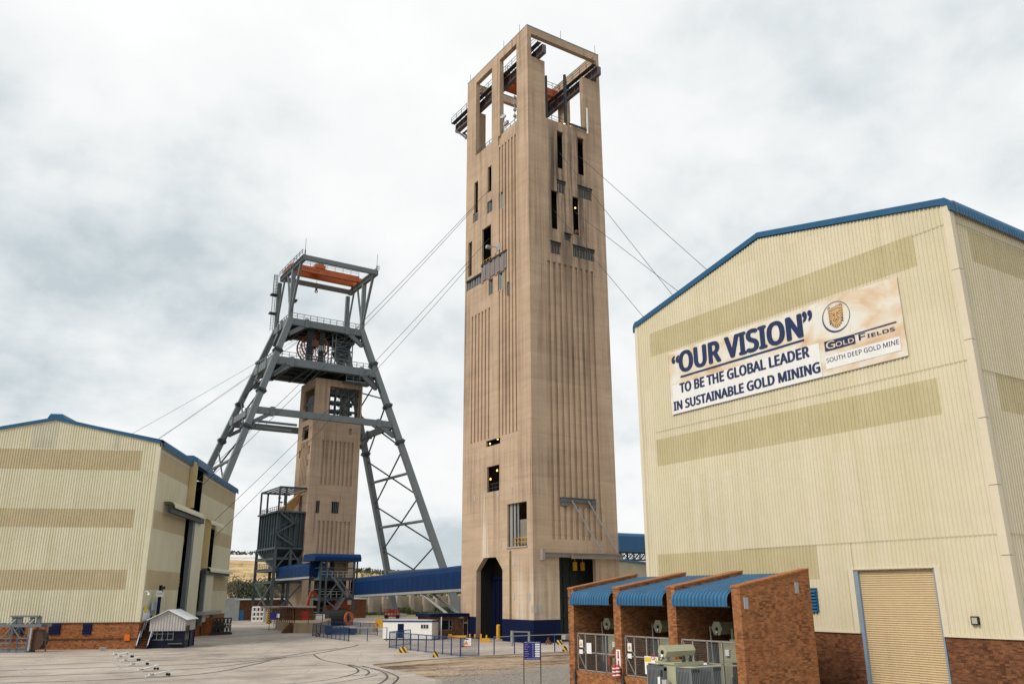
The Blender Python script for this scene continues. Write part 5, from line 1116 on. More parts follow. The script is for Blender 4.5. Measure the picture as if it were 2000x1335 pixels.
for k, (xa, xb) in enumerate(((bx1 - 3.4, bx1 - 7.6), (bx1 - 7.6, bx1 - 3.4), (bx1 - 3.4, bx1 - 7.0))):
    zq0, zq1 = za + k * (zb1 - za) / 3, za + (k + 1) * (zb1 - za) / 3
    for dy in (0.0, 0.8): b.bar((xa, y + dy, zq0), (xb, y + dy, zq1), 0.1, 0.3); b.bar((xa, y + dy, zq0 + 1), (xb, y + dy, zq1 + 1), 0.07)
    b.box((xb - 0.9, y - 0.1, zq1 - 0.1), (xb + 0.9, y + 0.9, zq1)); b.railing([(xb - .9, y - .1, zq1), (xb + .9, y - .1, zq1)], 1.1, 0.9, 0.04)
b.build('stair', STEEL_M, ore)
b = MB(); p = V((bx1 - 1.2, BNY + 3, zb1 + 0.4)); b.prism([p + V((-5.0, 0, 0)), p + V((-3.2, 0, 1.6)), p + V((0, 0, 4.6)), p + V((0, 0, 2.4)), p + V((-1.6, 0, 0.2))], (0, 2.0, 0)); b.build('feed_chute', M('ochre_chute', (0.36, 0.20, 0.075), 0.7, 0.3, 0.7), ore)
b = MB()
for x_, dz in ((547, 3.0), (551, 2.0)): p = PY(x_, 995, BNY); b.tube((p.x, BNY + 1, zb1 + .3), (p.x, BNY + 1, zb1 + 0.3 + dz), 0.05); b.box((p.x - 0.3, BNY + .8, zb1 + 0.2 + dz), (p.x + .3, BNY + 1.2, zb1 + 0.5 + dz))
b.build('floodlight', STEEL_D, ore)

t0 = G(620, 1221); TSX, TSY = t0.x, t0.y; tx1 = PY(690, 1150, TSY).x; tsd = 6.0
ts = T('transfer_station', 'open steel conveyor transfer station with rounded dark blue roof', 'transfer station', ((TSX + tx1) / 2, TSY + tsd / 2, 0))
zr0, zr1 = PY(655, 1095, TSY).z, PY(655, 1080.5, TSY).z
xa, xb = PY(613.5, 1088, TSY).x, PY(704, 1088, TSY).x
b = MB(); prof = [(-0.6, zr0), (-0.6, zr1 - 0.7), (-0.2, zr1 - 0.15), (0.4, zr1), (tsd - 0.4, zr1), (tsd + 0.2, zr1 - .15), (tsd + 0.6, zr1 - .7), (tsd + .6, zr0)]
b.prism([(xa, TSY + p[0], p[1]) for p in prof], (xb - xa, 0, 0)); b.build('roof', GALBLUE, ts)
for x in (TSX, TSX + 1.2, tx1):
    for y in (TSY, TSY + tsd): b = MB(); b.ibeam((x, y, 0), (x, y, zr0), 0.36, 0.4); b.build('post', STEEL_M, ts)
b = MB(); b.bar((xb - .6, TSY, zr0), (xb - .6, TSY, zr0 - 6.5), .28); b.build('post', STEEL_D, ts)
lv = [PY(650, y, TSY).z for y in (1169, 1130)]
for z in lv:
    b = MB()
    for y in (TSY, TSY + tsd): b.ibeam((TSX, y, z), (tx1, y, z), 0.3, 0.5)
    for k in range(4): x = TSX + (tx1 - TSX) * k / 3; b.bar((x, TSY, z), (x, TSY + tsd, z), 0.25, 0.4)
    b.box((TSX, TSY, z + 0.25), (tx1, TSY + tsd, z + 0.32)); b.build('floor_deck', STEEL_M, ts)
    b = MB(); b.railing([(TSX, TSY - .1, z + .3), (tx1, TSY - .1, z + .3), (tx1, TSY + tsd, z + .3)], 1.2, 1.2, 0.045); b.build('railing', STEEL_L, ts)
b = MB(); mxs = (TSX + tx1) / 2
for za, zb_ in ((0.5, lv[0]), (lv[0], lv[1])):
    b.bar((TSX + 1.2, TSY, za + (zb_ - za)), (tx1, TSY, za), 0.24) if za < 1 else (b.bar((TSX + 1.2, TSY, za), (mxs + .6, TSY, zb_), 0.22), b.bar((tx1, TSY, za), (mxs + .6, TSY, zb_), 0.22))
    b.bar((TSX, TSY + tsd, za), (tx1, TSY + tsd, zb_), 0.2)
b.build('brace', STEEL, ts)
b = MB()                                                   # access stairs and sub-frames on the near side
for za, zb_, xa_, xb_ in ((0.2, lv[0] + .3, TSX + 1.6, tx1 - 2.2), (lv[0] + .3, lv[1] + .3, tx1 - 1.6, TSX + 2.4)):
    for dy in (-1.1, -.3): b.bar((xa_, TSY + dy, za), (xb_, TSY + dy, zb_), .09, .28); b.bar((xa_, TSY + dy, za + 1), (xb_, TSY + dy, zb_ + 1), .06)
    for k in range(14): p = V((xa_, TSY - 1.1, za)).lerp(V((xb_, TSY - 1.1, zb_)), (k + .5) / 14); b.box(p - V((.12, 0, .02)), p + V((.12, .8, .02)))
b.build('stair', STEEL, ts)
b = MB()
for z in (lv[0] * .5, (lv[0] + lv[1]) / 2, lv[1] + 2.2): b.bar((TSX, TSY + .05, z), (tx1, TSY + .05, z), .16); b.bar((TSX, TSY + tsd, z), (tx1, TSY + tsd, z), .16); b.bar((TSX, TSY, z), (TSX, TSY + tsd, z), .16); b.bar((tx1, TSY, z), (tx1, TSY + tsd, z), .16)
for k in range(5): x = TSX + 2 + (tx1 - TSX - 3) * k / 4; b.bar((x, TSY + tsd - .3, lv[1] + .3), (x, TSY + tsd - .3, zr0), .14)
b.bar((TSX, TSY + tsd, lv[1]), (tx1, TSY + tsd, zr0), .14); b.bar((tx1, TSY + tsd, lv[1]), (TSX, TSY + tsd, zr0), .14); b.build('girt', STEEL_M, ts)
b = MB(); z = lv[1] + 0.3; b.box((TSX + 3.6, TSY + 2, z), (TSX + 6.2, TSY + 4.6, z + 3.4)); b.tube((TSX + 3.2, TSY + 1.4, z + 3.2), (tx1 - 1.0, TSY + 1.4, z + 3.2), 0.22, 8); b.tube((tx1 - 1.0, TSY + 1.4, z + 3.2), (tx1 - 1.0, TSY + 1.4, z + 1.4), 0.22, 8); b.build('pulley_housing', M('ochre_housing', (0.24, 0.15, 0.07), 0.7, 0.3), ts)
b = MB(); b.box((TSX + 0.6, TSY + 2, z), (TSX + 1.9, TSY + 3.5, z + 2.6)); b.box((TSX + 2.3, TSY + 1.2, z), (TSX + 3.1, TSY + 2, z + 1.6)); b.build('drive_cabinet', GALBLUE2, ts)
b = MB(); z = lv[0] + .3
for k in range(9): b.bar((TSX + .5 + k * .85, TSY + 2.5, z), (TSX + .5 + k * .85, TSY + 2.5, lv[1]), 0.18)
b.box((TSX + .4, TSY + 3.4, z), (tx1 - .4, TSY + 3.6, lv[1] - .3)); b.build('screen_wall', M('black_screen', (0.02, 0.022, 0.022), 0.8), ts)
b = MB(); b.box((TSX + 0.3, TSY + 4, 0), (tx1 - .3, TSY + 4.2, lv[0] - .3)); b.build('rear_screen', MATS['black_screen'], ts)
# covered conveyor galleries
def gallery(name, label, P, Q, wd, h, mat, root_loc, cat='conveyor'):
    P, Q = V(P), V(Q); g = T(name, label, cat, root_loc); d = (Q - P); r = d.cross(V((0, 0, 1))).normalized(); u = V((0, 0, 1))
    prof = [(-wd / 2, 0), (-wd / 2, h * 0.72), (-wd * 0.38, h * 0.92), (-wd * 0.2, h), (wd * 0.2, h), (wd * 0.38, h * 0.92), (wd / 2, h * 0.72), (wd / 2, 0)]
    b = MB(); b.prism([P + r * x + u * z for x, z in prof], d); b.build('cover', mat, g)
    b = MB()
    for s in (-1, 1): b.bar(P + r * s * (wd / 2 - .1) - u * .3, Q + r * s * (wd / 2 - .1) - u * .3, 0.18, 0.4)
    n = max(3, int(d.length / 2.5))
    for i in range(n): b.bar(P + d * i / n - r * wd / 2 - u * .35, P + d * i / n + r * wd / 2 - u * .35, 0.12, 0.2)
    b.build('under_beam', STEEL_L, g)
    for i in range(1, n + 1):
        c = P + d * (i - .5) / n
        for s in (-1, 1): b = MB(); b.obox(c + r * s * (wd / 2 + .004) + u * 0.02, d.normalized() * 0.05, u * h * .70, r * s * 0.02); b.build('sheet_joint', mat, g)
    return g
XG = 63.6
e1 = PX(899, 1134, XG - 1.3); s_pt = V((tx1 - 0.3, TSY + 2.2, 0))
z_r0, z_r1 = PX(899.5, 1152, XG - 1.3).z, PX(899.5, 1115.5, XG - 1.3).z
zl0, zl1_ = PY(694, 1165, TSY).z, PY(693, 1128.8, TSY).z
g2 = gallery('conveyor_gallery', 'long dark blue covered conveyor gallery rising into the winding tower', (tx1 + 1.75, TSY + 2.4, zl0 + 0.4), (XG + 0.6, TY + TWY + 0.0, z_r0 + 0.4), 2.8, (zl1_ - zl0) - 0.3, GALBLUE, ((tx1 + XG) / 2, (TSY + TY + TWY) / 2, 0))
b = MB()                                                        # raking struts near the tower end
for f_ in (0.66,):
    p = V((tx1 + 1.5, TSY + 2.4, zl0)).lerp(V((XG + .6, TY + TWY, z_r0)), f_)
    for s_ in (-1, 1): b.tube(V((p.x + s_, p.y, p.z)), V((p.x + s_ + 1.0, p.y - 16, 0)), .22, 8)
b.build('trestle', STEEL_L, g2)
pa, pb = PY(545, 1130, BNY - 1), PY(617, 1131, TSY + 3)
zt_ = PY(580, 1102, (BNY + TSY) / 2).z; zb_2 = PY(580, 1131, (BNY + TSY) / 2).z
gallery('conveyor_gallery', 'short dark blue covered conveyor gallery between ore bin and transfer station', (PY(546, 1116, BNY + 2).x + 1, BNY + 2, zb_2 + .4), (TSX + 0.5, TSY + 3.2, zb_2 + .6), 3.6, zt_ - zb_2 - 0.3, GALBLUE, (TSX - 1, (BNY + TSY) / 2, 0))

# ================================================================== far buildings and walls
fb = T('brick_building', 'low red brick building with flat pale roof beyond the yard', 'building', (*G(505, 1211).xy, 0))
p = G(457, 1211); px1 = p.x + 34; zt = ZAT(470, 1171, p)
facade((p.x, p.y, 0), (1, 0, 0), (0, 1, 0), 34, zt, [], 0.3).build('wall', BRK2, fb); facade((p.x, p.y, 0), (0, 1, 0), (1, 0, 0), 14, zt, [], 0.3).build('wall', BRK2, fb)
b = MB(); b.box((p.x - .3, p.y - .3, zt), (p.x + 34, p.y + 14, zt + .25)); b.build('roof', ZINCW, fb)
q0, q1 = PY(467, 1200, p.y), PY(476, 1200, p.y); b = MB(); b.box((q0.x, p.y - .08, 0), (q1.x, p.y - .01, ZAT(471, 1191, p))); b.build('door', M('bright_blue_door', (0.03, 0.16, 0.38), .5), fb)
sh = MB(); p2 = G(447, 1212); sh.box((p2.x - 4, p2.y + 3, 0), (p2.x + 3, p2.y + 9, 5.2)); tag(sh.build('shed', M('pale_shed', (0.40, 0.42, 0.42), .6)), 'pale grey shed between cream winder house and brick building', 'shed')
rw = T('retaining_wall', 'high buff concrete retaining wall with piers behind the conveyor', 'wall', (120, 245, 0))
RWY = 243.0; x0_, x1_ = PY(640, 1180, RWY).x, PY(930, 1180, RWY).x; zt = ZAT(800, 1163, (PY(800, 1163, RWY).x, RWY))
n = 11
for k in range(n):
    xa, xb = x0_ + (x1_ - x0_) * k / n, x0_ + (x1_ - x0_) * (k + 1) / n; dz = -0.9 * (k % 3 == 1)
    b = MB(); b.box((xa, RWY, 0), (xb - 1.3, RWY + 1.5, zt + dz)); b.build('wall_panel', CONCWALL, rw)
    b = MB(); b.box((xb - 1.3, RWY - 1.4, 0), (xb, RWY + 1.5, zt + .4)); b.build('pier', CONCWALL, rw)
    b = MB(); b.box((xa + .1, RWY - .15, 0), (xa + .35, RWY - .01, zt - .5)); b.build('downpipe', STEEL_D, rw)
# conveyor and low shed seen between the tower and the right winder house
QY = 175.0
rg = T('conveyor_gallery', 'dark blue conveyor gallery on lattice truss right of the winding tower', 'conveyor', (PY(1236, 1060, QY).x, QY, 0))
xa, xb = PY(1205, 1060, QY).x, PY(1300, 1060, QY).x; z0, z1 = PY(1236, 1077, QY).z, PY(1236, 1040, QY).z; zt0 = PY(1236, 1092, QY).z
b = MB(); b.prism([(xa + .8, QY, z0), (xa + .8, QY, z1 - .9), (xa + .8, QY + .5, z1 - .2), (xa + .8, QY + 1.3, z1), (xa + .8, QY + 3.2, z1), (xa + .8, QY + 3.8, z0)], (xb - xa, 0, 0)); b.build('cover', GALBLUE2, rg)
b = MB()
for y in (QY + .3, QY + 3.4):
    b.bar((xa - 3, y, z0 - .1), (xb, y, z0 - .1), .3); b.bar((xa - 3, y, zt0), (xb, y, zt0), .3); n = 9
    for k in range(n): x = xa - 3 + (xb - xa + 3) * k / n; w_ = (xb - xa + 3) / n; b.bar((x, y, zt0), (x, y, z0), .2); b.bar((x, y, zt0), (x + w_, y, z0), .14); b.bar((x + w_, y, zt0), (x, y, z0), .14)
for x in (xa - 2.5, xb - 2): b.bar((x, QY + .3, 0), (x, QY + .3, zt0), .5); b.bar((x, QY + 3.4, 0), (x, QY + 3.4, zt0), .5)
b.build('truss', STEEL_D, rg)
ls = T('low_shed', 'low beige shed with blue roof between tower and right winder house', 'building', (PY(1236, 1110, 150).x, 153, 0))
xa, xb = PY(1200, 1100, 150).x, PY(1290, 1100, 150).x; zl_, zr_ = PY(1210, 1094, 150).z, PY(1262, 1100, 150).z
b = MB(); b.prism([(xa, 150, 0), (xb, 150, 0), (xb, 150, zr_ - .4), (xa, 150, zl_)], (0, 12, 0)); b.build('wall', M('beige_shed', (0.36, 0.32, 0.22), .6, streak=.2), ls)
b = MB(); b.prism([(xa, 149.5, zl_ + .05), (xb, 149.5, zr_ - .35), (xb, 149.5, zr_ + .1), (xa, 149.5, zl_ + .4)], (0, 13, 0)); b.build('roof', BLUE, ls)
b = MB(); b.box((xa, 149.94, 0), (xb, 149.99, 3.5)); b.build('door_opening', BLACK, ls)
# ================================================================== winding ropes
def rope(a, b_, label, r=0.045, sag=0.0, mat=None):
    a, b_ = V(a), V(b_); m = MB(); n = 14; pts = [a.lerp(b_, i / n) - V((0, 0, sag * 4 * (i / n) * (1 - i / n))) for i in range(n + 1)]
    m.path(pts, r, 5); o = m.build('winding_rope', mat or STEEL_D, smooth=True); tag(o, label, 'rope', 'steel winding ropes'); return o
wc = lambda r, fz: V((TX + 0.5, TY + (r[0] + r[1]) / 2, r[2] + (r[3] - r[2]) * fz))
hol = lambda h, fz: LC - NB * 1.5 + DB * ((h[0] + h[1]) / 2) + V((0, 0, h[2] + (h[3] - h[2]) * fz))
LRr = 0.036
rope(wc(LW[0], 0.25), hol(holes[0], 0.42), 'uppermost rope from tower left face to winder house roof opening', LRr, 1.2)
rope(wc(LW[1], 0.35), hol(holes[0], 0.18), 'second rope from tower left face, ending in the roof-high opening', LRr, 1.2)
rope(wc(LW[5], 0.72), hol(holes[1], 0.8), 'third rope down from tower left face to the hooded lower opening', LRr, 1.2)
rope(wc(LW[6], 0.45), hol(holes[1], 0.35), 'lowest rope from tower left face to the hooded lower opening', LRr, 1.2)
wr = lambda r, fz: V((TX + (r[0] + r[1]) / 2, TY + 0.5, r[2] + (r[3] - r[2]) * fz))
for r, fz, (px, py), lb in ((RW[0], 0.5, (1311, 573), 'rope from upper left slot of tower right face to right winder house'), (RW[1], 0.55, (1382, 528), 'uppermost rope from tower right face to right winder house'),
                            (RW[4], 0.55, (1250, 611), 'lowest rope from tower right face to right winder house'), (RW[5], 0.65, (1322, 567), 'rope from lower right slot of tower right face to right winder house')):
    a = wr(r, fz); q = PX(px, py, a.x + (2.0 if px < 1300 else 0.5)); d = (q - a); rope(a, a + d * 1.04, lb, 0.034)
hw = PY(612, 668, 193.5)
for k, (px, py) in enumerate(((255, 840), (302, 853), (310, 849))):
    q = PY(px, py, 192 + 1.7 * k); a = V((hw.x - 3.2, 192 + 1.7 * k, hw.z + 0.9 - .4 * k)); d = q - a; q = a + d * ((8 - a.z) / d.z)
    rope(a, q, ('left of three', 'middle of three', 'right of three')[k] + ' thin ropes from headframe wheels down behind the left winder house', 0.05, 1.0, STEEL_L)
# ================================================================== transformer bays (brick cross walls, blue bullnose roofs)
QX = 32.0; QXB = 37.3
yq = lambda x, y=1220: PX(x, y, QX).y
piers = [(yq(1121), yq(1110.5)), (yq(1213), yq(1199)), (yq(1322), yq(1305)), (yq(1450), yq(1433))]
zfr, zbk = 6.23, 7.1
bay = T('transformer_bays', 'row of three orange brick transformer bays with blue curved roofs', 'building', ((QX + QXB) / 2, (piers[0][1] + piers[3][0]) / 2, 0))
for i, (y0, y1) in enumerate(piers):
    b = MB(); b.prism([(QX, y0, 0), (QXB, y0, 0), (QXB, y0, zbk), (QX, y0, zfr)], (0, y1 - y0, 0)); wl = b.build('cross_wall', BRK, bay)
    b = MB(); n = 26                                           # brick-on-edge coping, brick by brick
    for k in range(n):
        xa, xb = QX - 0.04 + (QXB - QX + .06) * k / n, QX - 0.04 + (QXB - QX + .06) * (k + .93) / n; za, zb_ = zfr + (zbk - zfr) * (xa - QX) / (QXB - QX), zfr + (zbk - zfr) * (xb - QX) / (QXB - QX); j = random.uniform(0, .012)
        b.prism([(xa, y0 - .03, za), (xb, y0 - .03, zb_), (xb, y0 - .03, zb_ + .085 + j), (xa, y0 - .03, za + .085 + j)], (0, y1 - y0 + .06, 0))
    b.build('coping', M('coping_brick', (0.30, 0.115, 0.042), .85, .45, 4.0), wl)
zsill = PX(1165, 1313, QX).z
for i in range(3):
    ya, yb_ = piers[i + 1][1], piers[i][0]                     # opening from ya to yb_
    b = MB(); b.box((QX + .06, ya, 0), (QX + .4, yb_, zsill)); b.build('front_wall', BRK, bay)
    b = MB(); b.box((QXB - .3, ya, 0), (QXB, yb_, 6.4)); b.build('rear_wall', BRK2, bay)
    b = MB(); b.box((QX + .4, ya, 0), (QXB - .3, yb_, 0.12)); b.build('floor_slab', CONC, bay)
    p, n = [V((QX - .28, 0, 5.33)), V((QX - .28, 0, 5.5))], [V((-1, 0, 0))] * 2
    for k in range(7): a = R_(90 * k / 6); p.append(V((QX + .17 - .45 * math.cos(a), 0, 5.6 + .45 * math.sin(a)))); n.append(V((-math.cos(a), 0, math.sin(a))))
    p.append(V((QXB + .1, 0, 6.05 + (zbk - zfr)))); n.append(V((0, 0, 1)))
    b = MB(); corr_sweep(b, lambda q: V((0, q, 0)), ya + .06, yb_ - .03, p, n, 0.25, 0.07); b.build('roof_sheet', BLUE, bay)
    b = MB(); b.box((QX - .2, ya + .05, 5.28), (QX - .1, yb_ - .05, 5.36)); b.build('eave_beam', STEEL_D, bay)
    for xx in (QX + .55, QXB - .9): b = MB(); z = 6.05 + (zbk - zfr) * (xx - QX) / (QXB - QX); b.box((xx, ya + .001, z + .03), (xx + .2, ya + .06, z + .2)); b.build('roof_cleat', ZINC, bay)
    # gate: frame, mesh infill, signs
    zt_ = PX(1165, 1238, QX).z; g = MB(); gx = QX + .22; tw = .07
    ys = [ya + .08, ya + (yb_ - ya) * .27, ya + (yb_ - ya) * .52, ya + (yb_ - ya) * .78, yb_ - .08]
    for y in ys: g.bar((gx, y, zsill + .03), (gx, y, zt_), tw)
    for z in (zsill + .05, (zsill + zt_) / 2, zt_): g.bar((gx, ya + .05, z), (gx, yb_ - .05, z), tw)
    g.bar((gx, ys[3], zsill + .05), (gx, ys[4], (zsill + zt_) / 2), .04); g.bar((gx, ys[3], (zsill + zt_) / 2), (gx, ys[4], zt_), .04)
    go = g.build('gate', M('galvanised_gate', (0.27, 0.245, 0.215), .55, metal=.2), bay)
    b = MB(); b.quad((gx, ya + .08, zsill + .05), (gx, yb_ - .08, zsill + .05), (gx, yb_ - .08, zt_), (gx, ya + .08, zt_)); b.build('mesh_infill', GMESH, go)
    ym = (ys[3] + ys[4]) / 2
    b = MB(); b.box((gx - .06, ym - .17, zsill + 1.32), (gx - .045, ym + .17, zsill + 1.75)); b.box((gx - .06, ym - .14, zsill + .95), (gx - .045, ym + .20, zsill + 1.2)); b.build('warning_sign', PAPER, go)
    b = MB(); b.prism([(gx - .066, ym - .12, zsill + 1.42), (gx - .066, ym + .12, zsill + 1.42), (gx - .066, ym, zsill + 1.68)], (.004, 0, 0)); b.build('warning_triangle', M('amber_print', (.62, .26, .01), .5), go)
    if i != 1:
        yn = ys[2] + (ys[3] - ys[2]) * (.62 if i == 0 else .3); b = MB(); b.box((gx - .06, yn - .23, zsill + (1.0 if i == 0 else .45)), (gx - .045, yn + .23, zsill + (1.6 if i == 0 else 1.05))); b.build('notice', PAPER, go)
# junction plates on the end wall, slots, downpipes, wall lamp
for x_, y_ in ((1456, 1177), (1555, 1147)): p = PY(x_, y_, piers[3][0]); b = MB(); b.box((p.x - .13, p.y - .06, p.z - .27), (p.x + .13, p.y - .002, p.z + .27)); b.build('junction_plate', M('grey_plate', (.30, .32, .34), .5), bay)
b = MB()
for y in (piers[0][0] - .05, piers[1][0] - .03): b = MB(); b.tube((QX - .05, y, 0), (QX - .05, y, zsill + .1), .045, 8); b.ring((QX - .06, y, zsill - .3), (1, 0, 0), 0, .12, .1, 10); b.build('drain_pipe', STEEL_D, bay)
p = PX(1111, 1243, QX); b = MB(); b.box((p.x - .3, p.y - .05, p.z - .14), (p.x - .05, p.y + .35, p.z + .12)); tag(b.build('bulkhead_light', STEEL_L), 'small grey bulkhead light on the leftmost brick bay pillar', 'light')
# fire point on the second pillar
ym = (piers[1][0] + piers[1][1]) / 2; p = PX(1207, 1284, QX)
b = MB(); b.box((QX - .03, ym - .18, p.z - .5), (QX - .002, ym + .18, p.z + .45)); fs = tag(b.build('fire_sign', PAPER), 'white and red fire extinguisher sign on the second brick pillar', 'sign')
b = MB(); 
for dz in (.08, -.42): b.box((QX - .036, ym - .06, p.z + dz - .02), (QX - .031, ym + .06, p.z + dz + .3)); b.prism([(QX - .036, ym - .1, p.z + dz - .02), (QX - .036, ym + .1, p.z + dz - .02), (QX - .036, ym, p.z + dz - .15)], (.004, 0, 0))
b.build('red_print', RED, fs)
for k, dy in ((0, .16), (1, -.15)):
    p = PX(1206, 1308, QX); b = MB(); c = V((QX - .2, ym + dy, p.z)); b.tube(c - V((0, 0, .32)), c + V((0, 0, .22)), .13, 10); b.tube(c + V((0, 0, .22)), c + V((0, 0, .34)), .13, 10, .05); o = b.build('fire_extinguisher', RED); tag(o, ('left', 'right')[k] + ' one of two red and white bagged extinguishers on the second brick pillar', 'extinguisher', 'extinguishers on the brick pillar')
    for j in range(3):
        b = MB(); z = -.28 + j * .18 + .04 * k; b.tube(c + V((0, 0, z)), c + V((0, 0, z + .07)), .135, 10); ob = b.build('white_band', PAPER, o)

# ------------------------------------------------------------------ oil-filled transformers
def transformer(root, c, hexz, L, q=0.76):
    """conservator drum along +x with hexagonal end, tank, radiators; c = (x,y) of the drum's near end"""
    x, y = c; hx = lambda r, a0=0: [(x, y + r * math.sin(R_(60 * k + a0)), hexz + r * math.cos(R_(60 * k + a0))) for k in range(6)]
    b = MB(); b.prism(hx(.46 * q, 30), (L, 0, 0)); b.build('conservator', TRAFO, root)
    b = MB(); b.prism([(p[0] - .05, p[1], p[2]) for p in hx(.50 * q, 30)], (.05, 0, 0)); d = b.build('end_plate', TRAFO, root)
    b = MB(); b.ring((x - .06, y - .01, hexz - .03), (1, 0, 0), .0, .09, .04, 12); b.box((x - .08, y - .06, hexz - .3), (x - .055, y + .0, hexz - .06)); b.build('level_gauge', BLACK, d)
    b = MB(); b.ring((x - .09, y - .03, hexz - .17), (1, 0, 0), 0, .06, .05, 10); b.build('breather', PAPER, d)
# near transformer in front of the bays
XT = 26.5; hp = PX(1295, 1271, XT); LT = PY(1350, 1262, hp.y).x - XT
tr = T('transformer', 'grey green oil transformer with radiator banks standing in front of the brick bays', 'transformer', (XT + 1.2, hp.y, 0))
transformer(tr, (XT, hp.y), hp.z, LT, .58)
zlid = PX(1310, 1293, XT).z; b = MB(); yl0, yl1 = PX(1318, 1297, XT).y, PX(1281, 1293, XT).y
b.box((XT - .05, yl0, zlid - .08), (XT + 1.75, yl1, zlid)); b.build('lid', TRAFO, tr)
yt0, yt1 = PX(1320, 1315, XT).y, PX(1297, 1315, XT).y
b = MB(); b.box((XT + .0, yt0, .5), (XT + 1.7, yt1, zlid - .08)); b.box((XT - .1, yt0 - .02, .3), (XT + 1.8, yt1 + .02, .5)); b.build('tank', TRAFO, tr)
b = MB(); b.box((XT + .3, hp.y - .12, zlid), (XT + .5, hp.y + .12, hp.z - .22)); b.box((XT + LT - .5, hp.y - .12, zlid), (XT + LT - .3, hp.y + .12, hp.z - .22)); b.tube((XT + .1, hp.y, hp.z - .25), (XT - .1, hp.y + .1, zlid + .1), .05, 8); b.build('drum_support', TRAFO, tr)
b = MB()
for k in range(3): c = V((XT + .75 + .4 * k, yl0 + .18, zlid)); b.tube(c, c + V((0, 0, .2)), .06, 10, .04); b.path([c + V((0, 0, .2)), c + V((-.1, -.05, .27)), c + V((-.22, -.14, .15)), c + V((-.3, -.18, .02))], .028, 8)
b.build('bushing', BLACK, tr)
def radiator(y0, y1, x0, x1, z0, z1, along):
    rt = MB(); n = max(5, int(((y1 - y0) if along == 'y' else (x1 - x0)) / .085))
    for k in range(n):
        if along == 'y': a = y0 + (y1 - y0) * k / n; rt.box((x0, a, z0), (x1, a + (y1 - y0) / n * .55, z1))
        else: a = x0 + (x1 - x0) * k / n; rt.box((a, y0, z0), (a + (x1 - x0) / n * .55, y1, z1))
    rt.box((x0 + .02, y0, z1 - .18), (x1 - .02, y1, z1 - .06)); rt.box((x0 + .02, y0, z0 + .06), (x1 - .02, y1, z0 + .18)); return rt.build('radiator', RADI, tr)
zr1 = PX(1280, 1299, XT - .2).z
ra, rb = PX(1296.5, 1320, XT - .2).y, PX(1263, 1320, XT - .2).y
radiator(ra, rb, XT - .2, XT + .4, .55, zr1, 'y')
ra, rb = PX(1349, 1320, XT).y, PX(1321, 1320, XT).y; zr2 = PX(1335, 1303, XT).z
radiator(ra + .06, rb, XT, XT + .46, .55, zr2, 'y'); radiator(ra - .05, ra + .05, XT, XT + .5, .55, zr2, 'x')
radiator(ra + .06, rb, XT + 1.3, XT + 1.76, .55, zr2 + .02, 'y'); radiator(ra - .05, ra + .05, XT + 1.3, XT + 1.8, .55, zr2 + .02, 'x')
b = MB(); b.path([(XT + .1, yl0, zlid - .2), (XT + .1, ra - .12, zlid - .12), (XT + 1.7, ra - .12, zlid - .12)], .04, 8); b.build('header_pipe', TRAFO, tr)
b = MB(); c = V((XT - .32, (yt0 + yt1) / 2 + .12, 0)); b.box(c + V((0, -.2, 1.6)), c + V((.2, .12, 2.4))); b.build('rating_plate', ZINC, tr)
b = MB(); b.box(c + V((-.02, .15, 2.1)), c + V((.18, .3, 2.5))); b.box(c + V((-.01, -.2, 1.2)), c + V((.1, 0, 1.5))); b.build('label_plate', PAPER, tr)
b = MB(); b.path([(XT - .25, yt1 - .1, zlid - .3), (XT - .35, yt1 - .15, zlid - .9), (XT - .3, yt1 - .2, 1.5)], .035, 6); b.build('cable', BLACK, tr)
# warning board beside the near transformer
p = PX(1271, 1296, 27.6); b = MB(); wbz = p.z; w0, w1 = PX(1285, 1290, 27.6).y, PX(1259, 1290, 27.6).y; z0, z1 = PX(1272, 1312, 27.6).z, PX(1272, 1281, 27.6).z
b.box((27.6, w0, (z0 + z1) / 2 + .05), (27.63, w1, z1)); b.box((27.6, w1 - .22, z0 - .1), (27.63, w1, (z0 + z1) / 2 + .049)); b.box((27.64, w1 - .15, 0), (27.70, w1 - .08, z1)); b.box((27.64, w0 + .08, 0), (27.70, w0 + .15, z1)); wb = tag(b.build('warning_board', PAPER), 'yellow and white warning board on posts beside the near transformer', 'sign')
b = MB(); b.box((27.594, w1 - (w1 - w0) * .5, (z0 + z1) / 2 + .1), (27.5985, w1 - .03, z1 - .04)); b.build('yellow_panel', SGNY, wb)
b = MB(); cy = w0 + (w1 - w0) * .34; b.ring((27.596, cy, (z0 + z1) / 2 + .33), (1, 0, 0), .10, .14, .004, 20); b.bar((27.596, cy - .09, (z0 + z1) / 2 + .24), (27.596, cy + .09, (z0 + z1) / 2 + .42), .004, .03); b.build('prohibition_ring', RED, wb)
b = MB(); cy = w0 + (w1 - w0) * .12; b.prism([(27.595, cy - .1, (z0 + z1) / 2 + .16), (27.595, cy + .1, (z0 + z1) / 2 + .16), (27.595, cy, (z0 + z1) / 2 + .36)], (.004, 0, 0)); b.build('warning_triangle', SGNY, wb)
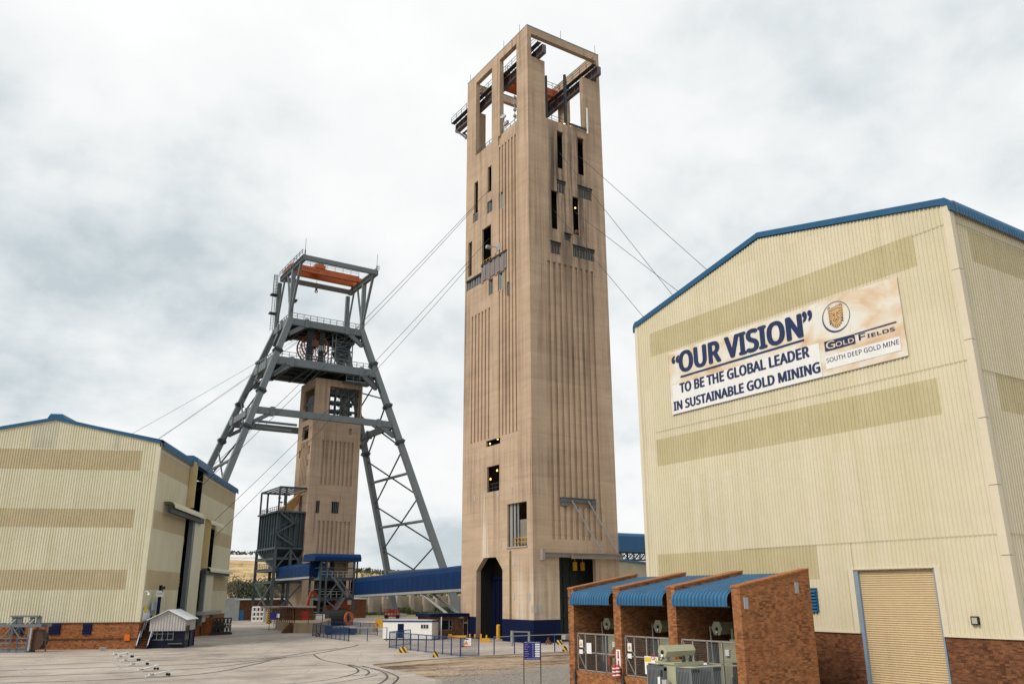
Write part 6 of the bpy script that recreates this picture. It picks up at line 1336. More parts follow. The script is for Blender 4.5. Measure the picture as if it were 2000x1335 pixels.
# transformers inside the bays
for i, (hxp, hyp, lab) in enumerate(((1186, 1217, 'transformer inside the leftmost brick bay with pale hexagonal drum end'), (1286, 1222, 'transformer inside the middle brick bay with pale hexagonal drum end'), (1401, 1226, 'transformer inside the right brick bay with pale hexagonal drum end'))):
    xx = 33.6; q = PX(hxp, hyp, xx); ya, yb_ = piers[i + 1][1], piers[i][0]
    t_ = T('transformer', lab, 'transformer', (xx + 1, q.y, 0.12), 'transformers inside the brick bays')
    transformer(t_, (xx, q.y), q.z, 2.2)
    yc = max(q.y - .55, ya + .3)
    b = MB(); b.box((xx + .1, yc - .2, .8), (xx + .7, q.y + .1, 3.6)); b.box((xx + .0, ya + .25, 2.6), (xx + .5, yc - .25, 3.7)); b.build('tank', TRAFO, t_)
    b = MB(); n = 10
    for k in range(n): y = q.y + .25 + k * .1; b.box((xx + .4, y, 1.3), (xx + 1.2, y + .05, 3.4))
    b.build('radiator', RADI, t_)
    b = MB(); b.box((xx - .02, yc - .15, 2.9), (xx + .09, yc + .12, 3.2)); b.box((xx - .02, ya + .3, 3.1), (xx + .0, ya + .6, 3.5)); b.build('label_plate', PAPER, t_)
    b = MB(); b.tube((xx - .02, q.y + .5, q.z + .1), (xx - .02, q.y + .42, 2.0), .035, 6); b.box((xx - .03, yc - .25, 1.2), (xx + .1, yc - .05, 1.9)); b.build('pipe', STEEL_L, t_)
    b = MB(); b.tube((xx + .5, yc, 3.6), (xx + .5, yc, 4.2), .1, 10, .06); b.tube((xx + 1.0, yc, 3.6), (xx + 1.0, yc, 4.2), .1, 10, .06); b.box((xx + .2, q.y - .6, .12), (xx + 1.8, q.y + 1.1, .8)); b.build('bushing', TRAFO, t_)
p = PX(1188, 1280, 33.2); b = MB(); b.box((33.1, p.y - .25, p.z - .5), (33.3, p.y - .02, p.z)); b.tube((33.2, p.y - .4, p.z + .05), (33.2, p.y - .7, p.z + .35), .17, 8); b.box((33.15, p.y - .2, .12), (33.25, p.y - .1, p.z - .5)); tag(b.build('orange_valve', ORANGE), 'orange pipe fitting behind the gate of the leftmost brick bay', 'valve')

# ================================================================== yard: sign board, blocks, fences, cabin, guardhouse
sg = G(1041, 1352); SD = V((_rx.x, _rx.y, 0)); sgv = V((sg.x, sg.y, 0)); SN = -_fy
sgn = T('sign_board', 'navy area of responsibility notice board on two posts in the gravel', 'sign', sgv)
sp = lambda x, y: PN(x, y, sgv, SN)
uL, uR = (sp(1023, 1270) - sgv).dot(SD), (sp(1055.5, 1270) - sgv).dot(SD); z1, z0 = sp(1040, 1252).z, sp(1040, 1287.5).z
P3 = lambda u, z, d: sgv + SD * u + SN * d + V((0, 0, z))
b = MB(); b.obox(P3(uL, z0, 0), SD * (uR - uL), SN * .02, V((0, 0, z1 - z0))); b.build('board', INKS, sgn)
for u in (uL - .03, uR - .02): b = MB(); b.obox(P3(u, 0, -.05), SD * .06, SN * .05, V((0, 0, z1 - .05))); b.build('post', STEEL_D, sgn)
W_, H_ = uR - uL, z1 - z0
b = MB()
for k in range(6): zc_ = z1 - H_ * (.155 + .128 * k); b.obox(P3(uL + W_ * .68, zc_ - H_ * .045, .021), SD * W_ * .28, SN * .004, V((0, 0, H_ * .09)))
b.build('name_plate', PAPER, sgn)
b = MB(); bt = lambda s, u0, u1, zc_, h: put_text(b, s, lambda u, v_: P3(uL + W_ * (u0 + (u1 - u0) * u), z1 - H_ * zc_ + H_ * h * v_, .024), .012)
bt('AREA OF RESPONSIBILITY', .03, .97, .065, .048)
for k, wd in enumerate((.20, .30, .18, .22, .26, .22)):
    s = ('SHAFT', 'SUB STATION', 'WINDER', 'HEADGEAR', 'BANK AREA', 'SAFETY')[k]
    bt(s, .05, .05 + wd, .175 + .128 * k, .034); bt('TEL', .50, .60, .155 + .128 * k, .026); bt('CELL', .50, .62, .20 + .128 * k, .026)
bt('ALL INCIDENTS MUST BE REPORTED', .03, .97, .925, .024); bt('TO THE RESPONSIBLE PERSON', .03, .97, .97, .024); b.build('lettering', PAPER, sgn)
# hazard blocks
def block(px, py, w_px, h_px, lab, yaw=0.0):
    p = G(px, py); dep = (p - CAM).dot(FWD); wd = w_px * dep / F_PX; h = h_px * dep / F_PX * 1.03
    b = MB(); d = wd * .55; t_ = .32; r = SD * 1.0; q = _fy
    base = [(-wd / 2, -d / 2), (wd / 2, -d / 2), (wd / 2, d / 2), (-wd / 2, d / 2)]
    top = [(x * .62, y * .5) for x, y in base]
    vs = [p + r * x + q * y for x, y in base] + [p + r * x + q * y + V((0, 0, h)) for x, y in top]
    b.add(vs, [(0, 3, 2, 1), (4, 5, 6, 7), (0, 1, 5, 4), (1, 2, 6, 5), (2, 3, 7, 6), (3, 0, 4, 7)])
    o = b.build('hazard_block', stripe_mat('hazard_stripe_block', (.62, .36, .02), (.02, .02, .02), (1.1, -.7, 1.0 if px != 850 else -1.2), .62)); tag(o, lab, 'block', 'black and yellow striped concrete blocks')
block(787, 1273.5, 19, 10, 'striped concrete block at the left corner of the blue fence'); block(850.5, 1282.5, 11.5, 11, 'striped concrete block standing outside the middle of the blue fence')
block(1103.5, 1271.5, 11, 10, 'striped concrete block beside the leftmost brick bay pillar'); block(1092.5, 1257.5, 14, 8, 'yellow striped block near the navy tower base'); block(621, 1242, 7, 6.5, 'small far striped block beside the concrete plinth')
p = G(1071, 1257); b = MB()
for k in range(9): a = k * 2.4; q = p + V((math.cos(a) * .45, math.sin(a) * .4, 0)); b.tube(q, p + V((.1 * math.sin(a), .1 * math.cos(a), .75)), .09, 6, .04)
tag(b.build('scrap_heap', RUST), 'small rusty scrap heap by the navy tower base', 'scrap')
# blue mesh fences: every run is a thing with posts, rails and mesh
def fence(pts, lab, h=1.75, sp=1.55, mesh=True, top_mat=None):
    P = [V((*G(*q).xy, 0)) for q in pts]; c = sum(P, V((0, 0, 0))) / len(P)
    f = T('mesh_fence', lab, 'fence', c, 'blue fences in the yard')
    for a, q in zip(P, P[1:]):
        n = max(1, round((q - a).length / sp))
        for i in range(n + (q == P[-1])):
            w_ = a.lerp(q, i / n); b = MB(); b.bar(w_, w_ + V((0, 0, h)), .085); b.build('post', M('fence_blue', (.016, .055, .15), .5), f)
        b = MB(); b.bar(a + V((0, 0, h)), q + V((0, 0, h)), .08)
        if mesh: b.bar(a + V((0, 0, .12)), q + V((0, 0, .12)), .06)
        b.build('rail', top_mat or MATS['fence_blue'], f)
        if mesh: b = MB(); b.quad(a + V((0, 0, .12)), q + V((0, 0, .12)), q + V((0, 0, h)), a + V((0, 0, h))); b.build('mesh_panel', BMESH, f)
    return f
fence([(760, 1264.5), (899, 1281.5)], 'long blue mesh fence in front of the white cabin', 1.75, 1.95)
fence([(899.3, 1281.3), (935, 1280.5)], 'short blue fence bay turning right of the cabin fence', 1.75, 3)
fence([(760, 1264), (801, 1258)], 'blue mesh fence returning to the white cabin door', 1.75, 2)
fence([(965, 1279), (1005, 1276), (1083.5, 1272), (1112, 1271.3)], 'open blue rail fence in front of the tower portal', 1.75, 6, False, STEEL_L)
fence([(610, 1241.5), (681, 1251.5)], 'blue mesh fence beside the transfer station', 1.7, 1.9)
fence([(610, 1241), (640, 1234), (737, 1240)], 'far blue mesh fence behind the first run', 1.7, 5)
fence([(681, 1251.5), (717, 1251.5), (755, 1251)], 'open blue rail fence left of the white cabin', 1.7, 4.5, False, STEEL_L)
# warning notice on the fence
p = G(910, 1281); b = MB(); pz = [PN(910, y, p, SN).z for y in (1263, 1245)]; u = .55
b.obox(p - SD * .45 + SN * .06 + V((0, 0, pz[0])), SD * .95, SN * .02, V((0, 0, pz[1] - pz[0]))); ws = tag(b.build('notice', PAPER), 'white warning notice hung on the blue fence corner', 'sign')
b = MB(); q = p + SN * .081 + V((0, 0, pz[0])); hh = pz[1] - pz[0]
b.prism([q - SD * .2 + V((0, 0, hh * .3)), q + SD * .25 + V((0, 0, hh * .3)), q + SD * .02 + V((0, 0, hh * .75))], SN * .004); b.build('warning_triangle', M('amber_print', (.62, .26, .01)), ws)
b = MB(); b.obox(q - SD * .44 + V((0, 0, .02)), SD * .93, SN * .004, V((0, 0, hh * .16))); b.build('red_strip', M('pale_red', (.5, .12, .1)), ws)
b = MB(); b.obox(q - SD * .2 + V((0, 0, hh * .82)), SD * .45, SN * .004, V((0, 0, hh * .12))); b.build('blue_strip', M('fence_blue', (0, 0, 0)), ws)
# white site cabin
ca, cb_ = G(747, 1248.5), G(843, 1249.5); ca.z = cb_.z = 0; cd = (cb_ - ca); CL = cd.length; cd.normalize(); cn = V((cd.y, -cd.x, 0)); cn = cn if cn.dot(-_fy) > 0 else -cn
CH = ZAT(747, 1210.5, ca)
cab = T('site_cabin', 'white flat-roofed site cabin with navy door and small window', 'cabin', (ca + cb_) / 2)
b = MB(); b.obox(ca + V((0, 0, .15)), cd * CL, -cn * 2.6, V((0, 0, CH - .35))); b.build('wall', WHITE, cab)
b = MB(); b.obox(ca - cd * .06 + cn * .06 + V((0, 0, CH - .2)), cd * (CL + .12), -cn * 2.72, V((0, 0, .2))); b.build('roof', M('fence_blue', (0, 0, 0)), cab)
b = MB(); b.obox(ca - cd * .02 + cn * .02 + V((0, 0, CH + .001)), cd * (CL + .04), -cn * 2.6, V((0, 0, .07))); b.build('roof_sheet', M('pinkish_roof', (.55, .50, .48), .6), cab)
b = MB()
for k in (0.2, CL / 2, CL - .3): b.obox(ca + cd * k - cn * .05, cd * .2, -cn * 2.4, V((0, 0, .15)))
b.build('skid', STEEL_D, cab)
cu = lambda px, py: ((PN(px, py, ca, cn) - ca).dot(cd), PN(px, py, ca, cn).z)
u0, z1 = cu(777, 1217); u1, z0 = cu(788, 1247); b = MB(); b.obox(ca + cd * u0 + cn * .02 + V((0, 0, .25)), cd * (u1 - u0), -cn * .015, V((0, 0, z1 - .25))); b.build('door', NAVY, cab)
u0, z1 = cu(822, 1218); u1, z0 = cu(837, 1227); b = MB(); b.obox(ca + cd * u0 + cn * .045 + V((0, 0, z0)), cd * (u1 - u0), -cn * .04, V((0, 0, z1 - z0))); wn = b.build('window', M('mullion', (.5, .5, .48)), cab)
for k in range(3):
    b = MB(); wd = (u1 - u0) / 3; b.obox(ca + cd * (u0 + wd * k + .04) + cn * .05 + V((0, 0, z0 + .06)), cd * (wd - .08), -cn * .004, V((0, 0, z1 - z0 - .12))); b.build('pane', GLASS, wn)
# brick guardhouse at the portal
GY0 = 106.2; GX0 = PY(841, 1230, GY0).x; GX1 = TX - 0.06; GD = 4.0
gh = T('guardhouse', 'small dark brick guardhouse with navy parapet beside the tower portal', 'building', ((GX0 + GX1) / 2, GY0 + GD / 2, 0))
gu = lambda x, y: (PY(x, y, GY0).x, PY(x, y, GY0).z); zg = gu(880, 1203)[1]
win = [gu(853, 1220)[0] - GX0, gu(884, 1220)[0] - GX0, gu(868, 1229.5)[1], gu(868, 1209.5)[1]]; drr = [gu(904.5, 1225)[0] - GX0, gu(915.5, 1225)[0] - GX0, -1, gu(910, 1208)[1]]
facade((GX0, GY0, 0), (1, 0, 0), (0, 1, 0), GX1 - GX0, zg, [[*win, .2], [*drr, .2]], .3).build('wall', BRK3, gh); facade((GX0, GY0, 0), (0, 1, 0), (1, 0, 0), GD, zg, [], .3).build('wall', BRK3, gh)
b = MB(); b.box((GX0 - .35, GY0 - .35, zg), (GX1, GY0 + GD, zg + .4)); b.build('parapet', NAVY, gh)
b = MB(); b.box((GX0 + win[0], GY0 + .194, win[2]), (GX0 + win[1], GY0 + .198, win[3])); b.build('pane', GLASS, gh)
b = MB()
for k in (0, .22, .80, 1): x = GX0 + win[0] + (win[1] - win[0]) * k; b.box((x - .05, GY0 + .1, win[2]), (x + .05, GY0 + .18, win[3]))
for z in (win[2], win[3]): b.box((GX0 + win[0], GY0 + .1, z - .05), (GX0 + win[1], GY0 + .17, z + .05))
for k0, k1 in ((0, .22), (.8, 1)): b.box((GX0 + win[0] + (win[1] - win[0]) * k0, GY0 + .1, win[2] + .4), (GX0 + win[0] + (win[1] - win[0]) * k1, GY0 + .16, win[2] + .47))
b.build('window_frame', STEEL_L, gh)
b = MB(); b.box((GX0 + drr[0], GY0 + .1, 0), (GX0 + drr[0] + .11, GY0 + .16, drr[3])); b.box((GX0 + drr[1] - .11, GY0 + .1, 0), (GX0 + drr[1], GY0 + .16, drr[3])); b.box((GX0 + drr[0], GY0 + .1, drr[3] - .55), (GX0 + drr[1], GY0 + .15, drr[3] - .45)); b.build('door_frame', WHITE, gh)
b = MB(); b.box((GX0 + drr[0], GY0 + .185, 0), (GX0 + drr[1], GY0 + .198, drr[3] - .5)); b.build('door', M('dark_brown_door', (.03, .018, .012), .5), gh)
b = MB(); p = gu(900, 1205); b.box((p[0] - .35, GY0 - .3, p[1] - .1), (p[0] + .3, GY0 - .01, p[1] + .1)); b.build('floodlight', STEEL_L, gh)
p = gu(856, 1214)[0]; b = MB(); b.tube((p, GY0 - .9, 0), (p, GY0 - .9, zg), .07, 8); tag(b.build('awning_post', WHITE), 'thin white post before the guardhouse window', 'post')
# yellow bollards and concrete-yellow barrier by the portal
def bollard(px, py, hp, w, lab, mat=YELLOW):
    p = G(px, py); dep = (p - CAM).dot(FWD); h = hp * dep / F_PX; b = MB(); b.tube(p, p + V((0, 0, h * .93)), w, 10); b.tube(p + V((0, 0, h * .93)), p + V((0, 0, h)), w, 10, w * .55); b.tube(p, p + V((0, 0, .03)), w * 1.7, 10); tag(b.build('bollard', mat), lab, 'bollard', 'yellow bollards at the portal')
bollard(918, 1246, 8.5, .15, 'yellow bollard left of the yellow barrier, nearest the guardhouse door'); bollard(928, 1247, 9, .15, 'yellow bollard between guardhouse door and yellow barrier'); bollard(973.5, 1247, 27, .3, 'tall yellow column against the navy tower base')
p = G(947, 1253); dep = (p - CAM).dot(FWD); sc = dep / F_PX; b = MB(); b.obox(p - SD * 9.5 * sc, SD * 19 * sc, _fy * .8, V((0, 0, 7 * sc))); b.obox(p - SD * 9.5 * sc + V((0, 0, 7 * sc)), SD * 3 * sc, _fy * .3, V((0, 0, 8 * sc))); b.obox(p + SD * 1.5 * sc + V((0, 0, 7 * sc)), SD * 3 * sc, _fy * .3, V((0, 0, 6 * sc))); tag(b.build('barrier', YELLOW), 'low yellow barrier with two uprights before the tower portal', 'barrier')
p = G(891, 1247); b = MB(); b.obox(p - SD * 1.2, SD * 2.6, _fy * .7, V((0, 0, .45))); b.obox(p - SD * 1.1 + V((0, 0, .45)), SD * .5, _fy * .6, V((0, 0, .2))); tag(b.build('barrier', YELLOW), 'flat yellow wheel stop before the guardhouse', 'barrier')
# boom of the vehicle gate
p = V((TX - 2.0, TY - 1.5, 0)); b = MB(); a = PY(1000, 1238, TY - 2.0); q = PY(1033, 1239, TY - 2.0); b.bar(V((a.x, a.y, 1.6)), V((q.x, q.y, 1.5)), .14); b.bar(V((a.x, a.y, 0)), V((a.x, a.y, 1.7)), .25); b.bar(V((q.x, q.y, 0)), V((q.x, q.y, 1.55)), .2); tag(b.build('boom_gate', STEEL_L), 'grey boom gate in front of the navy tower base', 'gate')
# red scissor lift and orange reel etc. beyond
p = G(765, 1207); p = V((p.x, p.y, 0)); dep = (p - CAM).dot(FWD); sc = dep / F_PX
lift = T('scissor_lift', 'red scissor lift platform parked before the concrete retaining wall', 'lift', p)
b = MB(); b.obox(p - SD * 15 * sc + V((0, 0, 3.4 * sc)), SD * 30 * sc, _fy * 1.6, V((0, 0, 3 * sc))); b.build('chassis', RED, lift)
b = MB()
for k in range(6): x = -15 + 6 * k; b.bar(p + SD * x * sc + V((0, 0, 6 * sc)), p + SD * x * sc + V((0, 0, 17 * sc)), .14)
for z in (8, 12.5, 17): b.bar(p - SD * 15 * sc + V((0, 0, z * sc)), p + SD * 15 * sc + V((0, 0, z * sc)), .14)
b.obox(p - SD * 2 * sc + V((0, 0, 10 * sc)), SD * 9 * sc, -_fy * .1, V((0, 0, 6 * sc))); b.build('platform_cage', RED, lift)
for x in (-11, 11): b = MB(); c = p + SD * x * sc + V((0, 0, .45)); b.tube(c - _fy * .3, c + _fy * 1.9, .45, 12); b.build('wheel', RUBBER, lift)
# concrete plinth with brick hut, pipe fence and stair
pa_, pb_, pc_ = G(537, 1228), G(573, 1235.5), G(628, 1235)
b = MB(); zt_ = 1.55; far = V((pa_.x + 12, pa_.y + 4, 0)); b.prism([(pa_.x, pa_.y, 0), (pb_.x, pb_.y, 0), (pc_.x, pc_.y, 0), (far.x, far.y, 0)], (0, 0, zt_)); plth = T('plinth', 'tan concrete plinth with pipe railing before the ore bin', 'plinth', (pb_.x + 3, pb_.y + 6, 0)); b.build('base', concrete_mat('plinth_concrete', (.40, .31, .20), (.16, .11, .07), .8), plth)
b = MB(); b.railing([(pa_.x, pa_.y, zt_), (pb_.x, pb_.y, zt_), (pc_.x, pc_.y, zt_)], 2.3, 1.9, .05); b.railing([(pa_.x, pa_.y, zt_ + 2.3), (pb_.x, pb_.y, zt_ + 2.3)], .05, 3, .03); b.build('railing', RUST, plth)
b = MB(); q0 = pa_.lerp(pb_, .85)
for k in range(5): b.obox(V((q0.x - .6 - k * .35, q0.y - .8 - .2 * k, 0)), V((.35, .2, 0)), V((.5, -.9, 0)), V((0, 0, zt_ - .3 * k)))
b.build('step', RUST, plth)
p = V((pa_.x + 6.0, pa_.y + 1.5, 0)); hut = T('pump_hut', 'low brick hut with flat concrete roof on the tan plinth', 'hut', (p.x + 3, p.y - 2, zt_)); zh = PN(600, 1185, p, SN).z
x0, x1 = PY(572, 1200, p.y - 4).x, PY(612, 1200, p.y - 4).x
b = MB(); b.box((x0, p.y - 4, zt_), (x1, p.y + 2, zh)); b.build('wall', BRK2, hut); b = MB(); b.box((x0 - 4.0, p.y - 4.4, zh), (x1 + .3, p.y + 2.4, zh + .25)); b.build('roof', CONC, hut)
b = MB(); b.box((x0 + 1.6, p.y - 4.06, zt_), (x0 + 2.9, p.y - 4.01, zh - .6)); b.build('door', RED, hut)
b = MB(); b.box((x1 + .5, p.y - 4, zt_), (x1 + 2.2, p.y - 2, zh - 1.2)); tag(b.build('cabinet', WHITE), 'white cabinet standing right of the brick hut', 'cabinet')
# machinery under the transfer station
p = G(708, 1226); b = MB(); c = V((PY(681, 1207, TSY - 3).x, TSY - 3, PY(681, 1207, TSY - 3).z)); rl = T('cable_drum', 'orange cable drum beside a black drum under the transfer station', 'drum', (c.x, c.y, 0)); R = c.z
b.ring(c, (.5, -1, 0), .45, R, .3, 24); b.build('flange', ORANGE, rl); b = MB(); b.tube(c, c + V((-.9, 1.6, 0)), R * .45, 16); b.build('core', STEEL, rl); b = MB(); b.ring(c + V((-.9, 1.6, 0)), (.5, -1, 0), .0, R, .3, 24); b.build('flange', ORANGE, rl)
p = G(658, 1222); b = MB(); c = V((PY(658, 1210, TSY - 2).x, TSY - 2, 1.5)); b.tube(c - V((2.2, 0, 0)), c + V((2.0, 0, 0)), 1.5, 18); bd = tag(b.build('black_drum', BLACK), 'black drum lying under the transfer station', 'drum')
p = V((PY(660, 1190, TSY + 1).x, TSY + 1, 0)); mc = T('loader', 'orange tracked loading machine under the transfer station', 'machine', p)
b = MB(); b.box((p.x - 2.4, p.y, 2.6), (p.x + 2.8, p.y + 2.2, 3.9)); b.box((p.x - .8, p.y - .4, 3.2), (p.x + 1.8, p.y + 2.4, 4.9)); b.build('body', M('grimy_orange', (.26, .055, .015), .6, .35, .8), mc); b = MB(); b.bar((p.x - 3, p.y + 1, 4.6), (p.x - 5.4, p.y + 1, 6.6), .6); b.bar((p.x - 5.4, p.y + 1, 6.6), (p.x - 6.3, p.y + 1, 3.6), .45); b.build('boom', MATS['grimy_orange'], mc)
b = MB(); b.box((p.x - 3.6, p.y - .5, 0), (p.x + 3.2, p.y + .5, 1.4)); b.box((p.x - 3.6, p.y + 1.8, 0), (p.x + 3.2, p.y + 2.6, 1.4)); b.box((p.x - 2, p.y + .2, 1.4), (p.x + 2, p.y + 2, 2.6)); b.build('track', RUBBER, mc)
p = G(690, 1239); 
b = MB(); sc = .075; b.obox(p - SD * 4.4 + V((0, 0, .15)), SD * 4.6, _fy * 2, V((0, 0, .85))); b.obox(p - SD * 4.4 + V((0, 0, 1.0)), SD * .8, _fy * 1.6, V((0, 0, .35))); b.obox(p - SD * 4.2, SD * .3, _fy * 2, V((0, 0, .15))); b.obox(p - SD * .4, SD * .3, _fy * 2, V((0, 0, .15))); tag(b.build('blue_skip', M('skip_blue', (.012, .04, .11), .5, .2)), 'dark blue steel skip behind the far blue fence', 'skip')
p = G(738, 1232); b = MB(); b.obox(p - SD * 1.5 + V((0, 0, .5)), SD * 5.6, _fy * 1.6, V((0, 0, .8))); b.obox(p - SD * 1.2, SD * .8, _fy * 1.5, V((0, 0, .5))); b.obox(p + SD * 3, SD * .8, _fy * 1.5, V((0, 0, .5))); b.obox(p - SD * .5 + V((0, 0, 1.3)), SD * 1.5, _fy * 1.2, V((0, 0, .6))); tag(b.build('flat_trailer', YELLOW), 'low yellow flat trailer left of the white cabin', 'trailer')
p = G(712, 1234); b = MB(); b.obox(p - SD * 1.6, SD * 3, _fy * 1.5, V((0, 0, 1.0))); b.obox(p - SD * 1.1 + V((0, 0, 1.0)), SD * 1.8, _fy * 1.2, V((0, 0, .35))); tag(b.build('parts_pallet', CONC), 'pile of grey blocks on a pallet left of the yellow trailer', 'pallet')
# white cage, striped post, blue notice near the bin
p = G(503, 1213); dep = (p - CAM).dot(FWD); sc = dep / F_PX; wc_ = T('white_cage', 'white steel lattice gate frame standing at the foot of the ore bin', 'cage', p); b = MB()
for k in range(4): x = -11 + 7.4 * k; b.bar(p + SD * x * sc, p + SD * x * sc + V((0, 0, 27 * sc)), .36)
for z in (1.5, 9.5, 18, 27): b.bar(p - SD * 11.5 * sc + V((0, 0, z * sc)), p + SD * 11.5 * sc + V((0, 0, z * sc)), .36)
b.build('frame', WHITE, wc_); b = MB(); b.obox(p + SD * 12 * sc, SD * 5 * sc, _fy * 2, V((0, 0, 26 * sc))); b.build('side_post', STEEL_L, wc_)
p = G(524, 1217); b = MB(); b.bar(p, p + V((0, 0, 2.9)), .7); b.obox(p - V((.5, .5, 0)), V((1, 0, 0)), V((0, 1, 0)), V((0, 0, .4))); tag(b.build('striped_post', STRIPE), 'black and yellow striped guard post at the ore bin leg', 'post')
p = G(525, 1230); b = MB(); b.tube(p, p + V((0, 0, 4.2)), .05); sgp = tag(b.build('pole', RUST), 'thin bare pole left of the tan plinth', 'pole')
p = G(535, 1222); zq0, zq1 = ZAT(535, 1207, p), ZAT(535, 1195, p); b = MB(); b.obox(p - SD * .9 + V((0, 0, zq0)), SD * 1.9, _fy * .1, V((0, 0, zq1 - zq0))); b.obox(p - SD * .1 - V((0, 0, 0)), SD * .12, _fy * .08, V((0, 0, zq0))); nb_ = tag(b.build('notice_board', INKS), 'small dark blue notice board beside the ore bin leg', 'sign'); b = MB(); b.obox(p + SD * .45 - _fy * .01 + V((0, 0, zq0 + .15)), SD * .5, -_fy * .02, V((0, 0, zq1 - zq0 - .3))); b.build('paper', PAPER, nb_)
# ================================================================== around the left winder house
# steel stair up to the door landing on the long wall
st0 = LC + NB * 0.25; sw = 1.25; zl = LRp(300, 1204)[1]; run = 5.2
stair = T('steel_stair', 'dark steel stair with blue handrails climbing the left winder house corner', 'stair', st0 + NB * .7 + DB * 1.0)
nst = 20
sb0 = LC + NB * 0.16 - DB * 0.9
for k in range(nst):
    b = MB(); p = sb0 + DB * (run * k / nst) + V((0, 0, zl * (k + 1) / nst)); b.obox(p - V((0, 0, .05)), NB * sw, DB * .28, V((0, 0, .05))); b.build('tread', RUST, stair)
b = MB()
for d in (-.04, sw): b.obox(sb0 + NB * d - V((0, 0, 0)), NB * .06, DB * run + V((0, 0, zl)), V((0, 0, .32)))
b.obox(sb0 + DB * run + V((0, 0, zl - .12)), NB * (sw + 1.6), DB * 2.4, V((0, 0, .12)))
for d in (0.2, sw + 1.3): b.obox(sb0 + DB * (run + .3) + NB * d, NB * .12, DB * .12, V((0, 0, zl - .1))); b.obox(sb0 + DB * (run + 2.1) + NB * d, NB * .12, DB * .12, V((0, 0, zl - .1)))
b.build('stringer', NAVY, stair)
b = MB()
for d in (0.0, sw):
    for k in range(4): a = sb0 + NB * d + DB * (run * (k + .1) / 4) + V((0, 0, zl * (k + .1) / 4 + .2)); q = sb0 + NB * d + DB * (run * (k + .98) / 4) + V((0, 0, zl * (k + .98) / 4 + 1.15)); b.bar(a, q, .09)
b.build('handrail', M('pale_blue_rail', (.42, .48, .56), .5), stair)
b = MB(); b.railing([sb0 + DB * run + NB * (sw + 1.6) + V((0, 0, zl)), sb0 + DB * (run + 2.4) + NB * (sw + 1.6) + V((0, 0, zl))], 1.1, 1.2, .035); b.build('railing', NAVY, stair)
# landing sign on navy mast, goose-neck lamp, door notices, basketball-like bracket board
p = LC + NB * 1.0 + DB * 3.6; q0 = p; zt_ = ZAT(289, 1152, p)
mast = T('sign_mast', 'navy mast with small white winder sign at the stair head', 'sign', V((q0.x, q0.y, 0))); b = MB()
b.bar(V((q0.x, q0.y, 0)), V((q0.x, q0.y, zt_ + .6)), .34); b.build('mast', NAVY, mast)
wv = NB * .82; a = p - DB * .25 - NB * .36 + V((0, 0, zt_ - .75)); c = a + wv + V((0, 0, .72)); b = MB(); b.obox(a, wv, DB * .04, V((0, 0, c.z - a.z))); b.build('board', PAPER, mast)
b = MB(); put_text(b, 'SV WINDER', lambda u, v_: a - DB * .012 + wv * (.1 + .8 * u) + V((0, 0, (c.z - a.z) * (.36 + .28 * v_))), .02); b.build('lettering', INK, mast)
b = MB(); z = c.z + .1; b.box(c + V((-.3, -.1, .15)), c + V((.15, .25, .5))); b.bar(c + V((-.1, 0, -.2)), c + V((-.1, 0, .2)), .08); b.build('floodlight', BLACK, mast)
b = MB(); p = LC + NB * .08 + DB * .1; a = p + V((0, 0, ZAT(270, 1158, p))); b.path([a, a + NB * .15 + V((0, 0, .2)), a + NB * .4 + V((0, 0, .22)), a + NB * .55 + V((0, 0, .02))], .05, 8); b.tube(a + NB * .55 + V((0, 0, .02)), a + NB * .57 + V((0, 0, -.16)), .1, 10, .17); tag(b.build('wall_lamp', WHITE), 'white swan neck lamp on the left winder house corner', 'lamp')
t_ = LRp(270, 1200)[0]; b = MB(); z0, z1 = LRp(271, 1212)[1], LRp(268, 1190)[1]; t0_, t1_ = .5, 3.4
b.obox(LC + NB * .13 + DB * t0_ + V((0, 0, z0)), DB * (t1_ - t0_), NB * .03, V((0, 0, z1 - z0))); nt = tag(b.build('safety_notices', PAPER), 'white and yellow notice panel beside the stair landing', 'sign')
b = MB(); b.obox(LC + NB * .165 + DB * (t0_ + .2) + V((0, 0, z0 + .9)), DB * 1.2, NB * .004, V((0, 0, .7))); b.build('yellow_notice', SGNY, nt)
p = LC + NB * .5 + DB * 9; a = PN(295, 1192, p, NB); b = MB(); b.obox(PN(295, 1191, p, NB), DB * 3.4, NB * .08, V((0, 0, 1.0))); b.bar(PN(302, 1195, p, NB), PN(302, 1195, p, NB) - NB * .6, .08); bb = tag(b.build('bracket_board', M('pale_blue_board', (.36, .44, .50), .5)), 'pale blue board on a bracket above the zinc kiosk', 'board')
# zinc-roofed kiosk
ka = V((*G(357, 1264.5).xy, 0)); kw = (ka - V((*G(299, 1263).xy, 0))).length - .55; kdp = 5.0
kd1, kd2 = NB, DB; kA = ka - kd1 * kw
zk = PN(361, 1231, ka, DB).z; zke = PN(362, 1208, ka, DB).z; zkr = PN(330, 1191.5, ka - kd1 * kw * .5, DB).z
ki = T('kiosk', 'navy kiosk with weathered zinc gable and bright pitched roof', 'kiosk', ka - kd1 * kw / 2 + kd2 * kdp / 2)
b = MB(); b.obox(kA + kd2 * .6 + V((0, 0, .05)), kd1 * kw, kd2 * (kdp - .6), V((0, 0, zk - .05))); b.build('wall', M('kiosk_navy', (.004, .007, .022), .55, .2), ki)  # navy taken near black, the dark of the open inside put in
gz = lambda s: zke + (zkr - zke) * (1 - abs(s - kw * .5) / (kw * .5)); b = MB(); corr(b, kA, kd1, -kd2, 0, kw, zk, gz, .32, .05); b.build('gable_sheet', ZINC, ki)
b = MB(); corr(b, ka, kd2, kd1, 0, kdp, zk, zke, .32, .05); b.build('side_sheet', ZINC, ki)
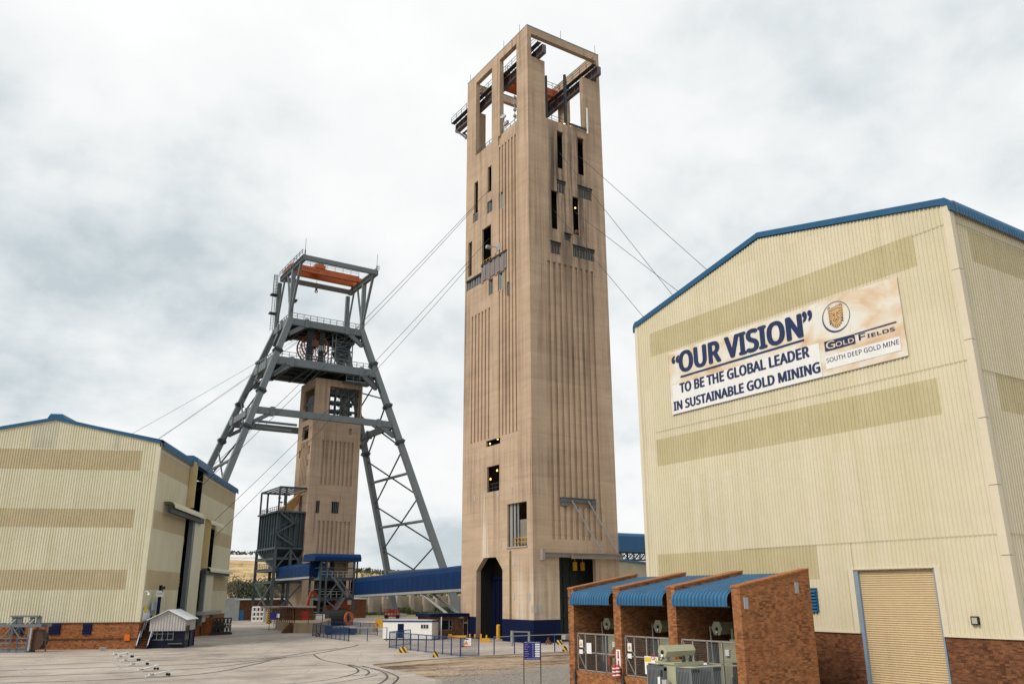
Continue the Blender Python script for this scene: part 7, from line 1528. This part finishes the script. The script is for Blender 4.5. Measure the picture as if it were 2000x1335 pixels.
for s in (0, 1):
    e0 = kA - kd2 * .3 + kd1 * (kw + .3 if s else -.3) + V((0, 0, zke - .12)); r0 = kA - kd2 * .3 + kd1 * kw * .5 + V((0, 0, zkr + .04)); b = MB(); b.prism([e0, r0, r0 + V((0, 0, .08)), e0 + V((0, 0, .08))], kd2 * (kdp + .6)); b.build('roof_sheet', ZINCW, ki)
for s in (0.02, .45, .98): b = MB(); b.obox(kA + kd1 * kw * s - kd1 * .06, kd1 * .12, kd2 * .12, V((0, 0, zk))); b.build('post', NAVY, ki)
for d in (kdp * .5, kdp - .12): b = MB(); b.obox(ka + kd2 * d + kd1 * .01, kd1 * .1, kd2 * .12, V((0, 0, zk))); b.build('post', NAVY, ki)
b = MB(); b.obox(ka + kd1 * .02 + kd2 * .2 + V((0, 0, .9)), kd1 * .03, kd2 * 2.0, V((0, 0, 1.6))); b.build('pane', GLASS, ki)
b = MB()
for k in range(5): b.obox(kA + kd1 * (.2 + .62 * k) + kd2 * .3 + V((0, 0, .9)), kd1 * .05, kd2 * .05, V((0, 0, 1.3)))
for z in (.9, 1.55, 2.2): b.obox(kA + kd1 * .2 + kd2 * .3 + V((0, 0, z)), kd1 * 2.5, kd2 * .05, V((0, 0, .05)))
b.build('window_bars', STEEL_L, ki)
b = MB(); b.obox(kA + kd1 * kw * .56 + V((0, 0, .45)), kd1 * kw * .42, kd2 * .5, V((0, 0, .07))); b.build('bench', STEEL, ki)
# big grey steel frame (conveyance cage) at the left edge
fa, fb_ = V((*G(-28, 1274).xy, 0)), V((*G(52, 1273.5).xy, 0)); fd = (fb_ - fa); FL = fd.length; fd.normalize(); fn = V((-fd.y, fd.x, 0)); fn = fn if fn.dot(_fy) > 0 else -fn
fz = lambda y: PN(30, y, fb_, fn).z
cg = T('shaft_cage', 'grey steel shaft cage frame standing against the brick plinth', 'cage', (fa + fb_) / 2)
zm, ztp2 = fz(1221), fz(1203); dp_ = 1.5
for d in (0, dp_):
    b = MB(); o = fn * d
    b.bar(fa + o + V((0, 0, .15)), fb_ + o + V((0, 0, .15)), .22, .3); b.bar(fa + o + V((0, 0, zm)), fb_ + fd * (1.2 if d == 0 else 1.5) + o + V((0, 0, zm)), .22, .3)
    for f_ in (0, .55, 1): q = fa.lerp(fb_, f_) + o; b.bar(q, q + V((0, 0, zm)), .22)
    for f0, f1 in ((.55, 1), (.55, .1)): b.bar(fa.lerp(fb_, f0) + o + V((0, 0, zm - .1)), fa.lerp(fb_, f1) + o + V((0, 0, .3)), .12)
    b.build('side_frame', STEEL, cg)
b = MB()
for f_ in (0, .3, .55, .8, 1):
    q = fa.lerp(fb_, f_); b.bar(q + V((0, 0, .15)), q + fn * dp_ + V((0, 0, .15)), .2); b.bar(q + V((0, 0, zm)), q + fn * dp_ + V((0, 0, zm)), .18)
b.build('cross_member', STEEL, cg)
b = MB()
for f_ in (.42, .56, .86, 1.02):
    q = fa.lerp(fb_, f_) + fn * dp_ * .5; b.obox(q + V((0, 0, zm)), fd * .5, fn * .2, V((0, 0, ztp2 - zm)))
b.bar(fa.lerp(fb_, .38) + fn * dp_ * .5 + V((0, 0, ztp2)), fa.lerp(fb_, 1.1) + fn * dp_ * .5 + V((0, 0, ztp2)), .3, .18)
b.build('head_frame', STEEL, cg)
b = MB()
for f_ in (.34, .42, .78, .88): q = fa.lerp(fb_, f_) + fn * dp_ * .3; b.bar(q + V((0, 0, zm + .1)), q + fd * .55 + V((0, 0, ztp2 - .3)), .08)
b.build('guide_rod', M('polished_rod', (.6, .6, .6), .3, metal=.5), cg)
b = MB()
for f0, f1 in ((.3, .58), (.74, .98)):
    a, c = fa.lerp(fb_, f0) - fn * .14, fa.lerp(fb_, f1) - fn * .14
    for z in (.5, 1.0, 1.5): b.bar(a + V((0, 0, z)), c + V((0, 0, z)), .08)
    b.bar(a + V((0, 0, .2)), a + V((0, 0, 1.55)), .08); b.bar(c + V((0, 0, .2)), c + V((0, 0, 1.55)), .08)
b.build('gate_panel', STEEL, cg)
b = MB(); q = fb_ + fd * .25 + fn * .2; prof = [(0, .2), (.9, .35), (1.25, .9), (1.25, 1.6), (.8, 2.35), (0, 2.4)]
b.prism([q + fd * x + V((0, 0, z)) for x, z in prof], fn * 1.1); b.build('curved_guard', M('brown_guard', (.06, .03, .018), .7), cg)
b = MB(); b.obox(fb_ + fd * -.1 - fn * .1 + V((0, 0, .2)), fd * .35, fn * .1, V((0, 0, 2.4))); b.build('end_plate', STEEL_L, cg)
b = MB(); q = fb_ + fd * 2.0; b.bar(q + V((0, 0, .1)), q + fd * -.35 + V((0, 0, zm)), .12); b.bar(fb_ + fd * 1.4 + V((0, 0, 1.4)), q + V((0, 0, 1.2)), .1); b.build('tail_brace', STEEL_D, cg)
# dark lattice conveyance lying by the long wall
ra, rb = V((*G(414, 1240).xy, 0)), V((*G(449, 1238).xy, 0)); d = (rb - ra); RLn = d.length; d.normalize(); n_v = V((-d.y, d.x, 0)); hR = ZAT(430, 1207, ra) ; dr = T('lattice_frame', 'black lattice steel frame on skids beside the long cream wall', 'frame', (ra + rb) / 2)
b = MB()
for o in (0, 1.6):
    for z in (.35, hR * .55, hR): b.bar(ra + n_v * o + V((0, 0, z)), rb + n_v * o + V((0, 0, z)), .16)
    for k in range(6): q = ra.lerp(rb, k / 5) + n_v * o; b.bar(q + V((0, 0, .2)), q + V((0, 0, hR)), .14); 
    for k in range(5): q, q2 = ra.lerp(rb, k / 5) + n_v * o, ra.lerp(rb, (k + 1) / 5) + n_v * o; b.bar(q + V((0, 0, .35)), q2 + V((0, 0, hR)), .09); b.bar(q2 + V((0, 0, .35)), q + V((0, 0, hR)), .09)
b.build('frame', M('black_green_steel', (.02, .026, .022), .7), dr)
b = MB(); b.bar(ra - d * .6 + V((0, 0, .12)), rb + d * .3 + V((0, 0, .12)), .3, .2); b.bar(ra + n_v * 1.6 + V((0, 0, .12)), rb + d * 1.8 + n_v * 1.6 + V((0, 0, .12)), .3, .2); b.build('skid', BLACK, dr)
b = MB(); random.seed(5)
for k in range(26):
    q = ra + d * random.uniform(.3, RLn - .5) + n_v * random.uniform(.2, 1.4) + V((0, 0, random.uniform(.5, hR - .3))); b.ring(q, (random.uniform(-1, 1), random.uniform(-1, 1), random.uniform(-.4, .4)), .22, .34, .08, 10)
b.build('cable_coils', BLACK, dr)
# concrete wall pier beside the kiosk, small blocks
b = MB(); q = LC + DB * LRp(392, 1215)[0] + NB * .1; b.obox(q, DB * 7, NB * 1.6, V((0, 0, 2.6))); tag(b.build('loading_block', BRKL), 'brick loading block under the ledge of the long wall', 'block')
b = MB(); p = G(200, 1270.5); b.box(p - V((.3, .3, 0)), p + V((.3, .2, .4))); tag(b.build('kerb_stone', CONC), 'small white stone at the foot of the brick plinth', 'stone')
# rails sunk in the concrete
RAIL = M('rail_steel', (.07, .055, .046), .6, .3, 1.5)
def spline(pts, n=8):
    P = [V((*G(*q).xy, 0)) for q in pts]; out = []
    for i in range(len(P) - 1):
        p0, p1, p2, p3 = P[max(i - 1, 0)], P[i], P[i + 1], P[min(i + 2, len(P) - 1)]
        for k in range(n):
            t = k / n; out.append(.5 * ((2 * p1) + (p2 - p0) * t + (2 * p0 - 5 * p1 + 4 * p2 - p3) * t * t + (3 * p1 - p0 - 3 * p2 + p3) * t ** 3))
    return out + [P[-1]]
def rail(pts, lab, wd=.14):
    c = spline(pts); r = T('rail', lab, 'rail', (c[0] + c[-1]) / 2, 'rails sunk in the concrete yard')
    for off, w2, mat, z, nm in ((0, wd * .62, RAIL, .012, 'rail_head'), (wd * .62 + .04, .10, M('flangeway', (.06, .05, .044), .9), .006, 'flangeway')):
        b = MB(); L, R2 = [], []
        for i, p in enumerate(c):
            t = (c[min(i + 1, len(c) - 1)] - c[max(i - 1, 0)]).normalized(); nn = V((-t.y, t.x, 0)); L.append(p + nn * (off + w2 / 2) + V((0, 0, z))); R2.append(p + nn * (off - w2 / 2) + V((0, 0, z)))
        for i in range(len(c) - 1): b.quad(R2[i], R2[i + 1], L[i + 1], L[i])
        b.build(nm, mat, r)
rails = [([(-40, 1284), (110, 1282), (250, 1279), (420, 1274)], 'farthest straight sunken rail running past the brick plinth'),
 ([(-40, 1301), (120, 1296.5), (264, 1290), (430, 1286.5), (535, 1283), (605, 1272.5), (660, 1265)], 'second sunken rail from the plinth, bending to the yard centre'),
 ([(-40, 1310), (120, 1305), (240, 1301.5), (430, 1293.5), (552, 1283.5), (622, 1275), (692, 1261), (700, 1258)], 'third sunken rail from the plinth, reaching the yard centre'),
 ([(-40, 1322), (130, 1317), (264, 1312), (360, 1306), (430, 1301), (505, 1291), (560, 1283)], 'fourth sunken rail from the plinth passing the trolleys'),
 ([(-40, 1334), (150, 1329), (288, 1323), (384, 1316), (444, 1308), (500, 1296), (530, 1289)], 'nearest long sunken rail on the left of the yard'),
 ([(612, 1277), (616, 1281), (630, 1288), (663, 1295), (690, 1300), (714, 1307), (719, 1313), (712, 1318)], 'sunken rail curving right from the yard centre'),
 ([(480, 1343), (587, 1333), (657, 1324), (692, 1315), (701, 1310), (697, 1304), (679, 1298)], 'tight curved sunken rail looping near the photo bottom'),
 ([(560, 1346), (650, 1333), (700, 1325), (738, 1318)], 'faint short sunken rail below the looping curve'),
 ([(678, 1297), (736, 1306), (771, 1318), (775, 1325), (762, 1337), (740, 1347)], 'outer curved sunken rail beside the dirt patch'),
 ([(705, 1299), (745, 1311), (755, 1321), (745, 1331), (722, 1342)], 'inner curved sunken rail beside the dirt patch'),
 ([(717, 1280.5), (780, 1278.5), (844, 1276.5), (1000, 1270)], 'straight sunken rail running under the blue mesh fence'),
 ([(500, 1302), (600, 1299), (690, 1297)], 'straight joint rail across the pale slab at yard centre')]
for i, (pts, lab) in enumerate(rails): rail(pts, lab, .22 if i < 5 else .09)
# six white rail stops with a small wheel
stops = [((219, 1280), (251, 1277), 'farthest'), ((228, 1285), (260, 1281), 'second farthest'), ((237, 1292), (273, 1287.5), 'third farthest'), ((252, 1299.5), (290, 1295.5), 'third nearest'), ((266, 1312), (308, 1305), 'second nearest'), ((287, 1322), (331, 1316.5), 'nearest')]
for (a, c, lab) in stops:
    pa, pb = V((*G(*a).xy, 0)), V((*G(c[0], c[1] + 2).xy, 0)); d = pb - pa
    s = T('rail_trolley', 'white two-wheeled rail trolley lying on the tracks, the ' + lab + ' from the camera' if lab != 'x' else '', 'trolley', pa.lerp(pb, .5), 'white rail trolleys')
    b = MB(); b.bar(pa + d * .3 + V((0, 0, .16)), pa + d * 1.0 + V((0, 0, .34)), .16, .13); b.build('draw_bar', WHITE, s)
    b = MB(); q = pa + d * .1; b.box(q - V((.28, .22, 0)), q + V((.28, .22, .12))); b.tube(q + V((0, 0, .1)), q + V((0, 0, .32)), .12, 8, .05); b.build('anchor_foot', M('pale_concrete', (.52, .50, .47), .8), s)
    b = MB(); q = pa + d * .93; nn = V((-d.y, d.x, 0)).normalized(); b.tube(q - nn * .2 + V((0, 0, .13)), q - nn * .12 + V((0, 0, .10)), .10, 12); b.tube(q + nn * .12 + V((0, 0, .13)), q + nn * .2 + V((0, 0, .10)), .10, 12); b.tube(q - nn * .2 + V((0, 0, .13)), q + nn * .2 + V((0, 0, .13)), .04, 6); b.build('wheel', RUBBER, s)
    b = MB(); b.bar(pa + d * .12 + V((0, 0, .1)), pa + d * .34 + V((0, 0, .2)), .07); b.build('chain', RUST, s)

# ================================================================== vegetation and hills
LEAFS = [M('leaf_dark', (.028, .045, .018), .8, .35, 1.0), M('leaf_olive', (.060, .068, .026), .8, .35, 1.0), M('twig_brown', (.115, .082, .055), .9, .3, 1.0)]
BARK = M('bark', (.07, .05, .035), .95, .3, 2.0)
def tree(px, py_base, dist_Y, h, wd, kind, lab, name='tree', seed=0, dens=900):
    rnd = random.Random(seed * 77 + 5); g = PY(px, py_base, dist_Y); o = V((g.x, dist_Y, 0)); t = T(name, lab, 'tree', o, 'trees beyond the yard')
    b = MB(); tips = []
    b.tube(o, o + V((0, 0, h * .45)), h * .03, 7, h * .018)
    for k in range(9):
        a = rnd.uniform(0, 6.28); z0 = h * rnd.uniform(.2, .5); q = o + V((math.cos(a) * wd * rnd.uniform(.2, .42), math.sin(a) * wd * rnd.uniform(.2, .42), h * rnd.uniform(.55, .95))); b.tube(o + V((0, 0, z0)), q, h * .014, 5, h * .004); tips.append(q)
        if kind == 2:
            for j in range(4): q2 = q + V((rnd.uniform(-1, 1) * wd * .16, rnd.uniform(-1, 1) * wd * .16, rnd.uniform(0, .18) * h)); b.tube(o.lerp(q, rnd.uniform(.5, .9)) + V((0, 0, 0)), q2, h * .005, 4, h * .002)
    b.build('trunk', BARK, t); lf_ = MB()
    cl = []
    for k in range(16): a = rnd.uniform(0, 6.28); rr = math.sqrt(rnd.random()) * wd * .4; zz3 = h * rnd.uniform(.22, .9); rr *= (1.15 - (zz3 / h) ** 2 * .75); cl.append((o + V((math.cos(a) * rr, math.sin(a) * rr, zz3)), wd * rnd.uniform(.12, .22)))
    for k in range(dens):
        c, r = rnd.choice(cl); v_ = V((rnd.gauss(0, 1), rnd.gauss(0, 1), rnd.gauss(0, .8))); v_ = v_.normalized() * r * rnd.uniform(.5, 1.05); p = c + v_; s_ = wd * rnd.uniform(.018, .036) * (.6 if kind == 2 else 1)
        u = V((rnd.uniform(-1, 1), rnd.uniform(-1, 1), rnd.uniform(-1, 1))).normalized(); w_ = u.orthogonal().normalized(); lf_.quad(p - u * s_, p + w_ * s_ * .7, p + u * s_, p - w_ * s_ * .7)
    lf_.build('crown', LEAFS[kind], t)
trs = [(474, 252, 9.6, 13, 0, 'dense dark green tree in front, between winder house and ore bin'), (452, 262, 8.6, 12, 2, 'bare brown tree at the edge of the left winder house'), (496, 258, 8.9, 10, 0, 'dark green tree behind the white lattice gate'), (515, 268, 8.6, 11, 1, 'olive tree behind the left legs of the ore bin'),
       (541, 256, 8.2, 11, 2, 'bare brown tree seen between the ore bin legs'), (558, 264, 7.9, 9, 2, 'thin bare tree left of the shaft tower base'), (462, 300, 12.5, 16, 2, 'taller brown tree rising behind the dark green tree'), (530, 310, 11.2, 16, 1, 'olive tree behind the ore bin'),
       (711, 300, 15.5, 7.5, 0, 'narrow dark conifer above the conveyor gallery'), (739, 296, 14.0, 12, 2, 'bare tree above the conveyor gallery left of the headframe leg'), (770, 300, 14.0, 12, 1, 'olive tree behind the headframe rear leg'), (805, 300, 13.3, 12, 0, 'dark tree between the headframe legs'), (832, 305, 13.0, 14, 1, 'olive tree left of the headframe front leg'),
       (884, 300, 12.6, 14, 0, 'dark tree right of the headframe front leg'), (860, 310, 12.2, 14, 2, 'brown tree behind the headframe front leg')]
for i, (px, Y, h, wd, kind, lab) in enumerate(trs): tree(px, 1195, Y, h, wd, kind, lab, seed=i)
rnd = random.Random(4); bs = MB(); RWY2 = RWY - 2
for k in range(2600):
    x = rnd.uniform(x0_ if False else PY(640, 1200, RWY2).x, PY(930, 1200, RWY2).x); p = V((x, RWY2 - rnd.uniform(0, 5), 0)); s_ = rnd.uniform(.12, .3); hgt = rnd.uniform(.3, 1.3) * (1.6 if math.sin(x * .4) > .3 else .6)
    bs.quad(p + V((-s_, 0, 0)), p + V((s_, 0, 0)), p + V((s_ * 1.2, rnd.uniform(-.3, .3), hgt)), p + V((-s_ * .2, rnd.uniform(-.3, .3), hgt * 1.1)))
o = bs.build('undergrowth', M('weed_green', (.05, .075, .025), .9, .45, .6), kind='stuff'); o['label'] = 'green and brown weeds along the foot of the retaining wall'; o['category'] = 'weeds'
# straw-yellow terraced tailings dam on the horizon
STRAW = bpy.data.materials.new('straw_tailings'); STRAW.use_nodes = True; t = NT(STRAW.node_tree); co = t.n('ShaderNodeTexCoord', _out=3)
k1 = t.noise(t.mapping(co, (.02, .02, .42)), 1.0, 6, .6, .4); k2 = t.noise(co, .12, 5, .6)
c = t.ramp(t.math('ADD', t.math('MULTIPLY', k1, .6), t.math('MULTIPLY', k2, .4)), [(.36, (.19, .125, .06)), (.46, (.36, .26, .125)), (.56, (.46, .34, .18)), (.66, (.52, .43, .28))])
t.n('ShaderNodeOutputMaterial', Surface=t.n('ShaderNodeBsdfPrincipled', Base_Color=c, Roughness=.95))
D = 900.0
def at(px, py, dist): d = ray(px, py); return CAM + d * (dist / d.dot(_fy))
def hill(name, prof, depth, steps, mat, dist, jag=0.0):
    b = MB(); n = 160; rows = []; rn = random.Random(9)
    xs = [prof[0][0] + (prof[-1][0] - prof[0][0]) * i / n for i in range(n + 1)]
    def zof(x):
        for (xa, ya), (xb, yb2) in zip(prof, prof[1:]):
            if xa <= x <= xb: return at(x, ya + (yb2 - ya) * (x - xa) / (xb - xa), dist).z
        return at(x, prof[-1][1], dist).z
    for j, (f_, dd) in enumerate(steps):
        rows.append([V((*at(x, 1150, dist + dd).xy, zof(x) * f_ + (rn.uniform(-jag, jag) if j else 0))) for x in xs])
    m = n + 1; b.v = [p for r in rows for p in r]; b.f = [(j * m + i, j * m + i + 1, (j + 1) * m + i + 1, (j + 1) * m + i) for j in range(len(rows) - 1) for i in range(n)]
    return b.build(name, mat, kind='structure')
ter = []
for k in range(6): f0 = k / 6; ter += [(f0, k * 20), (f0 + .15, k * 20 + 9), (f0 + .155, k * 20 + 20)]
ter += [(1.0, 130), (1.0, 320), (0, 420)]
hill('tailings_dam', [(-700, 1078), (300, 1081), (440, 1083), (500, 1086), (600, 1094), (680, 1101), (735, 1110), (800, 1122), (1100, 1128), (1500, 1124), (2600, 1120)], 400, ter, STRAW, D, .35)
hill('pale_bench', [(-700, 1085), (505, 1087), (512, 1140)], 100, [(.94, -6), (1.0, -2), (1.0, 3)], M('pale_tailings', (.52, .47, .42), .95, .2, .05), D + 128)
# wooded ridge on the dam and far woods
WOOD = M('far_wood', (.062, .068, .036), .95, .45, .03)  # lightened tone, the haze of distance mixed into the colour
wd_ = MB(); rnd = random.Random(12)
def scatter(prof, dist, spread, n, hmin, hmax):
    for k in range(n):
        x = rnd.uniform(prof[0][0], prof[-1][0])
        for (xa, ya), (xb, yb2) in zip(prof, prof[1:]):
            if xa <= x <= xb: y = ya + (yb2 - ya) * (x - xa) / (xb - xa)
        dd = dist + rnd.uniform(0, spread); p = at(x, y, dd); h = rnd.uniform(hmin, hmax); r = h * rnd.uniform(.35, .6)
        for j in range(5):
            q = p + V((rnd.uniform(-r, r), rnd.uniform(-r, r), rnd.uniform(-.2, .6) * h)); s_ = r * rnd.uniform(.4, .75); vs = [q + V((math.cos(a) * s_ * rnd.uniform(.7, 1.1), math.sin(a) * s_ * rnd.uniform(.7, 1.1), rnd.uniform(-.3, .2) * s_)) for a in (0, 1.26, 2.5, 3.8, 5.0)]
            top, bot = q + V((0, 0, s_ * rnd.uniform(.6, 1))), q - V((0, 0, s_ * .6)); m = len(wd_.v); wd_.v += vs + [top, bot]; wd_.f += [(m + i, m + (i + 1) % 5, m + 5) for i in range(5)] + [(m + (i + 1) % 5, m + i, m + 6) for i in range(5)]
scatter([(-300, 1076), (505, 1081)], D + 240, 60, 520, 3, 5.5)
scatter([(640, 1110), (735, 1118), (830, 1121), (930, 1122)], 620, 60, 200, 2, 4.5)
scatter([(420, 1150), (640, 1152)], 360, 60, 260, 2.5, 5.5)
scatter([(640, 1150), (940, 1150)], 420, 60, 260, 3, 7)
scatter([(940, 1150), (2300, 1140)], 500, 80, 260, 6, 14)
o = wd_.build('far_wood', WOOD, kind='stuff'); o['label'] = 'far dark wood along the hills behind the mine yard'; o['category'] = 'wood'
